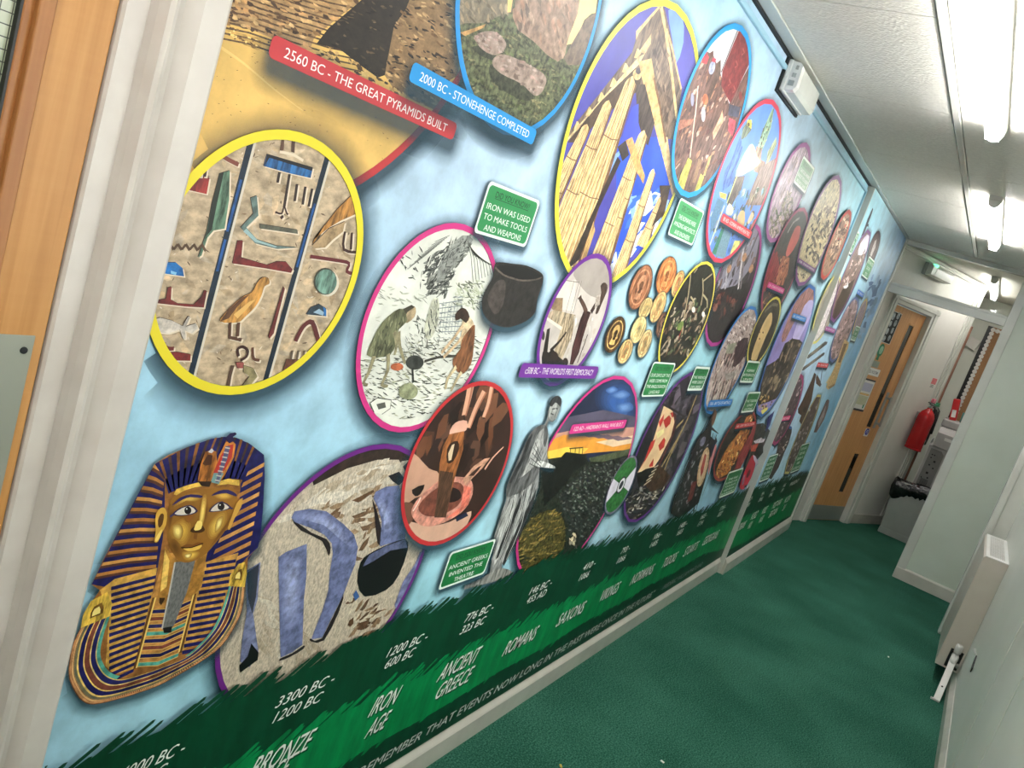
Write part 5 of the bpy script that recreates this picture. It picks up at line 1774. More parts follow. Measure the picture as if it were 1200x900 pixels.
a.poly(F7, [(570, 430), (590, 440), (540, 610), (500, 620)], (90, 130, 196), PHOTO)
a.poly(F7, [(590, 460), (650, 460), (560, 600), (540, 600)], (206, 206, 122), PHOTO)
a.poly(F6, [(455, 780), (520, 800), (510, 850), (460, 830)], (214, 186, 96), PHOTO)
finish(a, 'red rim')
x0, x1, z0, z1 = spanx((845, 249), (879, 270.7), (876.5, 280), (841.5, 258.5))
banner('red caption banner across the flags picture', '80 AD - ROMAN AMPHITHEATRES', x0, x1, z0, z1, (212, 62, 72), tier=5)

# ---------- gold and copper coins (cut-outs)
coins = [((362, 268), 88, 208, 0.33, (150, 96, 66), (196, 140, 104), 'dark copper coin, leftmost of the large coins'), ((588, 170), 80, 178, 0.28, (206, 122, 66), (226, 156, 96), 'bright copper coin at the top of the coins'),
         ((690, 238), 45, 124, 0.32, (226, 188, 122), (206, 130, 84), 'narrow gold coin right of the bright copper coin'), ((405, 450), 52, 100, 0.42, (222, 194, 132), (196, 164, 104), 'gold coin in the middle of the coins'),
         ((515, 440), 55, 148, 0.36, (220, 182, 122), (186, 144, 92), 'tall gold coin under the bright copper coin'), ((340, 640), 60, 128, 0.36, (226, 202, 142), (206, 178, 118), 'pale gold coin among the lower coins'),
         ((135, 685), 75, 170, 0.36, (84, 58, 34), (214, 176, 106), 'dark ornate coin at the far left of the coins'), ((397, 762), 50, 132, 0.34, (222, 194, 138), (184, 142, 88), 'gold coin at the lower right of the coins'),
         ((225, 830), 55, 116, 0.38, (224, 190, 128), (188, 138, 86), 'lowest gold coin on the mural'), ((552, 600), 52, 120, 0.25, (104, 74, 58), (150, 110, 84), 'brown coin touching the dark warriors oval')]
for (c_, rx, ry, an, b_, l_, lab) in coins:
    a = Art('coin_picture', MURAL[0], 0, 2, lab)
    el = [(c_[0] + rx * math.cos(t_) * math.cos(an) - ry * math.sin(t_) * math.sin(an), c_[1] + rx * math.cos(t_) * math.sin(an) + ry * math.sin(t_) * math.cos(an)) for t_ in [2 * math.pi * i / 28 for i in range(28)]]
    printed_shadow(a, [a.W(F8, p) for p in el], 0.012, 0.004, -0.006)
    a.k += 1
    a.ell(F8, c_, rx, ry, [v * 0.62 for v in b_], PHOTO, an, 28)
    a.ell(F8, c_, rx * 0.92, ry * 0.95, b_, STREAK, an, 28)
    a.ell(F8, c_, rx * 0.76, ry * 0.8, l_, STREAK, an, 24)
    a.ell(F8, c_, rx * 0.68, ry * 0.73, b_, STREAK, an, 24)
    k_ = len(lab)
    head = [(0.1, -.55), (.35, -.3), (.3, 0), (.45, .1), (.25, .25), (.3, .5), (-.3, .55), (-.2, .2), (-.4, -.1), (-.25, -.45)]
    ca, sa = math.cos(an), math.sin(an)
    a.poly(F8, [(c_[0] + u * rx * ca - v * ry * sa, c_[1] + u * rx * sa + v * ry * ca) for u, v in head], l_, PHOTO, 2)
    a.poly(F8, [(c_[0] + u * rx * .5 * ca - v * ry * .5 * sa + 3, c_[1] + u * rx * .5 * sa + v * ry * .5 * ca) for u, v in head], [v * 0.7 for v in b_], PHOTO, 2)
    finish(a)

# ---------- dark warriors with spears, yellow rim
pts = tp(F8, [(930, 35), (1005, 120), (1000, 350), (900, 680), (515, 850), (750, 200), (830, 90)]) + tp(CC, [(500, 20), (350, 195), (215, 60)])
a = picture('warriors_picture', 'dark picture of warriors with spears in a yellow-rimmed oval', fit_ellipse(pts), (228, 208, 70), (40, 40, 34), tier=1, mat=PHOTO, rimw=0.010)
a.strokes(PX, tp(F8, [(640, 440), (800, 330), (920, 480), (930, 560), (800, 850), (520, 860), (560, 620)]), 130, 4.5, 1.2, 2.0, [(110, 84, 66), (66, 56, 46), (150, 132, 108), (84, 96, 66), (46, 42, 36), (176, 160, 138)], PHOTO, 0.4, 6, 91)
for p in ([(800, 150), (780, 330), (740, 540)], [(905, 190), (910, 300), (890, 430)], [(910, 215), (990, 150)], [(905, 330), (945, 380), (945, 450)], [(800, 350), (830, 400), (820, 460)], [(860, 100), (830, 140)]):
    a.line(F8, p, 0.007, (176, 160, 124), FLAT, 2)
a.ell(F8, (825, 465), 16, 26, (226, 214, 206))
a.ell(F8, (912, 505), 14, 24, (230, 226, 220))
a.poly(F8, [(735, 600), (700, 690), (690, 740), (720, 650)], (170, 44, 44), FLAT)
a.poly(F8, [(690, 590), (740, 560), (720, 640), (680, 640)], (110, 132, 66), PHOTO, 2)
finish(a, 'yellow rim')

# ---------- Roman wall at sunset
pts = tp(HD, [(420, 30), (488, 110), (487, 290), (360, 600), (240, 770), (50, 862), (5, 740), (8, 670), (130, 330), (250, 140), (330, 65)])
a = picture('frontier_wall_picture', 'stone frontier wall over moorland at sunset in a magenta-rimmed oval', fit_ellipse(pts), (200, 52, 128), (36, 42, 66), tier=1, mat=SOFT, rimw=0.011)
a.soft(HD, [(350, 60), (480, 50), (505, 230), (420, 240), (330, 150)], (36, 42, 66), (56, 96, 164), 6)
for P in ([(390, 110), (440, 90), (470, 110), (430, 130)], [(410, 150), (470, 140), (480, 170), (430, 180)], [(370, 90), (400, 75), (420, 90), (390, 105)]):
    a.soft(HD, P, (50, 88, 152), (110, 144, 196), 4)
a.poly(HD, [(210, 200), (360, 170), (500, 200), (495, 260), (330, 270), (200, 300), (160, 280)], (90, 84, 104), SOFT)
a.poly(HD, [(100, 280), (240, 250), (490, 240), (490, 310), (330, 330), (120, 370)], (206, 150, 130), SOFT)
a.poly(HD, [(110, 310), (200, 270), (320, 280), (490, 300), (490, 330), (300, 345), (120, 375)], (236, 158, 62), SOFT)
a.poly(HD, [(120, 340), (210, 320), (300, 325), (280, 345), (130, 372)], (250, 206, 82), SOFT)
a.poly(HD, [(330, 300), (500, 270), (500, 300), (400, 320)], (236, 206, 170), SOFT)
for i in range(5):
    a.poly(HD, [(240 + i * 40, 268 + i * 5), (300 + i * 40, 262 + i * 4), (320 + i * 40, 270 + i * 4), (260 + i * 40, 276 + i * 5)], (130, 104, 116), SOFT, keep=True)
a.k += 1
a.poly(HD, [(60, 420), (120, 370), (190, 360), (210, 340), (290, 350), (300, 380), (500, 320), (480, 420), (300, 800), (0, 900), (-20, 650)], (40, 44, 36), FOLI)
a.poly(HD, [(300, 365), (480, 325), (490, 345), (360, 380), (310, 380)], (84, 92, 66), PHOTO)
a.poly(HD, [(180, 370), (205, 342), (285, 350), (292, 385), (240, 420), (200, 480), (120, 560), (110, 420)], (24, 24, 22), PHOTO)
for x in (225, 245, 262, 275):
    a.line(HD, [(x, 348), (x + 2, 325)], 0.004, (70, 56, 40), keep=True)
a.line(HD, [(222, 326), (278, 322)], 0.004, (80, 62, 44))
wallp = [(290, 400), (420, 370), (460, 360), (420, 460), (370, 590), (250, 760), (220, 640), (190, 560), (180, 520), (220, 470)]
a.poly(HD, wallp, (44, 46, 44), FOLI)
a.strokes(HD, wallp, 420, 6, 3.2, 0.5, [(84, 88, 84), (58, 62, 58), (22, 24, 22), (108, 110, 104), (34, 40, 34), (66, 64, 56), (18, 20, 18)], PHOTO, 1.2, 6, 102)
a.strokes(HD, [(300, 400), (460, 360), (425, 450), (340, 540), (250, 600), (215, 500)], 150, 7, 3.4, 0.9, [(104, 112, 100), (72, 82, 68), (130, 136, 124), (40, 50, 38), (22, 26, 22)], PHOTO, 1.4, 6, 106)
bush = [(20, 690), (60, 620), (120, 580), (170, 580), (200, 620), (205, 700), (170, 790), (60, 850), (15, 800)]
a.poly(HD, bush, (84, 76, 38), FOLI, 3)
a.strokes(HD, bush, 160, 16, 3, -0.4, [(126, 110, 56), (96, 84, 42), (66, 62, 34), (150, 126, 66)], FOLI, 0.5, 6, 103)
a.strokes(HD, [(20, 760), (180, 790), (250, 760), (160, 850), (40, 870)], 60, 16, 4, -0.2, [(34, 40, 26), (50, 54, 34), (24, 28, 20)], FOLI, 0.5, 4, 104)
a.strokes(HD, [(215, 660), (250, 680), (245, 720), (220, 710)], 12, 10, 4, 1.2, [(214, 196, 160), (150, 140, 120)], PHOTO, 0.4, 3, 105)
finish(a, 'magenta rim')
x0, x1, z0, z1 = spanx((667, 495.5), (731, 491), (729, 501), (664, 506))
banner('pink caption banner across the sunset sky', '122 AD - HADRIAN\'S WALL WAS BUILT', x0, x1, z0, z1, (210, 52, 132), tier=5)

# ---------- marble statue (cut-out)
a = Art('statue_picture', MURAL[0], 0, 3, 'cut-out picture of a grey marble statue in a toga')
body = [(395, 45), (412, 60), (408, 95), (390, 140), (375, 155), (358, 150), (350, 175), (358, 210), (350, 290), (360, 330), (382, 340), (380, 350), (345, 345), (320, 345), (315, 430), (290, 500), (250, 590), (200, 680), (160, 760), (165, 785), (205, 785), (203, 800), (120, 830), (0, 860), (5, 845), (80, 810), (110, 790), (120, 720), (130, 630), (150, 570), (180, 480), (178, 450), (195, 390), (230, 310), (275, 210), (300, 180), (340, 165), (352, 140), (356, 105), (370, 65)]
printed_shadow(a, [a.W(SA, p) for p in body], 0.012, 0.006, -0.008, a0=0.55)
a.poly(SA, body, (128, 128, 126), STREAK)
lt, md, sh_ = (186, 186, 182), (98, 98, 98), (52, 52, 54)
for P, c_ in (([(275, 215), (300, 180), (340, 165), (355, 200), (320, 230), (290, 300), (240, 380), (200, 420), (230, 310)], md), ([(345, 180), (358, 210), (350, 290), (330, 320), (310, 280), (300, 230), (320, 195)], (150, 150, 148)),
              ([(300, 235), (320, 230), (320, 290), (290, 340), (260, 390), (240, 400), (270, 320)], lt), ([(190, 400), (240, 390), (300, 340), (316, 350), (300, 400), (240, 450), (190, 470), (178, 455)], md),
              ([(180, 480), (240, 455), (310, 400), (300, 480), (230, 600), (150, 760), (120, 780), (140, 620)], (142, 142, 140)), ([(200, 480), (225, 470), (180, 620), (140, 740), (128, 740), (150, 600)], lt),
              ([(270, 440), (290, 430), (240, 570), (180, 720), (160, 740), (210, 600)], (170, 170, 168)), ([(240, 470), (255, 460), (200, 600), (150, 720), (145, 700)], sh_),
              ([(290, 470), (305, 440), (290, 510), (230, 640), (170, 760), (180, 700)], sh_), ([(240, 310), (275, 220), (290, 210), (250, 320), (200, 410), (195, 395)], sh_),
              ([(305, 325), (330, 318), (382, 340), (380, 350), (305, 340)], (206, 206, 202)), ([(340, 180), (350, 175), (355, 200), (345, 260), (335, 240)], (88, 88, 88)),
              ([(372, 65), (395, 60), (400, 100), (385, 140), (368, 148), (358, 130), (362, 95)], (166, 166, 162)), ([(360, 80), (372, 55), (395, 43), (412, 58), (408, 90), (398, 80), (385, 72), (372, 90)], sh_),
              ([(110, 790), (165, 770), (205, 785), (200, 800), (120, 825), (30, 850), (60, 825)], (150, 148, 142))):
    a.poly(SA, P, c_, STREAK, 2)
for P in ([(372, 100), (385, 98)], [(366, 118), (378, 124)], [(388, 96), (396, 100)]):
    a.line(SA, P, 0.004, sh_, keep=True)
for i in range(8):
    a.line(SA, [(200 + i * 13, 476 - i * 9), (174 + i * 12, 580), (126 + i * 9, 735)], 0.0036, sh_ if i % 2 else lt, FLAT, 2, keep=True)
for i in range(5):
    a.line(SA, [(300 - i * 6, 240 + i * 22), (326, 300 + i * 14)], 0.002, sh_, keep=True)
a.k += 1
finish(a)

# ---------- longship with a chequered sail
pts = tp(VS, [(415, 30), (466, 140), (450, 300), (380, 480), (300, 630), (200, 760), (85, 872), (30, 800), (60, 640), (130, 430), (210, 250), (300, 110)])
a = picture('longship_picture', 'longship with a red and cream chequered sail in a purple-rimmed oval', fit_ellipse(pts), (96, 40, 126), (52, 46, 54), tier=1, mat=PHOTO, rimw=0.012)
a.strokes(VS, [(260, 160), (400, 60), (460, 160), (420, 300), (330, 260), (200, 280)], 50, 50, 16, 2.0, [(76, 68, 78), (104, 92, 104), (44, 38, 46), (36, 32, 36)], SOFT, 0.5, 5, 111)
a.strokes(VS, [(300, 330), (430, 280), (400, 440), (280, 640), (200, 600)], 40, 46, 14, 2.0, [(66, 60, 66), (40, 36, 40), (90, 82, 86)], SOFT, 0.4, 5, 112)
a.poly(VS, [(100, 480), (200, 300), (190, 420), (110, 580), (60, 640)], (30, 28, 32), PHOTO)
sail = [(262, 205), (310, 240), (320, 300), (300, 380), (240, 500), (200, 560), (115, 580), (160, 500), (205, 390), (235, 290)]
a.poly(VS, sail, (232, 196, 150), SOFT)
red_ = (196, 56, 48)
for P in ([(258, 290), (290, 262), (302, 280), (296, 310), (270, 335), (262, 310)], [(232, 300), (262, 255), (258, 290), (240, 330)], [(230, 430), (262, 385), (270, 400), (262, 440), (238, 460)],
          [(190, 410), (215, 395), (200, 440), (160, 510), (115, 580), (150, 520)], [(180, 540), (205, 500), (200, 545), (180, 550)], [(296, 250), (310, 245), (318, 270), (306, 275)]):
    a.poly(VS, P, red_, SOFT)
a.poly(VS, [(218, 360), (260, 335), (262, 360), (225, 392)], (240, 226, 160), SOFT)
a.poly(VS, [(310, 240), (330, 260), (320, 360), (280, 450), (240, 540), (220, 560), (300, 380), (320, 300)], (96, 52, 50), PHOTO)
a.line(VS, [(255, 200), (320, 235), (380, 275)], 0.009, (40, 32, 34))
for p in ([(445, 150), (390, 290), (300, 460), (225, 590)], [(375, 320), (290, 500), (235, 640)], [(370, 290), (330, 330)]):
    a.line(VS, p, 0.012, (170, 146, 96), PHOTO, 1, 0.014)
a.poly(VS, [(215, 555), (240, 540), (300, 600), (260, 660), (190, 690), (150, 640)], (74, 52, 40), PHOTO)
a.poly(VS, [(110, 590), (160, 560), (220, 545), (200, 590), (150, 650), (120, 660)], (26, 22, 22), PHOTO)
for i in range(5):
    a.line(VS, [(150 + i * 14, 650 - i * 24), (190 + i * 10, 620 - i * 20)], 0.006, (206, 190, 160), keep=True)
a.k += 1
a.strokes(VS, [(50, 720), (130, 650), (200, 690), (280, 640), (230, 730), (90, 850), (45, 800)], 130, 16, 4, -0.4, [(20, 20, 20), (206, 196, 176), (120, 110, 96), (36, 34, 30), (150, 146, 140), (66, 60, 54)], PHOTO, 0.9, 6, 113)
finish(a, 'purple rim')

# ---------- round shield (cut-out)
a = Art('shield_picture', MURAL[0], 0, 4, 'cut-out picture of a round green and white shield')
sp = fit_ellipse(tp(Z11, [(548, 328), (573, 350), (562, 430), (500, 560), (438, 601), (421, 572), (450, 460), (500, 372)]))
pw = [a.W(PX, p) for p in sp]
printed_shadow(a, pw, 0.016, 0.005, -0.008)
cx_, cz_ = sum(p[0] for p in pw) / 72, sum(p[1] for p in pw) / 72
def ring(f):
    return [(cx_ + (p[0] - cx_) * f, cz_ + (p[1] - cz_) * f) for p in pw]
a.raw(pw, (116, 104, 126), PHOTO); a.k += 1
a.raw(ring(0.93), (214, 208, 220), SOFT); a.k += 1
r_ = ring(0.93)
for q in (0, 2):
    o0 = (8 + q * 18) % 72
    seg = [r_[(o0 + i) % 72] for i in range(19)]
    a.raw([(cx_, cz_)] + seg, (52, 112, 56), PHOTO)
a.k += 1
a.raw(ring(0.30), (60, 60, 66), PHOTO); a.k += 1
a.raw(ring(0.24), (214, 214, 218), SOFT); a.k += 1
a.raw(ring(0.15), (60, 62, 70), SOFT); a.k += 1
finish(a)

# ---------- battle drawing, blue rim
pts = tp(XX, [(250, 438), (279, 480), (262, 600), (205, 745), (50, 850), (62, 765), (112, 640), (180, 510)]) + tp(CC, [(690, 560), (640, 540)])
a = picture('lances_picture', 'pale drawing of soldiers with long lances in a blue-rimmed oval', fit_ellipse(pts), (30, 118, 190), (176, 156, 150), tier=2, mat=PHOTO, rimw=0.014)
a.strokes(XX, [(170, 520), (250, 450), (270, 500), (250, 620), (130, 640)], 80, 9, 3, 1.0, [(206, 192, 186), (120, 96, 92), (86, 66, 64), (220, 210, 204), (160, 136, 130)], PHOTO, 0.9, 5, 131)
a.strokes(XX, [(110, 640), (250, 600), (190, 760), (150, 860), (70, 860)], 90, 24, 3.5, 1.9, [(206, 190, 176), (96, 70, 66), (150, 116, 110), (186, 160, 140), (66, 48, 46)], STREAK, 0.15, 6, 132)
a.poly(XX, [(195, 600), (240, 580), (225, 660), (180, 710), (175, 680)], (70, 46, 52), STREAK, 2)
a.poly(XX, [(150, 610), (190, 600), (170, 650), (140, 650)], (140, 140, 120), PHOTO)
a.poly(XX, [(140, 740), (190, 720), (175, 760), (140, 770)], (160, 150, 142), PHOTO)
for i in range(7):
    a.line(XX, [(85 + i * 17, 770), (58 + i * 16, 870)], 0.012, (48, 40, 40) if i % 2 else (206, 196, 184), keep=True)
a.k += 1
finish(a, 'blue rim')
x0, x1, z0, z1 = spanx((829, 467), (856, 467.5), (853, 475), (826.7, 475.2))
banner('blue caption banner under the lances picture', '1066 - BATTLE OF HASTINGS', x0, x1, z0, z1, (22, 118, 196), tier=5)

# ---------- castle, pale violet rim
pts = tp(YY, [(385, 103), (430, 170), (330, 620), (230, 780), (140, 872), (104, 800), (120, 620), (190, 400), (290, 190)])
a = picture('castle_picture', 'washed-out picture of a castle and trees in a violet-rimmed oval near the ceiling', fit_ellipse(pts), (150, 72, 138), (176, 156, 168), tier=1, mat=STREAK, rimw=0.018)
a.strokes(YY, [(150, 560), (260, 240), (400, 130), (400, 380), (280, 600)], 60, 40, 8, 1.9, [(190, 170, 182), (160, 140, 146), (206, 186, 190), (150, 128, 124)], STREAK, 0.2, 5, 141)
a.strokes(YY, [(120, 620), (280, 480), (320, 620), (220, 780), (130, 850)], 70, 26, 8, 1.9, [(120, 116, 88), (150, 136, 110), (86, 96, 66), (190, 170, 160), (104, 90, 80)], FOLI, 0.4, 5, 142)
finish(a, 'violet rim')
x0, x1, z0, z1 = spanx((937, 182), (953, 194), (942, 226), (929, 216))
fact_sign('pale green fact sign on the castle picture', 'DID YOU KNOW?', ['CASTLES WERE', 'BUILT TO KEEP', 'PEOPLE SAFE'], x0, x1, z0, z1, green=(128, 168, 132))

# ---------- crowned figure in red, dark portrait
pts = [(937, 242), (944, 251), (942, 275), (929, 322.7), (918.7, 344), (890.7, 368), (888.7, 357), (893, 329), (900, 301), (913, 272), (926.7, 249)]
a = picture('red_portrait_picture', 'old portrait of a person in a dark hat and red robes in a crimson-rimmed oval', fit_ellipse(pts), (150, 46, 82), (62, 56, 52), tier=2, mat=PHOTO, rimw=0.016)
a.poly(F1, [(100, 640), (200, 440), (280, 360), (320, 420), (300, 600), (240, 560), (180, 600)], (44, 46, 42), PHOTO, 2)
a.poly(F1, [(215, 500), (245, 478), (265, 500), (250, 590), (200, 690), (150, 750), (135, 720), (165, 620)], (196, 96, 88), SOFT, 2)
a.line(F1, [(150, 540), (200, 450), (255, 410)], 0.012, (150, 146, 136), PHOTO, 2)
a.poly(F1, [(20, 720), (60, 700), (90, 900), (40, 1000), (-60, 1060), (-40, 900)], (140, 48, 50), STREAK)
a.poly(F1, [(110, 740), (170, 760), (150, 900), (110, 1000), (40, 1000), (70, 860)], (170, 104, 76), STREAK)
a.strokes(F2, [(380, 0), (470, 0), (440, 180), (330, 340), (250, 440), (230, 400), (330, 220)], 50, 16, 5, 1.9, [(176, 110, 78), (120, 58, 48), (206, 150, 110), (84, 50, 42)], STREAK, 0.3, 5, 143)
finish(a, 'crimson rim')
x0, x1, z0, z1 = spanx((897.5, 328.7), (916.7, 337.6), (914.7, 344.5), (896.5, 335))
banner('pink caption banner on the red portrait', '1534 - CHURCH OF ENGLAND', x0, x1, z0, z1, (196, 48, 128), tier=5)

# ---------- pale oval face portrait
pts = [(908, 346.5), (912.7, 353.3), (909, 374.7), (902.7, 396), (893, 415), (876, 428), (872.7, 417), (877, 393), (886.7, 370.7), (898.7, 352)]
a = picture('ruff_portrait_picture', 'dark portrait with a long pale face in a yellow-rimmed oval', fit_ellipse(pts), (212, 196, 72), (60, 54, 44), tier=3, mat=PHOTO, rimw=0.012)
a.poly(F2, [(290, 500), (315, 500), (310, 590), (260, 700), (200, 850), (170, 920), (130, 900), (160, 780), (230, 600)], (212, 180, 124), SOFT, 2)
a.line(F2, [(250, 480), (320, 420), (365, 430)], 0.014, (110, 104, 86), PHOTO, 2)
for c_ in ((205, 660), (235, 665), (205, 720)):
    a.ell(F2, c_, 6, 9, (110, 76, 52), keep=True)
a.k += 1
finish(a, 'yellow rim')

# ---------- purple sky crowd, blue rim
pts = tp(F2, [(660, 240), (702, 290), (690, 420), (640, 600), (500, 420), (580, 300)]) + tp(F3, [(400, 652), (340, 640), (326, 580), (355, 400), (400, 220)])
a = picture('purple_sky_picture', 'crowd of dark figures under a lilac sky in a blue-rimmed oval', fit_ellipse(pts), (50, 108, 176), (150, 136, 196), tier=2, mat=SOFT, rimw=0.018)
a.poly(F2, [(510, 420), (600, 290), (670, 270), (690, 340), (640, 460), (540, 520), (430, 740), (400, 700)], (170, 122, 116), STREAK, 2)
a.poly(F2, [(600, 430), (670, 380), (680, 460), (600, 640), (520, 780), (500, 700)], (196, 186, 230), SOFT, 2)
a.poly(PX, tp(F2, [(370, 900), (430, 760), (500, 720), (560, 730), (590, 760)]) + tp(F3, [(730, 20), (560, 430), (500, 500), (340, 560), (350, 400), (400, 220)]), (58, 50, 44), STREAK)
a.strokes(PX, tp(F2, [(380, 880), (460, 740), (580, 770)]) + tp(F3, [(700, 60), (560, 420), (360, 440), (380, 300)]), 110, 5.5, 1.1, 1.95, [(96, 84, 72), (36, 30, 28), (150, 130, 104), (72, 62, 54)], STREAK, 0.15, 6, 151)
a.strokes(F3, [(380, 430), (500, 470), (420, 620), (345, 600)], 40, 16, 6, 1.9, [(206, 164, 96), (110, 80, 50), (226, 206, 130), (70, 54, 40)], PHOTO, 0.4, 4, 152)
a.poly(F3, [(370, 600), (430, 570), (420, 620), (380, 640)], (232, 218, 110), FLAT)
finish(a, 'blue rim')
x0, x1, z0, z1 = spanx((927, 365.5), (942.2, 371.5), (940.7, 377.5), (925.3, 370.5))
banner('blue caption banner on the lilac sky', '1605 - GUNPOWDER PLOT', x0, x1, z0, z1, (26, 130, 206), tier=5)

# ---------- cream engraving, violet rim
pts = [(980, 205), (983.7, 213), (980, 240), (972, 273), (953, 313), (934.7, 336.7), (928.7, 328), (932, 305), (936, 282.7), (946.7, 250.7), (960, 222.7), (970.7, 209)]
a = picture('battle_engraving_picture', 'cream engraving of a battle in a violet-rimmed oval under the top edge', fit_ellipse(pts), (126, 70, 130), (206, 190, 150), tier=1, mat=PHOTO, rimw=0.02)
a.strokes(F1, [(450, 260), (560, 100), (610, 120), (580, 330), (480, 420)], 24, 36, 5, 1.9, [(222, 208, 170), (150, 130, 100), (190, 172, 130)], STREAK, 0.2, 4, 161)
a.strokes(F1, [(350, 440), (460, 300), (580, 340), (540, 560), (420, 800), (300, 760)], 120, 30, 9, 1.7, [(226, 212, 170), (110, 92, 74), (150, 130, 100), (70, 60, 54), (200, 180, 136), (92, 78, 66)], PHOTO, 0.6, 6, 162)
a.strokes(F2, [(530, 120), (620, 60), (660, 140), (560, 270), (520, 200)], 30, 14, 5, 1.7, [(90, 74, 70), (206, 196, 160), (60, 50, 52)], PHOTO, 0.5, 4, 163)
finish(a, 'violet rim')
x0, x1, z0, z1 = spanx((933.5, 300.7), (953.4, 315.3), (950.9, 319.8), (932, 305.5))
banner('purple caption banner on the cream engraving', '1588 - SPANISH ARMADA', x0, x1, z0, z1, (112, 54, 124), tier=5)

# ---------- brown street scene, red rim
pts = [(991, 246), (994, 253), (990.7, 274.7), (982, 295), (975, 308), (966, 326), (962, 328.6), (959.3, 322), (963, 303), (969, 285), (980, 258.7)]
a = picture('street_picture', 'brown street scene in a red-rimmed oval beside the grey strip', fit_ellipse(pts), (184, 66, 56), (160, 126, 104), tier=1, mat=STREAK, rimw=0.022)
a.strokes(F1, [(500, 760), (600, 480), (680, 370), (690, 440), (620, 640), (520, 860)], 70, 30, 9, 1.9, [(206, 176, 146), (110, 82, 66), (84, 62, 52), (170, 130, 98), (226, 206, 180)], PHOTO, 0.35, 6, 171)
a.strokes(F1, [(600, 560), (690, 420), (700, 440), (620, 660), (580, 720)], 24, 14, 6, 1.9, [(50, 40, 36), (80, 50, 44), (190, 60, 50)], PHOTO, 0.3, 4, 172)
finish(a, 'red rim')

# ---------- white figure on grey, yellow rim (seen on both panels, across the strip)
pts = tp(F2, [(925, 150), (946, 190), (920, 330), (860, 520), (770, 720), (690, 772), (670, 735), (690, 560), (755, 340), (840, 215)])
for sd, lab in ((0, 'left part of a grey picture in a yellow-rimmed oval, up to the grey strip'), (1, 'grey picture with a white figure in a yellow-rimmed oval beside the grey strip')):
    a = picture('grey_figure_picture', lab, fit_ellipse(pts), (216, 206, 92), (168, 162, 146), side=sd, tier=2, mat=SOFT, rimw=0.016, shadow=0)
    a.poly(F2, [(700, 540), (760, 380), (860, 250), (900, 200), (820, 420), (730, 620), (690, 700)], (150, 142, 128), SOFT)
    if sd == 1:
        a.poly(F2, [(800, 500), (850, 320), (890, 260), (915, 180), (930, 200), (900, 330), (850, 460), (790, 640), (720, 740), (695, 740), (740, 620)], (226, 216, 216), PHOTO, 2)
        a.line(F2, [(870, 310), (850, 320), (800, 480), (740, 620), (700, 720)], 0.03, (52, 44, 46), PHOTO, 2)
        a.line(F2, [(920, 200), (900, 330), (850, 470), (790, 640)], 0.02, (110, 88, 84), PHOTO, 2)
    finish(a, 'yellow rim')

# ---------- great fire, red rim
pts = [(880, 481), (884, 488), (881, 505), (875, 522), (868, 537), (857, 552), (843, 562), (835, 560), (833, 552), (840, 524), (851, 502), (864, 487)]
a = picture('great_fire_picture', 'burning town lit orange against a dark sky in a red-rimmed oval', fit_ellipse(pts), (150, 52, 46), (46, 40, 38), tier=1, mat=PHOTO, rimw=0.016)
fire = [(430, 30), (450, 60), (400, 240), (320, 400), (220, 560), (140, 600), (120, 540), (180, 400), (240, 300), (330, 190), (390, 60)]
a.poly(F4, fire, (196, 122, 54), STREAK)
a.strokes(F4, fire, 110, 18, 7, 1.9, [(232, 180, 96), (150, 76, 40), (206, 130, 60), (110, 56, 36), (246, 214, 140), (130, 84, 50)], PHOTO, 0.3, 6, 181)
a.strokes(F4, [(130, 480), (280, 380), (300, 440), (200, 580), (120, 590)], 40, 12, 5, 0.4, [(74, 40, 32), (176, 132, 70), (120, 60, 40), (196, 150, 70)], PHOTO, 0.9, 4, 182)
finish(a, 'red rim')
x0, x1, z0, z1 = spanx((860, 495.5), (882.7, 492.7), (881.5, 498.5), (858.7, 501))
banner('red caption banner over the burning town', '1666 - GREAT FIRE OF LONDON', x0, x1, z0, z1, (196, 44, 56), tier=5)

# ---------- warriors with spears and shields (cut-out)
a = Art('shield_warriors_picture', MURAL[0], 0, 2, 'cut-out picture of dark warriors with tall spears and a painted shield')
a.poly(KK, [(320, 190), (332, 230), (305, 300), (300, 350), (330, 380), (310, 440), (270, 600), (230, 740), (160, 800), (110, 830), (66, 800), (90, 710), (140, 600), (180, 500), (190, 430), (230, 350), (280, 300)], (40, 36, 38), STREAK)
a.strokes(KK, [(200, 420), (260, 360), (290, 380), (250, 560), (200, 740), (90, 800), (100, 700), (170, 560)], 90, 14, 3.5, 2.0, [(76, 70, 74), (24, 22, 24), (120, 116, 122), (150, 146, 150), (56, 44, 44)], STREAK, 0.4, 6, 191)
a.poly(KK, [(325, 190), (335, 215), (320, 270), (305, 290), (305, 250), (318, 220)], (120, 86, 66), PHOTO, 2)
for p in ([(310, 215), (240, 380), (90, 700)], [(290, 230), (215, 390), (120, 640)], [(335, 340), (260, 560), (200, 790)], [(315, 330), (230, 600), (180, 780)]):
    a.line(KK, p, 0.010, (46, 42, 44))
for i in range(9):
    a.line(KK, [(90 + i * 17, 690 + (i % 3) * 20), (62 + i * 19, 815 - i * 3 + (i % 2) * 14)], 0.012, (30, 28, 30), FLAT, 0, 0.002, keep=False)
for p in ([(200, 420), (150, 520), (110, 640)], [(170, 500), (120, 620), (85, 740)], [(330, 400), (300, 560), (250, 700)], [(300, 300), (345, 335)], [(240, 360), (210, 440)]):
    a.line(KK, p, 0.014, (62, 58, 62), STREAK, 2, 0.003)
a.ell(KK, (252, 380), 14, 30, (130, 128, 150), PHOTO, 0.4)
a.ell(KK, (255, 530), 26, 118, (206, 170, 130), PHOTO, 0.22, 24)
a.ell(KK, (255, 530), 18, 96, (224, 196, 160), SOFT, 0.22, 24)
a.poly(KK, [(265, 450), (275, 460), (255, 560), (240, 590), (240, 540)], (176, 70, 60), PHOTO)
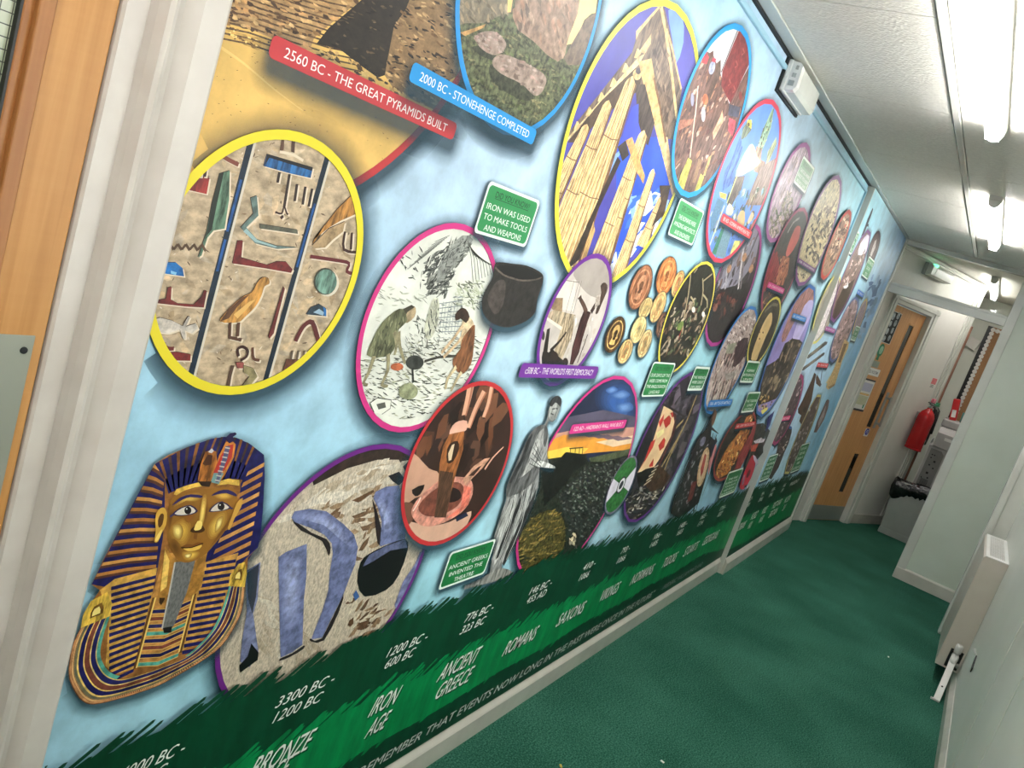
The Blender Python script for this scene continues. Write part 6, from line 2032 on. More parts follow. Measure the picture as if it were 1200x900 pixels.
a.poly(KK, [(325, 400), (333, 420), (300, 530), (285, 580), (290, 500)], (206, 130, 130), SOFT, 2)
a.poly(KK, [(330, 350), (338, 380), (325, 400), (300, 480), (300, 430)], (40, 42, 60), PHOTO)
a.poly(KK, [(190, 620), (220, 610), (190, 720), (160, 740)], (120, 50, 50), STREAK)
finish(a)

# ---------- red coated guards and poppy (cut-outs by the strip)
a = Art('guards_picture', MURAL[0], 0, 2, 'cut-out picture of red-coated figures beside the grey strip')
a.poly(F4, [(480, 100), (470, 200), (440, 300), (380, 430), (330, 520), (290, 510), (320, 400), (390, 270), (430, 200), (450, 130)], (150, 60, 62), STREAK)
a.poly(F4, [(440, 300), (480, 120), (540, 110), (600, 180), (560, 280), (480, 440), (420, 500), (370, 510)], (64, 62, 58), STREAK)
a.poly(F4, [(455, 270), (520, 240), (560, 250), (540, 280), (470, 290)], (216, 206, 214), PHOTO)
a.poly(F4, [(430, 310), (500, 285), (470, 360), (430, 360)], (190, 84, 66), PHOTO)
a.poly(F4, [(480, 330), (540, 290), (540, 370), (480, 440), (460, 400)], (26, 26, 26), PHOTO)
a.strokes(F4, [(510, 120), (580, 120), (560, 250), (500, 240)], 20, 14, 4, 1.9, [(30, 34, 40), (110, 130, 140), (60, 70, 80)], PHOTO, 0.3, 3, 201)
a.poly(F4, [(580, 60), (640, 0), (600, 130), (560, 190)], (44, 48, 110), SOFT)
finish(a)
a = Art('poppy_picture', MURAL[0], 0, 3, 'cut-out picture of a red poppy by the foot of the grey strip')
a.poly(F4, [(440, 395), (470, 420), (470, 480), (430, 600), (370, 690), (335, 680), (345, 620), (390, 500)], (190, 34, 58), SOFT, 2)
a.poly(F4, [(450, 390), (470, 400), (500, 460), (480, 480), (455, 430)], (206, 190, 214), SOFT)
a.ell(F4, (410, 555), 12, 40, (90, 24, 34), PHOTO, 0.4)
a.poly(F4, [(365, 575), (380, 560), (370, 640), (350, 660)], (150, 120, 140), SOFT)
a.poly(F4, [(375, 660), (400, 650), (390, 675), (370, 680)], (40, 30, 36))
finish(a)

# ================= far panel =================
# spire and white scene
pts = tp(F1, [(880, 545), (894, 590), (880, 700), (760, 680), (830, 570)]) + tp(F2, [(1050, 240), (930, 520), (868, 610), (850, 560), (890, 380)])
a = picture('factory_picture', 'grey and white street scene in a violet-rimmed oval under the dark spire', fit_ellipse(pts), (120, 64, 130), (132, 108, 98), side=1, tier=1, mat=STREAK, rimw=0.02)
a.poly(F1, [(810, 640), (870, 560), (890, 600), (860, 720), (790, 740)], (222, 214, 228), SOFT, 2)
a.strokes(PX, tp(F1, [(740, 780), (870, 680), (850, 800)]) + tp(F2, [(1080, 100), (1040, 230), (960, 300), (960, 200)]), 70, 2.4, 0.7, 1.9, [(214, 190, 180), (150, 116, 104), (96, 76, 70), (226, 206, 200)], PHOTO, 0.5, 5, 211)
a.poly(F2, [(960, 280), (1060, 200), (1000, 380), (920, 540), (870, 590), (860, 540), (900, 400)], (70, 58, 48), STREAK)
a.poly(F2, [(960, 265), (990, 255), (1000, 220), (1005, 265), (985, 285), (965, 285)], (236, 236, 238))
finish(a, 'violet rim')
a = Art('spire_picture', MURAL[1], 1, 2, 'cut-out picture of a tall thin dark spire')
a.poly(F1, [(918, 325), (922, 340), (895, 420), (870, 480), (840, 560), (815, 580), (850, 490), (875, 420)], (54, 56, 66), PHOTO)
a.poly(F1, [(862, 462), (884, 470), (880, 492), (856, 486)], (46, 48, 58))
finish(a)
pts = tp(F1, [(975, 528), (986, 560), (962, 690), (910, 810), (880, 800), (880, 700), (920, 590)])
a = picture('rocket_picture', 'dark picture with a pale streak in a black-rimmed oval near the far end', fit_ellipse(pts), (60, 44, 56), (96, 74, 74), side=1, tier=1, mat=STREAK, rimw=0.02)
a.poly(F1, [(935, 620), (955, 600), (940, 680), (905, 760), (895, 740)], (206, 196, 192), PHOTO)
finish(a)
x0, x1, z0, z1 = spanx((1001.3, 266.7), (1007.3, 272.7), (996.7, 299), (990.7, 293), 1)
fact_sign('green fact sign beside the thin spire', None, ['FACTORIES', 'CHANGED', 'BRITAIN'], x0, x1, z0, z1, side=1, green=(46, 140, 84))
x0, x1, z0, z1 = spanx((1018, 300), (1024.5, 305), (1016.5, 329), (1010, 322.5), 1)
fact_sign('green fact sign near the top of the far end', None, ['MEN WALKED', 'ON THE', 'MOON'], x0, x1, z0, z1, side=1, green=(84, 150, 104))
# faint blue shapes at the far edge
a = Art('globe_picture', MURAL[1], 1, 1, 'faint blue round shapes printed at the far edge')
a.strokes(PX, [(1016, 335), (1036, 300), (1030, 345), (1012, 390), (1004, 400), (1006, 370)], 26, 5, 2.2, 2.0, [(86, 130, 180), (120, 160, 200), (64, 104, 156), (150, 180, 210)], SOFT, 0.3, 5, 221)
finish(a)
pts = [(1005, 349), (1006.5, 357), (998.7, 382), (988, 406.7), (979, 424), (974, 424), (973, 417), (977.3, 393.3), (986.7, 370), (996, 355)]
a = picture('war_street_picture', 'pinkish brown ruined street in a blue-rimmed oval', fit_ellipse(pts), (70, 92, 150), (150, 124, 122), side=1, tier=1, mat=STREAK, rimw=0.02)
a.strokes(PX, pts, 80, 3.2, 1.0, 1.95, [(190, 166, 166), (110, 88, 86), (206, 180, 176), (84, 64, 62), (160, 130, 124)], PHOTO, 0.4, 6, 222)
finish(a, 'blue rim')
x0, x1, z0, z1 = spanx((1005, 339), (1012.4, 343.3), (1011, 349), (1003.8, 344), 1)
banner('blue caption banner at the top of the ruined street', '1940 - THE BLITZ', x0, x1, z0, z1, (40, 110, 200), side=1, tier=5)
pts = [(1013, 352), (1015, 362), (1009, 375), (1003, 392), (999, 392), (1001, 380), (1007, 362)]
a = picture('face_picture', 'small pink and blue portrait in a yellow-rimmed oval at the far edge', fit_ellipse(pts), (196, 170, 90), (150, 130, 140), side=1, tier=1, mat=STREAK, rimw=0.018)
finish(a, 'yellow rim')
x0, x1, z0, z1 = spanx((1001.3, 382.7), (1008, 381), (1003.3, 398.7), (996.7, 400.5), 1)
fact_sign('narrow green fact sign beside the ruined street', None, ['CHILDREN', 'WERE', 'EVACUATED'], x0, x1, z0, z1, side=1, green=(60, 130, 86))
x0, x1, z0, z1 = spanx((968, 381), (978.7, 386.5), (977, 391), (966.7, 386.7), 1)
banner('magenta caption banner under the grey figure', '1863 - FIRST UNDERGROUND', x0, x1, z0, z1, (160, 52, 140), side=1, tier=5)
# pens
for P, lab in (([(780, 145), (800, 120), (950, 0), (972, 5), (965, 25), (800, 152)], 'upper of two dark pens on the far panel'), ([(735, 258), (760, 225), (935, 98), (948, 100), (940, 120), (760, 255)], 'lower of two dark pens on the far panel')):
    a = Art('pen_picture', MURAL[1], 1, 2, lab)
    a.poly(F3, P, (66, 66, 66), PHOTO)
    a.poly(F3, [lerp(P[0], P[3], 0.15), lerp(P[1], P[2], 0.2), lerp(P[2], P[3], 0.3), lerp(P[5], P[4], 0.4)], (130, 124, 110), PHOTO)
    finish(a)
# wooden rifle-like tan shape
a = Art('wooden_toy_picture', MURAL[1], 1, 3, 'cut-out picture of a long tan wooden object')
a.poly(F3, [(1120, -20), (1160, 10), (1150, 60), (1100, 170), (1070, 270), (1040, 370), (975, 425), (958, 400), (985, 330), (1030, 230), (1080, 90)], (206, 176, 120), PHOTO)
a.poly(F3, [(1115, 20), (1145, 20), (1085, 185), (1062, 185)], (110, 82, 50), PHOTO)
a.poly(F3, [(1000, 290), (1010, 260), (970, 370), (955, 365)], (222, 206, 160), SOFT)
a.poly(F3, [(975, 400), (1040, 370), (1030, 390), (985, 420)], (150, 120, 76), PHOTO)
finish(a)
x0, x1, z0, z1 = spanx((958, 424.5), (970.7, 426), (969, 431), (956.7, 430), 1)
banner('red caption banner beside the wooden object', '1914 - THE GREAT WAR', x0, x1, z0, z1, (206, 52, 62), side=1, tier=5)
pts = [(939.5, 437), (941.5, 443), (938.7, 460), (930.7, 485), (920, 508), (909, 520), (904.5, 520), (904, 513), (908, 495), (917, 470), (930, 446)]
a = picture('soldiers_picture', 'crowd of soldiers in a magenta-rimmed oval on the far panel', fit_ellipse(pts), (170, 44, 112), (86, 72, 76), side=1, tier=1, mat=STREAK, rimw=0.022)
a.strokes(PX, pts, 70, 2.6, 0.9, 1.95, [(150, 130, 134), (60, 50, 54), (110, 92, 96), (196, 176, 176)], PHOTO, 0.3, 6, 231)
finish(a, 'magenta rim')
x0, x1, z0, z1 = spanx((912, 488.7), (926, 486.7), (925, 492), (911, 494), 1)
banner('pink caption banner across the soldiers', '1939 - WORLD WAR II', x0, x1, z0, z1, (214, 54, 120), side=1, tier=5)
a = Art('brown_figure_picture', MURAL[1], 1, 2, 'cut-out picture of a brown guitar-shaped figure')
a.poly(F3, [(855, 275), (870, 290), (850, 400), (830, 520), (790, 620), (740, 730), (722, 700), (740, 650), (712, 630), (712, 590), (750, 520), (790, 430), (830, 340)], (84, 64, 50), STREAK)
a.poly(F3, [(880, 290), (900, 330), (918, 380), (905, 400), (870, 370), (868, 320)], (96, 76, 66), PHOTO)
a.line(F3, [(925, 235), (905, 400)], 0.012, (90, 110, 140))
a.ell(F3, (770, 600), 14, 26, (40, 32, 28), PHOTO, 0.4)
finish(a)
pts = [(960.5, 464.5), (962, 470), (955, 486), (945, 512), (935, 535), (922.5, 559), (920.5, 556), (922, 545), (932, 513), (947, 481)]
a = picture('tall_crowd_picture', 'tall dark crowd scene in a yellow-rimmed oval near the far post', fit_ellipse(pts), (206, 188, 110), (92, 78, 74), side=1, tier=1, mat=STREAK, rimw=0.018)
a.strokes(PX, pts, 60, 2.8, 0.8, 1.95, [(150, 136, 130), (60, 50, 46), (176, 164, 164), (110, 92, 84)], PHOTO, 0.3, 6, 232)
finish(a, 'yellow rim')
a = Art('slim_figure_picture', MURAL[1], 1, 1, 'cut-out picture of a slim figure next to the far post')
a.poly(F3, [(975, 508), (988, 520), (975, 590), (940, 690), (875, 800), (850, 800), (880, 700), (930, 590), (960, 520)], (112, 84, 84), STREAK)
a.poly(F3, [(940, 600), (960, 560), (940, 660), (890, 760), (890, 710)], (176, 160, 160), PHOTO)
finish(a)
a = Art('dancing_figure_picture', MURAL[1], 1, 2, 'cut-out picture of a dark standing figure beside a green sign')
a.poly(F4, [(790, 145), (808, 160), (805, 200), (780, 290), (740, 380), (690, 510), (625, 612), (605, 600), (640, 470), (670, 380), (690, 280), (750, 210)], (70, 62, 60), STREAK)
a.strokes(F4, [(690, 290), (790, 190), (770, 300), (700, 420)], 24, 10, 5, 1.9, [(196, 180, 170), (120, 100, 96), (40, 36, 36)], PHOTO, 0.5, 4, 233)
a.ell(F4, (795, 158), 12, 14, (40, 90, 160))
finish(a)
x0, x1, z0, z1 = spanx((900, 534.7), (911, 531.3), (901.3, 560), (890, 565.3), 1)
fact_sign('striped green fact sign on the lower far panel', None, ['THE FIRST', 'TELEVISION', 'WAS SEEN', 'IN 1926', 'IN LONDON'], x0, x1, z0, z1, side=1, green=(40, 120, 74))
x0, x1, z0, z1 = spanx((937.3, 521), (947.3, 519), (937.3, 550.7), (928, 552.7), 1)
fact_sign('tall green fact sign next to the far post', None, ['THE WORLD', 'WIDE WEB', 'BEGAN IN', '1989', 'SWITZERLAND'], x0, x1, z0, z1, side=1, green=(54, 126, 80))

# ---------- fact signs on the near panel
S = [('green fact sign above the forge oval', ['IRON WAS USED', 'TO MAKE TOOLS', 'AND WEAPONS'], (571, 209), (630, 236), (612, 291), (553, 269), (44, 136, 78)),
     ('green fact sign below the blue crowd oval', ['THE ROMANS WERE', 'AMAZING ARCHITECTS', 'AND ENGINEERS'], (794, 230), (822.6, 247.3), (808, 288), (780, 273.3), (70, 154, 96)),
     ('green fact sign with five lines under the dark warriors', ['OUR DAYS OF THE', 'WEEK COME FROM', 'THE ANGLO-SAXON', 'LANGUAGE'], (762, 422.7), (788.3, 424), (775.3, 463.3), (748.7, 463.3), (44, 130, 70)),
     ('green fact sign at the top of the longship', ['THE VIKINGS', 'WERE GREAT', 'EXPLORERS'], (812.7, 428), (829.3, 429.3), (819.3, 457), (802, 456), (44, 126, 70)),
     ('green fact sign below the pale face portrait', ['NORMANS', 'INTRODUCED', 'SURNAMES'], (874, 421.3), (888, 422.7), (879.3, 448), (864, 446.7), (44, 126, 70)),
     ('green fact sign left of the crowd with the lilac sky', ['THE TUDORS', 'LOVED', 'JOUSTING'], (874.7, 458), (888.7, 458.3), (880, 482), (866, 482), (44, 122, 66)),
     ('striped green fact sign below the burning town', ['THE FIRE', 'BURNED FOR', 'FOUR DAYS', 'AND BEGAN', 'IN A BAKERY'], (850.7, 552), (868.3, 547.3), (858, 576), (840.7, 582), (40, 118, 66)),
     ('green fact sign at the foot of the statue', ['ANCIENT GREEKS', 'INVENTED THE', 'THEATRE'], (524, 645), (576, 630), (566, 669), (510, 690), (30, 118, 62))]
for lab, lines, tl, tr, br, bl, g in S:
    x0, x1, z0, z1 = spanx(tl, tr, br, bl)
    fact_sign(lab, 'DID YOU KNOW?', lines, x0, x1, z0, z1, green=g)

# ---------- green brushed timeline bands
def band(name, side, label, zt, zb, col, seed, sp=0.017, ln=0.10):
    a = Art(name, MURAL[side], side, 0, label)
    x0, x1 = a.bounds[0][0], a.bounds[1][0]
    n = int((x1 - x0) / 0.05)
    for i in range(n):
        xa_, xb_ = x0 + (x1 - x0) * i / n, x0 + (x1 - x0) * (i + 1) / n
        a.raw([(xa_, zb(xa_)), (xb_, zb(xb_)), (xb_, zt(xb_) - 0.02), (xa_, zt(xa_) - 0.02)], col, BRUSH)
    a.k += 1
    r = random.Random(seed)
    x = x0 - 0.1
    c_ = 0
    while x < x1:
        for edge, sg in ((zt, 1), (zb, -1)):
            L = ln * r.uniform(0.5, 1.25)
            w = r.uniform(0.004, 0.009)
            zz = edge(x) - 0.022 * sg
            dx, dz = L, L * 0.5
            s0 = (x, zz - dz * 0.5) if sg > 0 else (x + dx, zz + dz * 0.5)
            s1 = (x + dx, zz + dz * r.uniform(0.35, 0.75)) if sg > 0 else (x, zz - dz * r.uniform(0.2, 0.6))
            d = math.hypot(s1[0] - s0[0], s1[1] - s0[1])
            nx, nz = -(s1[1] - s0[1]) / d * w, (s1[0] - s0[0]) / d * w
            tip = (s1[0] + (s1[0] - s0[0]) / d * w * 1.2, s1[1] + (s1[1] - s0[1]) / d * w * 1.2)
            kk = a.k
            a.k += c_ % 24
            c_ += 1
            a.raw([(s0[0] + nx, s0[1] + nz), (s1[0] + nx * .8, s1[1] + nz * .8), tip, (s1[0] - nx * .8, s1[1] - nz * .8), (s0[0] - nx, s0[1] - nz)], col, BRUSH)
            a.k = kk
        x += sp * r.uniform(0.6, 1.4)
    a.k += 25
    return a.build()


def along(pts):
    def f(x):
        x = min(max(x, pts[0][0]), pts[-1][0])
        for (xa_, za_), (xb_, zb_) in zip(pts, pts[1:]):
            if x <= xb_:
                return za_ + (zb_ - za_) * (x - xa_) / (xb_ - xa_) + 0.005 * math.sin(x * 9)
        return pts[-1][1]
    return f


ztop = along([(0.72, .57), (1.6, .60), (2.4, .60), (3.3, .562), (4.3, .54), (4.95, .562), (5.5, .545), (6.8, .49)])
zmid = along([(0.72, .41), (2.5, .385), (4.5, .38), (5.1, .356), (6.8, .345)])
zlow = along([(0.72, .205), (3.0, .215), (4.5, .21), (5.0, .15), (6.8, .124)])
for sd in (0, 1):
    band('green_band', sd, 'dark green brushed band of the timeline', ztop, lambda x: 0.10, (4, 62, 38), 5 + sd)
    band('bright_green_band', sd, 'brighter green brushed band of the timeline', zmid, zlow, (2, 132, 70), 15 + sd)

eras = [  # words, left and right ends of the baseline (pixels), capital height in metres, side, big
    ('3300 BC -', Z14((65, 605)), Z14((355, 478)), .026, 0), ('1200 BC', Z14((55, 672)), Z14((290, 570)), .026, 0),
    ('4000 BC -', (128, 915), (215, 872), .026, 0), ('3300 BC', (122, 932), (190, 902), .026, 0),
    ('BRONZE', (284, 908), Z14((245, 790)), .052, 0), ('AGE', (296, 922), Z14((140, 905)), .052, 0),
    ('1200 BC -', Z14((590, 370)), Z14((790, 283)), .026, 0), ('600 BC', Z14((578, 425)), Z14((725, 358)), .026, 0),
    ('IRON', Z14((505, 645)), Z14((648, 578)), .052, 0), ('AGE', Z14((488, 745)), Z14((600, 690)), .052, 0),
    ('776 BC -', Z14((955, 208)), Z14((1098, 148)), .026, 0), ('323 BC', Z14((936, 262)), Z14((1055, 212)), .026, 0),
    ('ANCIENT', Z14((828, 480)), Z14((1025, 388)), .052, 0), ('GREECE', Z14((815, 565)), Z14((990, 480)), .052, 0),
    ('ROMANS', Z14((1138, 358)), Z15((95, 288)), .052, 0), ('146 BC -', Z15((62, 80)), Z15((172, 32)), .026, 0), ('455 AD', Z15((48, 120)), Z15((142, 84)), .026, 0),
    ('SAXONS', Z15((190, 222)), Z15((318, 168)), .052, 0), ('410 -', HH((588, 578)), HH((708, 528)), .026, 0), ('1066', HH((555, 668)), HH((648, 622)), .026, 0),
    ('VIKINGS', HH((728, 858)), HH((908, 758)), .052, 0), ('793 -', HH((922, 438)), HH((1012, 390)), .026, 0), ('1066', HH((890, 518)), HH((968, 480)), .026, 0),
    ('NORMANS', II((122, 892)), II((355, 772)), .052, 0), ('1066 -', II((356, 442)), II((452, 392)), .026, 0), ('1485', II((322, 522)), II((402, 480)), .026, 0),
    ('TUDORS', II((438, 730)), II((592, 640)), .052, 0), ('1485 -', II((618, 330)), II((706, 287)), .026, 0), ('1603', II((590, 407)), II((658, 362)), .026, 0),
    ('STUARTS', II((656, 617)), II((808, 525)), .052, 0), ('1603 -', II((832, 242)), II((906, 200)), .026, 0), ('1714', II((802, 317)), II((864, 272)), .026, 0),
    ('GEORGIANS', II((846, 513)), II((1014, 406)), .052, 0), ('1714 -', II((1028, 157)), II((1096, 117)), .026, 0), ('1837', II((1002, 222)), II((1058, 181)), .026, 0),
    ('VICTORIANS', GG((222, 712)), GG((348, 622)), .05, 1), ('1837 -', GG((372, 403)), GG((422, 365)), .028, 1), ('1901', GG((352, 457)), GG((392, 425)), .028, 1),
    ('WORLD', GG((388, 582)), GG((462, 527)), .05, 1), ('WAR I', GG((360, 668)), GG((408, 627)), .05, 1), ('1914 -', GG((496, 347)), GG((534, 317)), .028, 1), ('1918', GG((472, 400)), GG((512, 373)), .028, 1),
    ('WORLD', GG((492, 532)), GG((557, 474)), .05, 1), ('WAR II', GG((466, 612)), GG((518, 567)), .05, 1), ('1939 -', GG((592, 307)), GG((636, 276)), .028, 1), ('1945', GG((572, 352)), GG((608, 330)), .028, 1),
    ('POST-WAR', GG((598, 472)), GG((692, 408)), .05, 1), ('BRITAIN', GG((566, 557)), GG((652, 492)), .05, 1), ('1945 -', GG((706, 262)), GG((740, 237)), .028, 1), ('1999', GG((686, 308)), GG((712, 290)), .028, 1),
    ('PRESENT', GG((776, 238)), GG((858, 205)), .028, 1), ('MODERN', GG((714, 417)), GG((778, 370)), .05, 1), ('DAY', GG((698, 487)), GG((732, 458)), .05, 1)]
for txt, p, q, h, sd in eras:
    big = h > .04
    a = Art('period_name' if big else 'date_lettering', MURAL[sd], sd, 0, 'white slanted lettering ' + txt)
    A, B = on_y(p[0], p[1], a.y), on_y(q[0], q[1], a.y)
    zb = (A.z + B.z) / 2
    k = 0.42 * h
    a.k = 4
    letter(a, txt, A.x, B.x - k, zb, h, (240, 241, 234), 0.36, 0.0 if not big else 0.004)
    o = a.build()
    if big:
        sh = Art('lettering_shadow', o, sd, 0, 'dark green printed edge behind the letters', fixed=True)
        sh.lev = a.lev
        letter(sh, txt, A.x + 0.006, B.x - k + 0.006, zb - 0.006, h, (2, 72, 40), 0.36, 0.01)
        sh.build()
# the quotation along the foot of the near panel
full_ = '"REMEMBER THAT EVENTS NOW LONG IN THE PAST WERE ONCE IN THE FUTURE."'
def width(t_):
    vs, _ = text_mesh(t_, 0.0)
    return max(v[0] for v in vs) - min(v[0] for v in vs)
fr_ = (width('"REMEMBER T') - width('T')) / width(full_)
xa_, xb_ = on_y(490, 866).x, on_y(763.5, 692.7).x
xs_ = (xa_ - fr_ * xb_) / (1 - fr_)
for txt, xl, xr, h, c_, lab in ((full_, xs_, xb_, 0.030, (206, 210, 206), 'white slanted quotation along the foot of the mural'),
                                ('- FREDERIC WILLIAM MAITLAND', on_y(771.4, 689.6).x, on_y(820, 660.5).x, 0.026, (150, 160, 156), 'small slanted author credit after the quotation')):
    a = Art('quotation_lettering', MURAL[0], 0, 0, lab)
    letter(a, txt, xl, xr, 0.128, h, c_, 0.3)
    a.build()
for k in MURAL:
    base = Vector((0.7215, -0.0005, 0.1)) if k == 0 else Vector((STEP + 0.006, YF, 0.0))
    MURAL[k].location = base
    for ch in MURAL[k].children:
        ch.location = -base
# ------------------------------------------------------------------ things in the corridor
def text_flat(s, w, h, mat, name='lettering', bold=0.01):
    """a text mesh in the local x-z plane, centred, facing -y"""
    vs, fs = text_mesh(s, bold)
    ax, bx_ = min(v[0] for v in vs), max(v[0] for v in vs)
    me = bpy.data.meshes.new(name)
    me.from_pydata([((v[0] - (ax + bx_) / 2) / (bx_ - ax) * w, 0.0, (v[1] - 0.35) / 0.70 * h) for v in vs], [], fs)
    me.materials.append(mat)
    o = bpy.data.objects.new(name, me)
    COL.objects.link(o)
    return o


def aw(s, off, z):
    return AW @ Vector((s, -off, z))


# ---- emergency light high on the mural
e = empty('emergency_light', (3.015, 0.0, 2.285), 'white box emergency light above the flags picture, under the ceiling edge', 'emergency light')
obj('lamp_body', bx(-0.155, 0.155, -0.026, -0.0095, -0.004, 0.100, 0.004), M['white_plastic'], e)
bm = bmesh.new()
prof = [(-0.026, 0.0), (-0.026, 0.097), (-0.050, 0.094), (-0.060, 0.084), (-0.062, 0.018), (-0.054, 0.004)]
prism(bm, prof, -0.118, 0.152, 'x')
obj('diffuser', bm, noisy('opal_diffuser', (214, 216, 208), (224, 226, 218), 9.0, 0.16), e)
bm = prism(bmesh.new(), [(a * 1.02, b) for a, b in prof], -0.152, -0.118, 'x')
obj('end_housing', bm, M['white_plastic'], e)
bm = bx(-0.1545, -0.1515, -0.052, -0.032, 0.016, 0.034, 0.001)
box(bm, -0.1545, -0.1515, -0.050, -0.036, 0.044, 0.058, 0.001)
box(bm, -0.1545, -0.1515, -0.050, -0.040, 0.070, 0.084, 0.001)
obj('approval_marks', bm, M['grey'], e)
obj('backplate_or_shade', bx(-0.165, 0.16, -0.0098, 0.0, -0.012, 0.104), M['dark'], e)  # dark sheet standing in for the shade behind and below the lamp

# ---- emergency light over the far door
p = aw(0.38, 0.0, 2.245)
e = empty('emergency_light', p, 'white emergency light with a green lamp over the far wooden door', 'emergency light', ANG)
obj('backplate_or_shade', bx(-0.20, 0.20, -0.035, 0.0, 0.0, 0.10, 0.006), M['grey'], e)
bm = prism(bmesh.new(), [(-0.035, 0.002), (-0.035, 0.098), (-0.072, 0.092), (-0.085, 0.074), (-0.082, 0.012)], -0.13, 0.195, 'x')
obj('diffuser', bm, M['white_plastic'], e)
bm = prism(bmesh.new(), [(-0.035, 0.002), (-0.035, 0.098), (-0.070, 0.092), (-0.082, 0.074), (-0.080, 0.012)], -0.195, -0.13, 'x')
obj('end_housing', bm, M['white_plastic'], e)
obj('indicator_lamp', bx(-0.165, -0.125, -0.087, -0.05, 0.080, 0.102, 0.004), M['led'], e)['label'] = 'glowing green indicator'

# ---- notices on the far door
def notice(name, label, s0, s1, z0, z1, mat, cat, off=-0.0185, th=0.0015, bev=0.0):
    c = aw((s0 + s1) / 2, off, z0)
    e = empty(name, c, label, cat, ANG)
    w = (s1 - s0) / 2
    obj('sheet', bx(-w, w, -th, 0.0, 0.0, z1 - z0, bev), mat, e)
    return e, w, z1 - z0

e, w, h = notice('poster', 'dark narrow poster with pale shapes at the top of the far door', 0.036, 0.197, 1.625, 1.885, M['dark'], 'poster')
bm = bmesh.new()
r = random.Random(4)
for i in range(4):
    for j in range(2):
        cx_, cz_ = -w * 0.45 + j * w * 0.9, h * (0.13 + 0.25 * i) + (0.012 if j else -0.006)
        lathe(bm, [(0.020 + r.uniform(0, .006), -0.0005), (0.020, 0.0005)], 9, Matrix.Translation((cx_, -0.0022, cz_)) @ Matrix.Rotation(math.pi / 2, 4, 'X') @ Matrix.Scale(1.3, 4, (0, 1, 0)))
obj('pale_shapes', bm, noisy('pale_print', (120, 132, 136), (190, 198, 200), 40.0, 0.5), e)
bm = bmesh.new()
for a_, b_, c_, d_ in ((-w - 0.004, w + 0.004, -0.004, 0.0), (-w - 0.004, w + 0.004, h, h + 0.004), (-w - 0.004, -w, 0, h), (w, w + 0.004, 0, h)):
    box(bm, a_, b_, -0.002, 0.0, c_, d_)
obj('border', bm, M['paper'], e)
c = aw(0.105, -0.0185, 1.47)
e = empty('door_sign', c, 'green balloon-shaped sign under the dark poster on the far door', 'sign', ANG)
bm = lathe(bmesh.new(), [(0.045, -0.001), (0.045, 0.001)], 24, Matrix.Translation((0, -0.001, 0.085)) @ Matrix.Rotation(math.pi / 2, 4, 'X') @ Matrix.Scale(1.25, 4, (0, 1, 0)))
prism(bm, [(-0.02, 0.0), (0.02, 0.0), (0.012, 0.05), (-0.012, 0.05)], -0.002, 0.0, 'y')
obj('sheet', bm, M['green'], e)
obj('pale_centre', lathe(bmesh.new(), [(0.028, -0.0008), (0.028, 0.0008)], 20, Matrix.Translation((0.004, -0.0022, 0.088)) @ Matrix.Rotation(math.pi / 2, 4, 'X') @ Matrix.Scale(1.25, 4, (0, 1, 0))), noisy('pale_green_print', (150, 200, 170), (170, 212, 186), 20.0, 0.5), e)
e, w, h = notice('door_note', 'small grey-green note above the white name strip on the far door', 0.045, 0.17, 1.405, 1.462, noisy('grey_green_print', (150, 160, 140), (166, 174, 156), 20.0, 0.5), 'note')
bm = bmesh.new()
for i in range(3):
    box(bm, -w * 0.7, w * 0.7 - 0.01 * i, -0.0022, -0.0014, 0.012 + i * 0.014, 0.017 + i * 0.014)
obj('printed_lines', bm, M['grey'], e)
e, w, h = notice('name_sign', 'white name strip with grey lettering above the framed notice', 0.0, 0.235, 1.335, 1.398, M['paper'], 'sign')
t_ = text_flat('MED ROOM', w * 1.5, 0.026, noisy('grey_ink', (110, 112, 122), (126, 128, 136), 20.0, 0.6))
t_.parent = e
t_.location = (0, -0.0022, h / 2)
e, w, h = notice('framed_notice', 'black framed paper notice in the middle of the far door', 0.012, 0.220, 1.020, 1.302, M['black'], 'notice', th=0.008, bev=0.001)
obj('paper', bx(-w + 0.016, w - 0.006, -0.0095, -0.0078, 0.018, h - 0.014), M['paper'], e)
for z0_, z1_, c_ in ((h * 0.62, h * 0.88, (196, 196, 214)), (h * 0.50, h * 0.56, (226, 190, 130)), (h * 0.2, h * 0.48, (206, 206, 176))):
    obj('printed_block', bx(-w + 0.03, w - 0.022, -0.0102, -0.0094, z0_, z1_), noisy('print_tint', c_, [v - 10 for v in c_], 60.0, 0.7), e)
obj('printed_tree', bx(w - 0.05, w - 0.03, -0.0104, -0.0094, 0.03, 0.062, 0.0004), M['green'], e)
e, w, h = notice('fire_door_sign', 'white square sign with a blue disc low on the far door', 0.40, 0.472, 0.815, 0.90, M['paper'], 'sign')
obj('blue_disc', lathe(bmesh.new(), [(0.031, -0.0006), (0.031, 0.0006)], 24, Matrix.Translation((0, -0.0022, h * 0.52)) @ Matrix.Rotation(math.pi / 2, 4, 'X')), noisy('blue_print', (30, 40, 150), (36, 48, 160), 20.0, 0.4), e)
bm = bmesh.new()
for i in range(3):
    box(bm, -0.018, 0.018, -0.0034, -0.0028, h * 0.52 - 0.013 + i * 0.011, h * 0.52 - 0.009 + i * 0.011)
obj('printed_lines', bm, M['paper'], e)

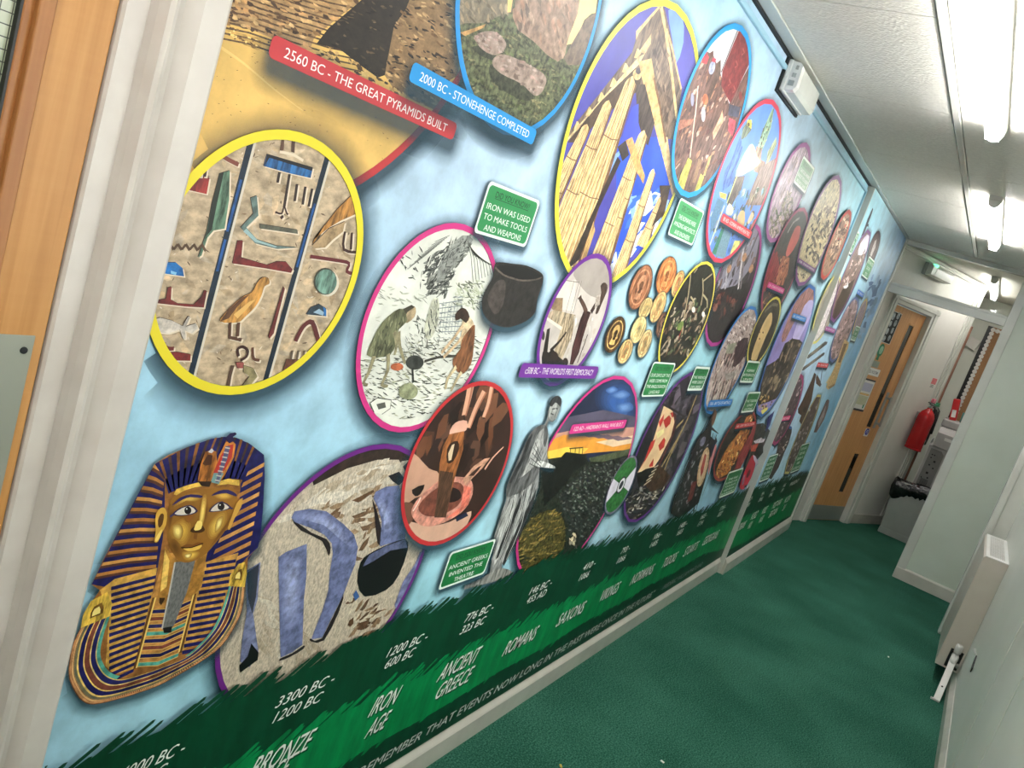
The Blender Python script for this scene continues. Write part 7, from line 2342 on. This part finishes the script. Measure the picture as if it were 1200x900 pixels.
# ---- extinguisher sign on the white wall
e = empty('extinguisher_sign', aw(1.20, 0.0, 1.375), 'small pink and black sign on the white wall above the red extinguisher', 'sign', ANG)
obj('sheet', bx(-0.055, 0.055, -0.0015, 0.0, 0.0, 0.10), M['paper'], e)
obj('red_panel', bx(-0.048, 0.048, -0.0022, -0.0014, 0.038, 0.095), noisy('faded_red', (216, 110, 116), (226, 130, 134), 40.0, 0.6), e)
bm = bmesh.new()
for i in range(3):
    box(bm, -0.04, 0.03, -0.0022, -0.0014, 0.006 + i * 0.010, 0.011 + i * 0.010)
obj('printed_lines', bm, M['black'], e)

# ---- red fire extinguisher
e = empty('fire_extinguisher', aw(1.15, 0.088, 0.80), 'red fire extinguisher hanging on the white wall beyond the doorway', 'fire extinguisher', ANG)
obj('cylinder', lathe(bmesh.new(), [(0.060, 0.012), (0.070, 0.02), (0.072, 0.03), (0.072, 0.30), (0.068, 0.33), (0.054, 0.36), (0.034, 0.382), (0.022, 0.39), (0.022, 0.405)], 28), M['red'], e, True)
obj('base_ring', lathe(bmesh.new(), [(0.064, 0.0), (0.073, 0.002), (0.074, 0.018), (0.070, 0.022)], 28), M['red'], e, True)
bm = bx(-0.018, 0.018, -0.014, 0.014, 0.405, 0.430, 0.004)
obj('valve', bm, M['steel'], e)
bm = bx(-0.085, 0.035, -0.008, 0.008, 0.430, 0.438, 0.002, Matrix.Translation((0, 0, 0)) @ Matrix.Rotation(0.12, 4, 'Y'))
box(bm, -0.07, 0.035, -0.008, 0.008, 0.448, 0.456, 0.002)
obj('lever', bm, M['black'], e)
obj('safety_tag', bx(-0.022, 0.034, -0.012, 0.012, 0.456, 0.495, 0.006), noisy('pink_plastic', (206, 96, 118), (216, 110, 130), 20.0, 0.4), e)
bm = tube(bmesh.new(), [(0.02, 0, 0.42), (0.06, -0.01, 0.42), (0.083, -0.015, 0.38), (0.085, -0.015, 0.24), (0.082, -0.014, 0.12)], 0.008, 10)
obj('hose', bm, M['black'], e, True)
bm = bmesh.new()
seg = [(math.cos(a_) * 0.0727, math.sin(a_) * 0.0727) for a_ in [math.radians(d_) for d_ in range(-80, 21, 10)]]
for i in range(len(seg) - 1):
    q = [bm.verts.new((seg[i][0], seg[i][1], 0.05)), bm.verts.new((seg[i + 1][0], seg[i + 1][1], 0.05)), bm.verts.new((seg[i + 1][0], seg[i + 1][1], 0.12)), bm.verts.new((seg[i][0], seg[i][1], 0.12))]
    bm.faces.new(q)
bmesh.ops.remove_doubles(bm, verts=bm.verts, dist=1e-5)
obj('instruction_label', bm, M['paper'], e)['label'] = 'white instruction label'
obj('wall_bracket', bx(-0.02, 0.02, 0.06, 0.088, 0.28, 0.34, 0.002), M['steel'], e)

# ---- black CO2 extinguisher
e = empty('fire_extinguisher', aw(1.335, 0.062, 0.86), 'slim black fire extinguisher with a green top between the red one and the copier', 'fire extinguisher', ANG)
obj('cylinder', lathe(bmesh.new(), [(0.034, 0.0), (0.040, 0.008), (0.040, 0.28), (0.034, 0.315), (0.018, 0.335), (0.015, 0.345)], 24), M['black'], e, True)
obj('valve', bx(-0.015, 0.015, -0.012, 0.012, 0.345, 0.372, 0.003), M['steel'], e)
bm = bx(-0.05, 0.02, -0.012, 0.012, 0.372, 0.390, 0.004)
box(bm, -0.03, 0.018, -0.011, 0.011, 0.385, 0.408, 0.004)
obj('lever', bm, M['green'], e)['label'] = 'green lever'
obj('horn', tube(bmesh.new(), [(0.0, -0.012, 0.36), (-0.03, -0.045, 0.34), (-0.034, -0.05, 0.26), (-0.034, -0.05, 0.12)], [0.007, 0.008, 0.012, 0.02], 12), M['black'], e, True)
obj('wall_bracket', bx(-0.015, 0.015, 0.035, 0.062, 0.22, 0.27, 0.002), M['steel'], e)

# ---- photocopier seen from its back
CXo, CY1, CY0 = 8.53, -0.674, -1.26
e = empty('photocopier', (CXo, (CY0 + CY1) / 2, 0.0), 'tall grey photocopier standing behind the grey bin', 'photocopier')
hw = (CY1 - CY0) / 2
bm = bx(0.0, 0.55, -hw, hw, 0.05, 0.885, 0.008)
obj('cabinet', bm, M['copier'], e)
obj('side_panel', bx(-0.004, 0.5, hw - 0.006, hw + 0.0015, 0.08, 0.93, 0.001), M['white_plastic'], e)
bm = prism(bmesh.new(), [(-0.03, 0.89), (-0.03, 1.02), (0.02, 1.075), (0.56, 1.075), (0.56, 0.89)], -hw, hw - 0.03, 'y')
obj('scanner_unit', bm, M['copier'], e)
obj('document_feeder', bx(0.06, 0.54, -hw + 0.02, hw - 0.02, 1.08, 1.15, 0.012), M['copier'], e)
obj('label_strip', bx(-0.034, -0.029, hw - 0.42, hw - 0.10, 0.965, 0.992, 0.001), M['white_plastic'], e)
pts_ = [(hw - 0.03, 0.30), (hw - 0.03, 0.86), (hw - 0.12, 0.86), (hw - 0.15, 0.83), (hw - 0.15, 0.30)]
obj('connector_panel', prism(bmesh.new(), pts_, -0.004, 0.001, 'x'), M['copier_dark'], e)
bm = bmesh.new()
for y_, z_, s_ in ((0.06, 0.80, .012), (0.08, 0.80, .012), (0.06, 0.77, .012), (0.1, 0.74, .018), (0.07, 0.70, .014), (0.11, 0.68, .014), (0.08, 0.62, .02), (0.05, 0.57, .01), (0.1, 0.58, .014), (0.20, 0.84, .012), (0.22, 0.78, .008), (0.045, 0.50, .008)):
    box(bm, -0.0055, -0.002, hw - y_ - s_ / 2, hw - y_ + s_ / 2, z_, z_ + s_)
box(bm, -0.002, 0.002, hw - 0.11, hw - 0.05, 0.895, 0.915)
obj('sockets', bm, M['black'], e)
bm = bmesh.new()
for i in range(8):
    box(bm, -0.0055, -0.002, hw - 0.115, hw - 0.05, 0.50 + i * 0.009, 0.504 + i * 0.009)
obj('vent_grille', bm, M['dark'], e)
obj('castors', bx(0.05, 0.10, -hw + 0.05, -hw + 0.1, 0.0, 0.05), M['black'], e)
bm = bx(0.05, 0.10, hw - 0.1, hw - 0.05, 0.0, 0.055, 0.004)
obj('castors', bm, M['black'], e)

# ---- red box leaning on the copier, small teal pot
mt = Matrix.Translation((CXo + 0.30, -0.765, 1.152)) @ Matrix.Rotation(math.radians(14), 4, 'X')
e = empty('box_file', (CXo + 0.30, -0.765, 1.152), 'red box file with a white label standing tilted on the copier', 'box file')
mt2 = Matrix.Rotation(math.radians(-10), 4, 'X')
obj('case', bx(-0.12, 0.12, -0.028, 0.028, 0.003, 0.20, 0.003, mt2), M['red2'], e)
obj('spine_label', bx(-0.1215, -0.1195, -0.018, 0.018, 0.03, 0.10, 0.0, mt2), M['paper'], e)
e = empty('desk_tidy', (CXo + 0.32, -0.86, 1.15), 'teal pot on the copier beside the red box file', 'pot')
obj('pot', lathe(bmesh.new(), [(0.034, 0.001), (0.04, 0.005), (0.043, 0.10), (0.039, 0.10), (0.036, 0.012)], 20), noisy('teal_plastic', (70, 132, 122), (80, 144, 134), 10.0, 0.4), e, True)

# ---- grey bin with a black liner
BX_, BY_ = 8.33, -0.725
e = empty('waste_bin', (BX_, BY_, 0.0), 'grey square bin with a black bin bag beside the white wall', 'bin')
bm = bmesh.new()
def frust(bm, x0, x1, y0, y1, z0, x2, x3, y2, y3, z1):
    lo = [bm.verts.new(p) for p in ((x0, y0, z0), (x1, y0, z0), (x1, y1, z0), (x0, y1, z0))]
    hi = [bm.verts.new(p) for p in ((x2, y2, z1), (x3, y2, z1), (x3, y3, z1), (x2, y3, z1))]
    for i in range(4):
        bm.faces.new((lo[i], lo[(i + 1) % 4], hi[(i + 1) % 4], hi[i]))
    bm.faces.new(lo[::-1])
    bm.faces.new(hi)
    return bm
frust(bm, -0.115, 0.11, -0.138, 0.138, 0.055, -0.12, 0.115, -0.17, 0.17, 0.485)
bmesh.ops.bevel(bm, geom=list(bm.edges), offset=0.008, segments=2, affect='EDGES')
obj('bin_body', bm, M['bin'], e)
bm = frust(bmesh.new(), -0.12, 0.112, -0.143, 0.143, 0.0, -0.118, 0.112, -0.141, 0.141, 0.055)
bmesh.ops.bevel(bm, geom=list(bm.edges), offset=0.004, segments=2, affect='EDGES')
obj('bin_plinth', bm, M['bin'], e)
# folded-over liner: a wavy skirt round the rim
bm = bmesh.new()
r = random.Random(12)
n = 64
rings = []
lows = [r.uniform(0.0, 0.035) for _ in range(n)]
for i in range(n):
    if 20 <= i <= 27:
        lows[i] += 0.05
for lay, (gr, zz) in enumerate(((0.006, 0.0), (0.016, 0.03), (0.014, 0.075), (0.004, 0.092), (-0.03, 0.08), (-0.05, 0.02))):
    ring_ = []
    for i in range(n):
        a_ = 2 * math.pi * i / n
        ca, sa = math.cos(a_), math.sin(a_)
        m_ = max(abs(ca), abs(sa))
        x, y = ca / m_ * (0.1175 + gr), sa / m_ * (0.170 + gr)
        z = 0.420 + zz - (lows[i] if lay == 0 else 0) + r.uniform(-0.004, 0.004) - (0.012 * math.sin(a_ * 3))
        ring_.append(bm.verts.new((x + r.uniform(0, .003), y + r.uniform(-.003, .003), z)))
    rings.append(ring_)
for a_, b_ in zip(rings, rings[1:]):
    for i in range(n):
        bm.faces.new((a_[i], a_[(i + 1) % n], b_[(i + 1) % n], b_[i]))
bm.faces.new(rings[-1])
obj('bin_bag', bm, M['bag'], e, True)['label'] = 'black plastic liner folded over the rim'
obj('paper_scrap', bx(-0.142, -0.136, -0.135, -0.095, 0.462, 0.49, 0.001, Matrix.Rotation(0.1, 4, 'X')), M['paper'], e)

# ---- display board on the end wall
e = empty('display_board', (XE - 0.006, -1.012, 1.0), 'brown display board with a black edge and white scalloped border at the corridor end', 'display board')
obj('backing', bx(-0.02, 0.0, -0.30, 0.315, 0.0, 1.14, 0.002), M['board'], e)
obj('black_border', bx(-0.024, -0.019, 0.275, 0.322, 0.0, 1.14), M['black'], e)
bm = bmesh.new()
for i in range(27):
    lathe(bm, [(0.022, -0.001), (0.022, 0.001)], 14, Matrix.Translation((-0.0262, 0.268, 0.02 + i * 0.042)) @ Matrix.Rotation(math.pi / 2, 4, 'Y'))
for i in range(10):
    lathe(bm, [(0.022, -0.001), (0.022, 0.001)], 14, Matrix.Translation((-0.0262, 0.226 - i * 0.042, 1.112)) @ Matrix.Rotation(math.pi / 2, 4, 'Y'))
obj('scalloped_trim', bm, M['paper'], e)
e = empty('hand_towel_box', (XE - 0.006, -0.622, 1.86), 'white square box hanging tilted on the wall beside the display board', 'dispenser')
obj('box_body', bx(-0.05, 0.0, -0.055, 0.055, -0.055, 0.055, 0.004, Matrix.Translation((0, 0, 0.06)) @ Matrix.Rotation(math.radians(14), 4, 'X')), M['paper'], e)

# ---- radiator cover on the right wall with its valve
RX0, RX1 = 4.97, 5.72
e = empty('radiator', (RX0, YR, 0.0), 'white radiator cover with a perforated top grille on the right wall', 'radiator')
prof = [(0.001, 0.09), (0.115, 0.09), (0.118, 0.10), (0.118, 0.722), (0.110, 0.730), (0.001, 0.735)]
obj('cover', prism(bmesh.new(), prof, 0.0, RX1 - RX0, 'x'), noisy('radiator_enamel', (206, 196, 184), (212, 203, 191), 5.0, 0.35), e)
def slope(y):
    return 0.735 - (y - 0.001) * (0.735 - 0.688) / 0.107
bm = bmesh.new()
L_ = RX1 - RX0
mtx = Matrix.Translation((0, 0.001, 0.7352)) @ Matrix.Rotation(-math.atan2(0.005, 0.109), 4, 'X')
wd = math.hypot(0.005, 0.109)
for a_, b_, c_, d_ in ((0.0, L_, 0.0, 0.018), (0.0, L_, wd - 0.018, wd), (0.0, 0.05, 0.018, wd - 0.018), (L_ - 0.05, L_, 0.018, wd - 0.018)):
    box(bm, a_, b_, c_, d_, 0.0, 0.004, 0.001, mtx)
nx_, ny_ = 40, 9
for i in range(nx_ + 1):
    x = 0.05 + (L_ - 0.1) * i / nx_
    box(bm, x - 0.0025, x + 0.0025, 0.018, wd - 0.018, 0.0, 0.003, 0, mtx)
for j in range(ny_ + 1):
    y = 0.018 + (wd - 0.036) * j / ny_
    box(bm, 0.05, L_ - 0.05, y - 0.0015, y + 0.0015, 0.0, 0.003, 0, mtx)
obj('top_grille', bm, M['white_plastic'], e)
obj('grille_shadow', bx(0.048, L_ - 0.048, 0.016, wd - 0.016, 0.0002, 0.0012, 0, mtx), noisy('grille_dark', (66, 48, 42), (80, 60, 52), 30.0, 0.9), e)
obj('valve_recess', bx(-0.0015, 0.002, 0.012, 0.075, 0.10, 0.205, 0.0005), M['black'], e)['label'] = 'black opening in the cover end'
bm = lathe(bmesh.new(), [(0.016, 0.0), (0.018, 0.004), (0.0185, 0.042), (0.015, 0.048)], 18, Matrix.Translation((-0.026, 0.045, 0.198)))
obj('valve_cap', bm, M['white_plastic'], e, True)
bm = tube(bmesh.new(), [(-0.002, 0.045, 0.175), (-0.026, 0.045, 0.175), (-0.04, 0.046, 0.165), (-0.055, 0.048, 0.14)], [0.018, 0.019, 0.019, 0.017], 14)
obj('valve_elbow', bm, M['white_plastic'], e, True)
bm = tube(bmesh.new(), [(-0.026, 0.02, 0.135), (-0.026, 0.055, 0.135)], 0.011, 12)
tube(bm, [(-0.026, 0.012, 0.135), (-0.026, 0.022, 0.135)], 0.015, 6)
obj('union_nut', bm, M['steel'], e)
a0, a1 = Vector((-0.055, 0.048, 0.148)), Vector((-0.30, 0.058, 0.004))
d_ = (a1 - a0)
mt = Matrix.Translation(a0) @ d_.to_track_quat('Z', 'Y').to_matrix().to_4x4()
bm = box(bmesh.new(), -0.016, 0.016, -0.007, 0.007, 0.0, d_.length, 0.003, mt)
obj('pipe_guard', bm, M['white_plastic'], e)
bm = bmesh.new()
lathe(bm, [(0.005, -0.0086), (0.005, 0.0086)], 10, mt @ Matrix.Translation((0, 0, d_.length * 0.66)) @ Matrix.Rotation(math.pi / 2, 4, 'X'))
obj('guard_hole', bm, M['black'], e)
obj('foot_clip', bx(-0.302, -0.290, 0.044, 0.086, 0.0, 0.010, 0.002), M['white_plastic'], e)
# small wall hook
e = empty('wall_hook', (4.46, YR, 0.30), 'small black and white hook low on the right wall before the radiator', 'hook')
obj('hook_plate', bx(-0.05, 0.04, 0.0005, 0.006, 0.02, 0.05, 0.002, Matrix.Rotation(-0.5, 4, 'Y')), M['black'], e)
obj('hook_tip', tube(bmesh.new(), [(0.05, 0.003, 0.055), (0.055, 0.014, 0.062), (0.055, 0.018, 0.078)], 0.006, 10), M['white_plastic'], e, True)
# scrap on the carpet
for i, (px_, py_) in enumerate(((1041, 770), (657, 898), (776, 893))):
    c = on_z(px_, py_, 0.0)
    bmf = bx(-0.007, 0.007, -0.004, 0.004, 0.0004, 0.0035, 0.001)
    o = obj('paper_crumb', bmf, M['paper'] if i != 1 else noisy('yellow_fluff', (206, 180, 80), (216, 190, 96), 40.0, 0.8))
    o.location = (c.x, c.y, 0.0)
    o.rotation_euler = (0, 0, 0.7 * i)
    tag(o, ('white paper crumb on the carpet towards the radiator', 'yellow crumb on the carpet beside the mural skirting', 'white crumb on the carpet at the bottom of the picture')[i], 'crumb', 'crumbs on the carpet')
